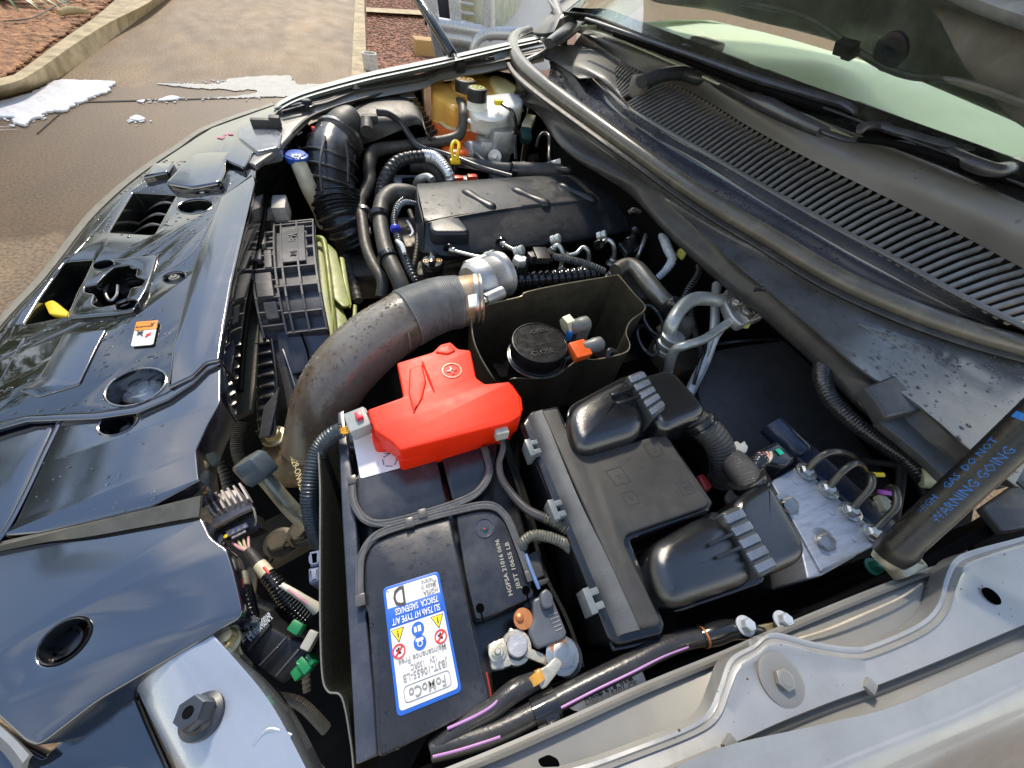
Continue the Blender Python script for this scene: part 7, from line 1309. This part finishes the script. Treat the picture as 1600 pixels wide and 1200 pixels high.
for (u, v, h, r, ax, lab) in ((592, 338, -.055, 15, Vector((0, .8, .3)), 'black clamp high on the thick olive hose'), (606, 403, -.068, 15, Vector((-.3, 1, .2)), 'black clamp low on the thick olive hose'), (568, 332, -.098, 11, Vector((0, 1, .1)), 'spring clamp on the slimmer grey hose')):
    r_ = r * pm(u, v, h); g = G(); g.lathe(P(u, v, h), [(r_ * .95, -.007), (r_ * 1.02, -.006), (r_ * 1.02, .006), (r_ * .95, .007)], ax, 24); tag(g.out('hose_clamp', BLKG if r == 15 else STEEL), lab, 'clamp')
g = G(); g.tube([(630, 310, -.03, 3), (620, 322, -.03, 4), (616, 345, -.04, 5), (622, 370, -.05, 6), (632, 400, -.06, 7), (642, 425, -.07, 7), (650, 440, -.08, 6)], n=12, ribs=34, amp=.1); tag(g.out('engine_loom', mat('taped engine loom', (.04, .04, .045), .28, dirt=(.2, .22, .24), dirt_amt=.4, dscale=70)), 'ribbed black engine loom down the side of the engine cover', 'loom')
g = G(); g.tube([(650, 318, -.03, 3), (632, 316, -.02, 4), (622, 326, -.03, 4), (618, 340, -.04, 3)], n=10, ribs=14, amp=.12); tag(g.out('twisted_leads', mat('blue grey leads', (.15, .19, .22), .35)), 'blue grey twisted leads at the engine cover corner', 'cable')
g = G(); g.lathe(P(618, 358, -.04), [(.01, -.006), (.012, 0), (.01, .006)], Vector((0, 1, .3)), 16); tag(g.out('blue_clip', mat('deep blue clip', (.03, .05, .5), .35)), 'deep blue clip on the engine loom', 'clip')
g = G(); g.tube([(620, 376, -.04, 3), (628, 384, -.04, 4), (632, 396, -.045, 3)], n=8); g.tube([(636, 345, -.05, 2), (645, 362, -.06, 2), (640, 370, -.06, 2)], n=8); tag(g.out('loom_tape', WHITE), 'scrap of white tape on the engine loom', 'tape')
t = thing('dipstick', 'yellow looped oil dipstick handle behind the engine cover corner', 'dipstick', (711, 240, -.02))
g = G(); g.tube([(709, 250, -.02, 3), (706, 236, .0, 2.8), (707, 225, .012, 2.8), (712, 221, .015, 2.8), (717, 226, .012, 2.8), (716, 238, .0, 2.8), (713, 250, -.02, 3)], n=8); g.box((711, 252, -.024), .014, .008, .006, AX, AY, .003); g.out('handle', YEL, t)
g = G(); g.lathe(P(711, 256, -.03), [(.009, -.08), (.009, 0)], AZ, 14); g.out('tube', BLKG, t)
t = thing('alternator', 'cast alternator casing with cooling slots behind the engine cover corner', 'alternator', (650, 285, -.12))
g = G(); g.box((640, 290, -.11), .045, .03, .02, AX, AY, .008); g.out('casing', ALU, t)
for k in range(5):
    g = G(); g.bar((628, 280 + k * 4, -.088), (648, 279 + k * 4, -.088), .005, .004); g.out('cooling_slot', HOLE, t)
g = G(); g.tube([(651, 288, -.05, 6), (656, 280, -.03, 6), (668, 277, -.02, 6), (676, 282, -.02, 6)], n=12); tag(g.out('alloy_stub', PIP), 'bright alloy pipe stub at the corner of the engine cover', 'pipe')
g = G(); g.box((718, 290, -.1), .06, .03, .02, AX, AY, .008); g.box((790, 284, -.1), .05, .03, .02, AX, AY, .008); tag(g.out('cylinder_head', ALU), 'cast alloy cylinder head edge behind the engine cover', 'engine')
for (u, v) in ((716, 280), (738, 278)):
    g = G(); g.box((u, v, -.05), .014, .01, .008, AX, AY, .003); tag(g.out('red_plug', mat('plug red', (.6, .05, .02), .4)), 'small red plug behind the engine cover, ' + ('left one' if u < 730 else 'right one'), 'connector', 'red plugs behind the engine cover')
# ================================================================ FRONT LEFT SMALL PARTS
t = thing('control_module', 'small control module with a dusty finned aluminium heat sink', 'module', (358, 800, -.06))
HS = mat('dusty heat sink', (.46, .42, .41), .5, metal=.3, dirt=(.25, .2, .18), dirt_amt=.4, dscale=60)
a0, a1, b0, b1 = (330, 812), (388, 782), (316, 782), (366, 764)
g = G(); g.plate([(328, 810, -.03), (382, 784, -.03), (372, 764, -.03), (352, 766, -.03), (318, 780, -.03)], .02, .002, r=.003); g.plate([(328, 810, -.03), (386, 782, -.03), (395, 792, -.032), (330, 824, -.032)], .012, .002, r=.003); g.out('heat_sink', HS, t)
for k in range(7):
    g = G(); u, v = 322 + k * 9.2, 780 - k * 3.6; g.bar((u, v, -.024), (u + 14, v + 24, -.024), .0018, .012); g.out('fin', HS, t)
g = G(); g.plate([(334, 826, -.045), (396, 800, -.045), (408, 826, -.05), (350, 850, -.05)], .035, .004, r=.005); g.out('module_body', BLK, t)
g = G(); g.plate([(352, 830, -.042), (384, 816, -.042), (388, 822, -.042), (356, 838, -.042)], .003, .0008, r=.001); g.plate([(361, 839, -.043), (383, 828, -.043), (384, 831, -.043), (362, 842, -.043)], .002, .0005); g.out('silver_strip', mat('lilac strip', (.4, .38, .45), .35), t)
g = G(); g.lathe(P(353, 838, -.04), [(.002, 0), (.002, .001)], AZ, 10); g.out('yellow_dot', YELI, t)
g = G(); g.tube([(386, 790, -.03, 2), (396, 794, -.034, 2), (400, 812, -.045, 2), (398, 822, -.05, 2)], n=8); g.out('bail_wire', STEEL, t)
t = thing('module_loom', 'wire bundle with pink and cream wires, black tape and a cream-red band', 'loom', (420, 880, -.05))
for k, (m_, du) in enumerate(((mat('pink wire', (.7, .35, .4), .4), 0), (CREAM, 5), (mat('tan wire', (.6, .5, .3), .4), 9), (mat('pink wire', (.7, .35, .4), .4), 14))):
    g = G(); g.tube([(364 + k * 8, 848 - k * 3, -.05, 1.8), (374 + k * 5, 856, -.046, 2), (388 + k * 2, 862, -.044, 2.2), (394, 868, -.044, 2.4)], n=8); g.out('wire', m_, t)
g = G(); g.tube([(388, 860, -.044, 7), (396, 870, -.043, 8), (406, 884, -.043, 8.5)], n=14); g.out('tape_wrap', BLKM, t)
g = G(); g.tube([(405, 882, -.043, 9.5), (412, 890, -.043, 10), (420, 900, -.043, 10)], n=14); g.out('cream_band', mat('cream band', (.62, .58, .42), .45), t)
g = G(); g.tube([(412, 886, -.028, 2), (420, 896, -.028, 2)], n=8); g.out('red_mark', REDI, t)
g = G(); g.tube([(418, 898, -.043, 11), (430, 912, -.044, 12), (442, 928, -.05, 13), (460, 950, -.06, 13), (478, 968, -.07, 13)], n=16, ribs=18, amp=.08); g.out('corrugated_end', BLKG, t)
g = G(); g.tube([(440, 914, -.03, 4), (460, 926, -.032, 5), (478, 938, -.036, 6), (496, 952, -.045, 9)], n=12); g.out('cream_sleeve', mat('cream sleeve', (.6, .58, .48), .4), t)
g = G(); g.tube([(450, 920, -.024, 1.8), (466, 932, -.026, 2), (482, 944, -.03, 2)], n=8); g.out('wire', mat('pink wire', (.7, .35, .4), .4), t)
for k in range(4):
    g = G(); g.tube([(378 + k * 4, 892 - k * 2, -.06, 1.8), (384 + k * 4, 900 - k, -.062, 2), (394 + k * 2, 908, -.065, 2), (398, 925, -.08, 2.4)], n=8); g.out('wire', [mat('lilac strip', (.4, .38, .45), .35), mat('tan wire', (.6, .5, .3), .4)][k % 2], t)
t = thing('relay', 'black relay with white printed diagram and green plugs on a zinc bracket', 'relay', (420, 1010, -.06))
g = G(); e1 = W2((380, 1018, -.04), (418, 968, -.04)); 
g.plate([(378, 998, -.03), (414, 958, -.03), (424, 980, -.03), (450, 996, -.034), (487, 1010, -.04), (486, 1030, -.045), (444, 1070, -.05), (400, 1046, -.04), (378, 1022, -.034)], .05, .003, r=.003); g.out('relay_body', BLK, t)
g = G(); g.plate([(379, 1000, -.026), (414, 960, -.026), (422, 978, -.026), (386, 1018, -.026)], .006, .001, r=.001); g.out('printed_face', BLK, t)
g = G(); c = P(410, 980, -.0255); ex = W2((386, 1016, -.026), (421, 979, -.026)).normalized(); ey = AZ.cross(ex)
for k in range(3): g.text('5 6-1104 0018 24'[:15 - k], P(408 - k * 2, 982 - k * 3, -.0254) , ex, ey, .0045, fit=.022)
g.text('- - / - /-', P(393, 988, -.0254), ex, ey, .006, fit=.03); g.out('relay_print', mat('pale print', (.6, .66, .72), .5), t, recalc=False)
g = G()
for k in range(2): g.bar((406 + k * 26, 1040 + k * 16, -.036 - k * .004), (448 + k * 20, 996 + k * 18, -.032 - k * .002), .0016, .003)
g.out('body_rib', BATB, t)
g = G(); g.bar((456, 976, -.03), (472, 986, -.03), .01, .012, bevel=.002); g.out('green_plug', GRN, t); g = G(); g.bar((462, 1056, -.05), (492, 1026, -.045), .011, .014, bevel=.002); g.bar((470, 1046, -.042), (482, 1034, -.042), .015, .01, bevel=.002); g.out('green_plug', GRN, t)
g = G(); g.bar((478, 998, -.035), (492, 1004, -.035), .016, .01, bevel=.002); g.out('grey_lock', mat('lock grey', (.36, .36, .32), .45), t)
g = G(); g.plate([(336, 1002, -.014), (350, 990, -.014), (372, 1008, -.016), (380, 1024, -.02), (368, 1024, -.02)], .003, .0008, r=.002); g.out('zinc_bracket', BRASS, t)
g = G(); g.bolt((354, 1003, -.012), .008, .008); g.lathe(P(358, 994, -.004), [(.005, -.004), (.005, .008)], AZ, 14); g.out('zinc_bolt', BRASS, t)
t = thing('tow_bolt_rod', 'pale threaded rod with a large dark hex head slanting across the front gap', 'rod', (440, 770, -.08))
g = G(); g.tube([(402, 734, -.05, 11), (425, 760, -.07, 11.5), (452, 792, -.095, 12), (476, 816, -.12, 12)], n=20); g.out('rod', mat('pale zinc rod', (.34, .36, .3), .4, metal=.5, dirt=(.2, .18, .12), dirt_amt=.5), t)
g = G(); ax = (P(402, 734, -.05) - P(425, 760, -.07)).normalized(); g.lathe(P(400, 732, -.048), [(.019, -.014), (.021, -.01), (.021, .012), (.018, .016), (0, .0165)], ax, 6); g.out('hex_head', mat('slate head', (.13, .17, .2), .35, metal=.4), t)
g = G(); g.plate([(470, 806, -.1), (486, 794, -.1), (496, 812, -.1), (484, 818, -.1)], .004, .001); g.out('white_tip', WHITE, t)
g = G(); g.tube([(420, 858, -.16, 3), (455, 850, -.15, 3), (500, 838, -.14, 3)], n=8); g.bolt((438, 848, -.16), .014, .01); g.bolt((472, 834, -.15), .013, .01); g.plate([(415, 850, -.17), (460, 826, -.17), (505, 820, -.17), (505, 838, -.17), (450, 865, -.17)], .01, .002, r=.006); tag(g.out('mount_plate', mat('grimy mount', (.07, .06, .045), .5, metal=.3)), 'grimy metal mounting plate with two nuts deep in the front gap', 'bracket')
g = G(); g.plate([(482, 862, -.03), (500, 858, -.03), (500, 882, -.03), (484, 886, -.03)], .03, .003, r=.002, holes=[[P(487, 868, -.03), P(495, 866, -.03), P(495, 876, -.03), P(488, 878, -.03)]]); g.plate([(481, 888, -.032), (499, 884, -.032), (499, 908, -.032), (482, 912, -.032)], .03, .003, r=.002); tag(g.out('blue_grey_connector', mat('blue grey plastic', (.16, .2, .32), .4)), 'blue grey connector tucked against the felt sleeve', 'connector')
g = G(); g.plate([(412, 636, -.08), (436, 604, -.07), (430, 640, -.08), (420, 682, -.09), (404, 684, -.09)], .006, .001, r=.002); tag(g.out('foil_flap', mat('shiny black tape', (.06, .06, .065), .25)), 'shiny black tape flap on the radiator side tank', 'tape')
g = G(); g.bolt((428, 682, -.11), .012, .01); tag(g.out('tank_nut', BRASS), 'greenish nut below the tape flap', 'nut')
# ================================================================ CABLES BY FUSE BOX / FENDER
t = thing('battery_ground_cable', 'black ground cable with a violet stripe sweeping along the near fender rail', 'cable', (1000, 1040, 0))
CB = mat('cable black', (.03, .03, .032), .32, coat=.1, dirt=(.09, .08, .07), dirt_amt=.3, bump=.3, bscale=300)
main_c = [(676, 1172, -.012, 15), (720, 1160, -.008, 16), (780, 1140, -.004, 17), (850, 1105, .0, 15.5), (920, 1069, .004, 15), (980, 1040, .008, 15), (1030, 1015, .01, 14.5), (1070, 1000, .01, 14), (1098, 995, .01, 13.5)]
g = G(); g.tube(main_c, n=22, seg=8); g.out('cable_sheath', CB, t)
g = G(); 
def stripe(path, off):
    pts = []
    for (u, v, h, r) in path:
        c = P(u, v, h); rr_ = r * pm(u, v, h); tocam = (Vector((0, 0, Z0 + CH)) - c).normalized(); i = path.index((u, v, h, r)); a = P(*path[min(i + 1, len(path) - 1)][:3]) - P(*path[max(i - 1, 0)][:3]); sd = a.cross(tocam).normalized(); q = c + (tocam * math.cos(off) + sd * math.sin(off)) * rr_ * 1.0; pts.append((*q, .0011))
    return pts
g.tube(stripe(main_c[3:8], .7), n=8, world=True); g.tube(stripe(main_c[0:3], .5), n=8, world=True); g.out('violet_stripe', PINK, t)
g = G(); g.tube([(1096, 996, .01, 15), (1116, 990, .012, 17), (1140, 984, .012, 15), (1165, 986, .01, 13), (1190, 990, .008, 12)], n=18); g.out('heat_shrink', BLKG, t)
g = G(); g.tube([(1097, 996, .011, 15.5), (1100, 995, .011, 15.5)], n=18); g.tube([(1163, 986, .011, 14), (1166, 986, .011, 14)], n=18); g.out('copper_ring', COPPER, t)
g = G(); g.tube([(676, 1172, -.012, 14), (730, 1130, -.005, 14), (768, 1108, .0, 14), (790, 1090, .002, 15), (810, 1076, .002, 15), (838, 1064, .0, 13)], n=18); g.out('branch_sheath', CB, t)
g = G(); g.tube(stripe([(700, 1142, -.008, 14), (740, 1124, -.004, 14), (768, 1108, .0, 14), (782, 1094, .0, 14)], -.2), n=8, world=True); g.out('violet_stripe', PINK, t)
g = G(); g.plate([(836, 1050, .008), (856, 1040, .008), (868, 1026, .004), (880, 1036, .004), (872, 1052, .006), (854, 1074, .006), (846, 1078, .006)], .004, .001, r=.003); g.out('crimp_lug', TERM, t)
g = G(); g.tube([(834, 1052, .004, 13), (840, 1066, .003, 13.5)], n=16); g.out('copper_ring', mat('orange sealant', (.7, .35, .06), .4), t)
g = G(); g.lathe(P(850, 1110, .0), [(.012, -.01), (.0125, 0), (.0125, .012)], W2((850, 1112, 0), (870, 1102, 0)), 20); g.box((862, 1124, .004), .006, .005, .008, AX, AY, .002); g.out('cable_clip', BLKG, t)
t = thing('cable_tag', 'white cable tag with a barcode and part number under the ground cable', 'tag', (960, 1080, -.02))
g = G(); 
TGa, TGb, TGc, TGd = (890, 1088), (1000, 1048), (1010, 1072), (905, 1112)
g.loft([[(886, 1104, .0), (900, 1096, .006), (940, 1076, .008), (985, 1055, .008), (1003, 1047, .004)], [(892, 1118, -.004), (912, 1112, .0), (950, 1095, .002), (1000, 1070, .002), (1010, 1066, .0)]], 20); g.solid(.0008); g.out('tag_sheet', mat('greyish label', (.55, .55, .55), .4), t)
g = G(); random.seed(5)
for k in range(40):
    if random.random() < .6: 
        f = k / 40; g.bar((914 + 72 * f, 1088 - 34 * f, .0088), (919 + 72 * f, 1096 - 34 * f, .0072), .0005 + random.random() * .0005, .0003)
rt = W2((1000, 1078, 0), (930, 1104, 0)).normalized(); g.text('DB3T-14301-CE', P(956, 1083, .0075), -rt, (AZ.cross(-rt) + AZ * -.2).normalized(), .006, fit=.05); g.out('tag_print', INK, t, recalc=False)
for (u, v) in ((1164, 972), (1222, 964)):
    g = G(); g.bolt((u, v + 6, .02), .006, .008); tag(g.out('rail_bolt', mat('pale hex bolt', (.55, .58, .62), .35, metal=.4)), 'pale hex bolt on the inner rail, ' + ('left of the pair' if u < 1200 else 'right of the pair'), 'bolt', 'pale hex bolts on the inner rail')
g = G(); g.plate([(1150, 984, .014), (1190, 976, .014), (1240, 968, .016), (1238, 984, .014), (1200, 996, .012), (1158, 1002, .012)], .004, .001, r=.003); tag(g.out('rail_bracket', BRASS), 'rust-edged bracket under the pale hex bolts', 'bracket')
g = G(); g.tube([(782, 680, .02, 4), (786, 700, .02, 5), (780, 724, .01, 5.5), (784, 748, .005, 6), (800, 772, .005, 6.5), (824, 796, .008, 7), (856, 812, .01, 8), (880, 824, .01, 8)], n=14); tag(g.out('positive_lead', mat('satin brown black lead', (.05, .045, .045), .3, coat=.2)), 'satin black lead curving from the red cover to the fuse box', 'cable')
g = G(); g.tube([(852, 810, .012, 7.5), (870, 818, .014, 8), (888, 830, .012, 8)], n=14, ribs=8, amp=.12); tag(g.out('spiral_wrap', mat('speckled wrap', (.09, .085, .06), .35, dirt=(.35, .33, .24), dirt_amt=.5, dscale=150)), 'spiral wrap where the lead enters the fuse box', 'loom')
g = G(); g.tube([(816, 856, .0, 7), (820, 844, .01, 7.5), (836, 836, .016, 8), (860, 840, .016, 8), (880, 848, .012, 8), (892, 858, .0, 8)], n=16, ribs=26, amp=.09); tag(g.out('speckled_loom', mat('speckled loom', (.11, .11, .09), .35, dirt=(.35, .34, .28), dirt_amt=.5, dscale=150)), 'grey speckled corrugated loom arching between battery and fuse box', 'loom')
g = G(); g.tube([(786, 676, .0, 5), (800, 720, -.01, 5.5), (820, 780, -.02, 6), (840, 850, -.03, 6)], n=10); tag(g.out('rope_seal', FELT), 'fuzzy black cord lying between battery and fuse box', 'cord')
g = G(); g.box((783, 676, .03), .008, .006, .008, AX, AY, .002); tag(g.out('pale_clip', mat('pale connector', (.42, .42, .38), .4)), 'pale clip under the lower edge of the red cover', 'clip')

# ================================================================ DIM METAL LOW IN THE BAY
GRIM = mat('grimy chassis metal', (.09, .08, .065), .5, metal=.3, dirt=(.12, .1, .07), dirt_amt=.5, dscale=20)
GRIM2 = mat('dusty black hose', (.06, .058, .052), .55, dirt=(.09, .08, .06), dirt_amt=.4)
t = thing('front_crossmember', 'grimy front crossmember with brackets and pipes deep in the gap behind the front trim', 'chassis', (420, 860, -.3))
g = G(); g.bar((330, 900, -.24), (520, 800, -.24), .07, .03, bevel=.004); g.out('crossmember_beam', GRIM, t)
for (u, v, r_) in ((352, 905, .012), (410, 872, .01), (455, 846, .012), (490, 826, .01)):
    g = G(); g.bolt((u, v, -.222), r_, .01); g.out('crossmember_bolt', GRIM, t)
for pts in ([(330, 700, -.2, 8), (352, 740, -.22, 8), (360, 800, -.24, 8), (350, 900, -.26, 8)], [(360, 930, -.16, 6), (400, 940, -.15, 6), (440, 960, -.15, 6), (470, 1000, -.16, 6), (480, 1080, -.18, 6)], [(380, 660, -.18, 10), (372, 700, -.2, 10), (390, 750, -.24, 10)], [(430, 1090, -.16, 8), (470, 1100, -.16, 8), (510, 1140, -.18, 8)]):
    g = G(); g.tube(pts, n=12, ribs=30, amp=.06); g.out('low_hose', GRIM2, t)
g = G(); g.plate([(350, 940, -.2), (400, 920, -.2), (440, 1000, -.2), (390, 1030, -.2)], .01, .002, r=.01, holes=[circ(395, 975, -.2, 9)]); g.out('low_bracket', GRIM, t)
t = thing('lower_engine', 'grimy engine side with pipes and wiring seen down between hoses and heat shield', 'engine', (560, 440, -.25))
for (u, v, h, a, b, c) in ((560, 420, -.24, .05, .09, .04), (700, 430, -.16, .08, .03, .03), (1000, 460, -.16, .05, .06, .04), (1060, 560, -.2, .05, .06, .03), (640, 380, -.2, .03, .08, .04)):
    g = G(); g.box((u, v, h), a, b, c, AX, AY, .012); g.out('casting', GRIM, t)
for pts in ([(520, 330, -.2, 7), (540, 400, -.2, 7), (560, 470, -.22, 7)], [(640, 330, -.1, 4), (652, 370, -.11, 4), (646, 420, -.13, 4)], [(690, 420, -.1, 4), (720, 412, -.1, 5), (750, 425, -.12, 4)], [(1020, 380, -.1, 5), (1050, 430, -.11, 5), (1040, 480, -.13, 5)], [(1090, 430, -.1, 5), (1080, 490, -.1, 5), (1100, 560, -.13, 5)], [(980, 400, -.1, 5), (1010, 405, -.1, 5), (1040, 440, -.12, 5)], [(840, 180, -.05, 5), (860, 230, -.08, 6), (900, 250, -.1, 6), (960, 262, -.12, 6)], [(830, 250, -.08, 7), (880, 240, -.09, 7), (940, 250, -.1, 7)]):
    g = G(); g.tube(pts, n=10, ribs=20, amp=.08); g.out('low_pipe', GRIM2, t)
for (u, v, h) in ((540, 380, -.2), (1010, 440, -.12), (1052, 540, -.17), (690, 400, -.12), (730, 425, -.12)):
    g = G(); g.bolt((u, v, h), .009, .01); g.out('engine_bolt', PIP, t)
t = thing('brake_unit_tray', 'dark tray and bracket under the brake pressure unit', 'bracket', (1400, 800, -.15))
g = G(); g.plate([(1240, 900, -.12), (1400, 840, -.12), (1460, 760, -.12), (1360, 680, -.12), (1180, 700, -.14), (1130, 780, -.14)], .01, .003, r=.01); g.out('tray', GRIM2, t)
for pts in ([(1400, 690, -.02, 6), (1408, 740, -.03, 6), (1400, 800, -.04, 6), (1390, 850, -.05, 6)], [(1350, 720, -.04, 5), (1420, 735, -.03, 5), (1450, 790, -.04, 5)]):
    g = G(); g.tube(pts, n=10); g.out('bracket_bar', BLKM, t)
g = G(); g.bolt((1364, 886, -.02), .007, .012); g.out('green_bolt', mat('green bolt', (.05, .3, .2), .4), t)
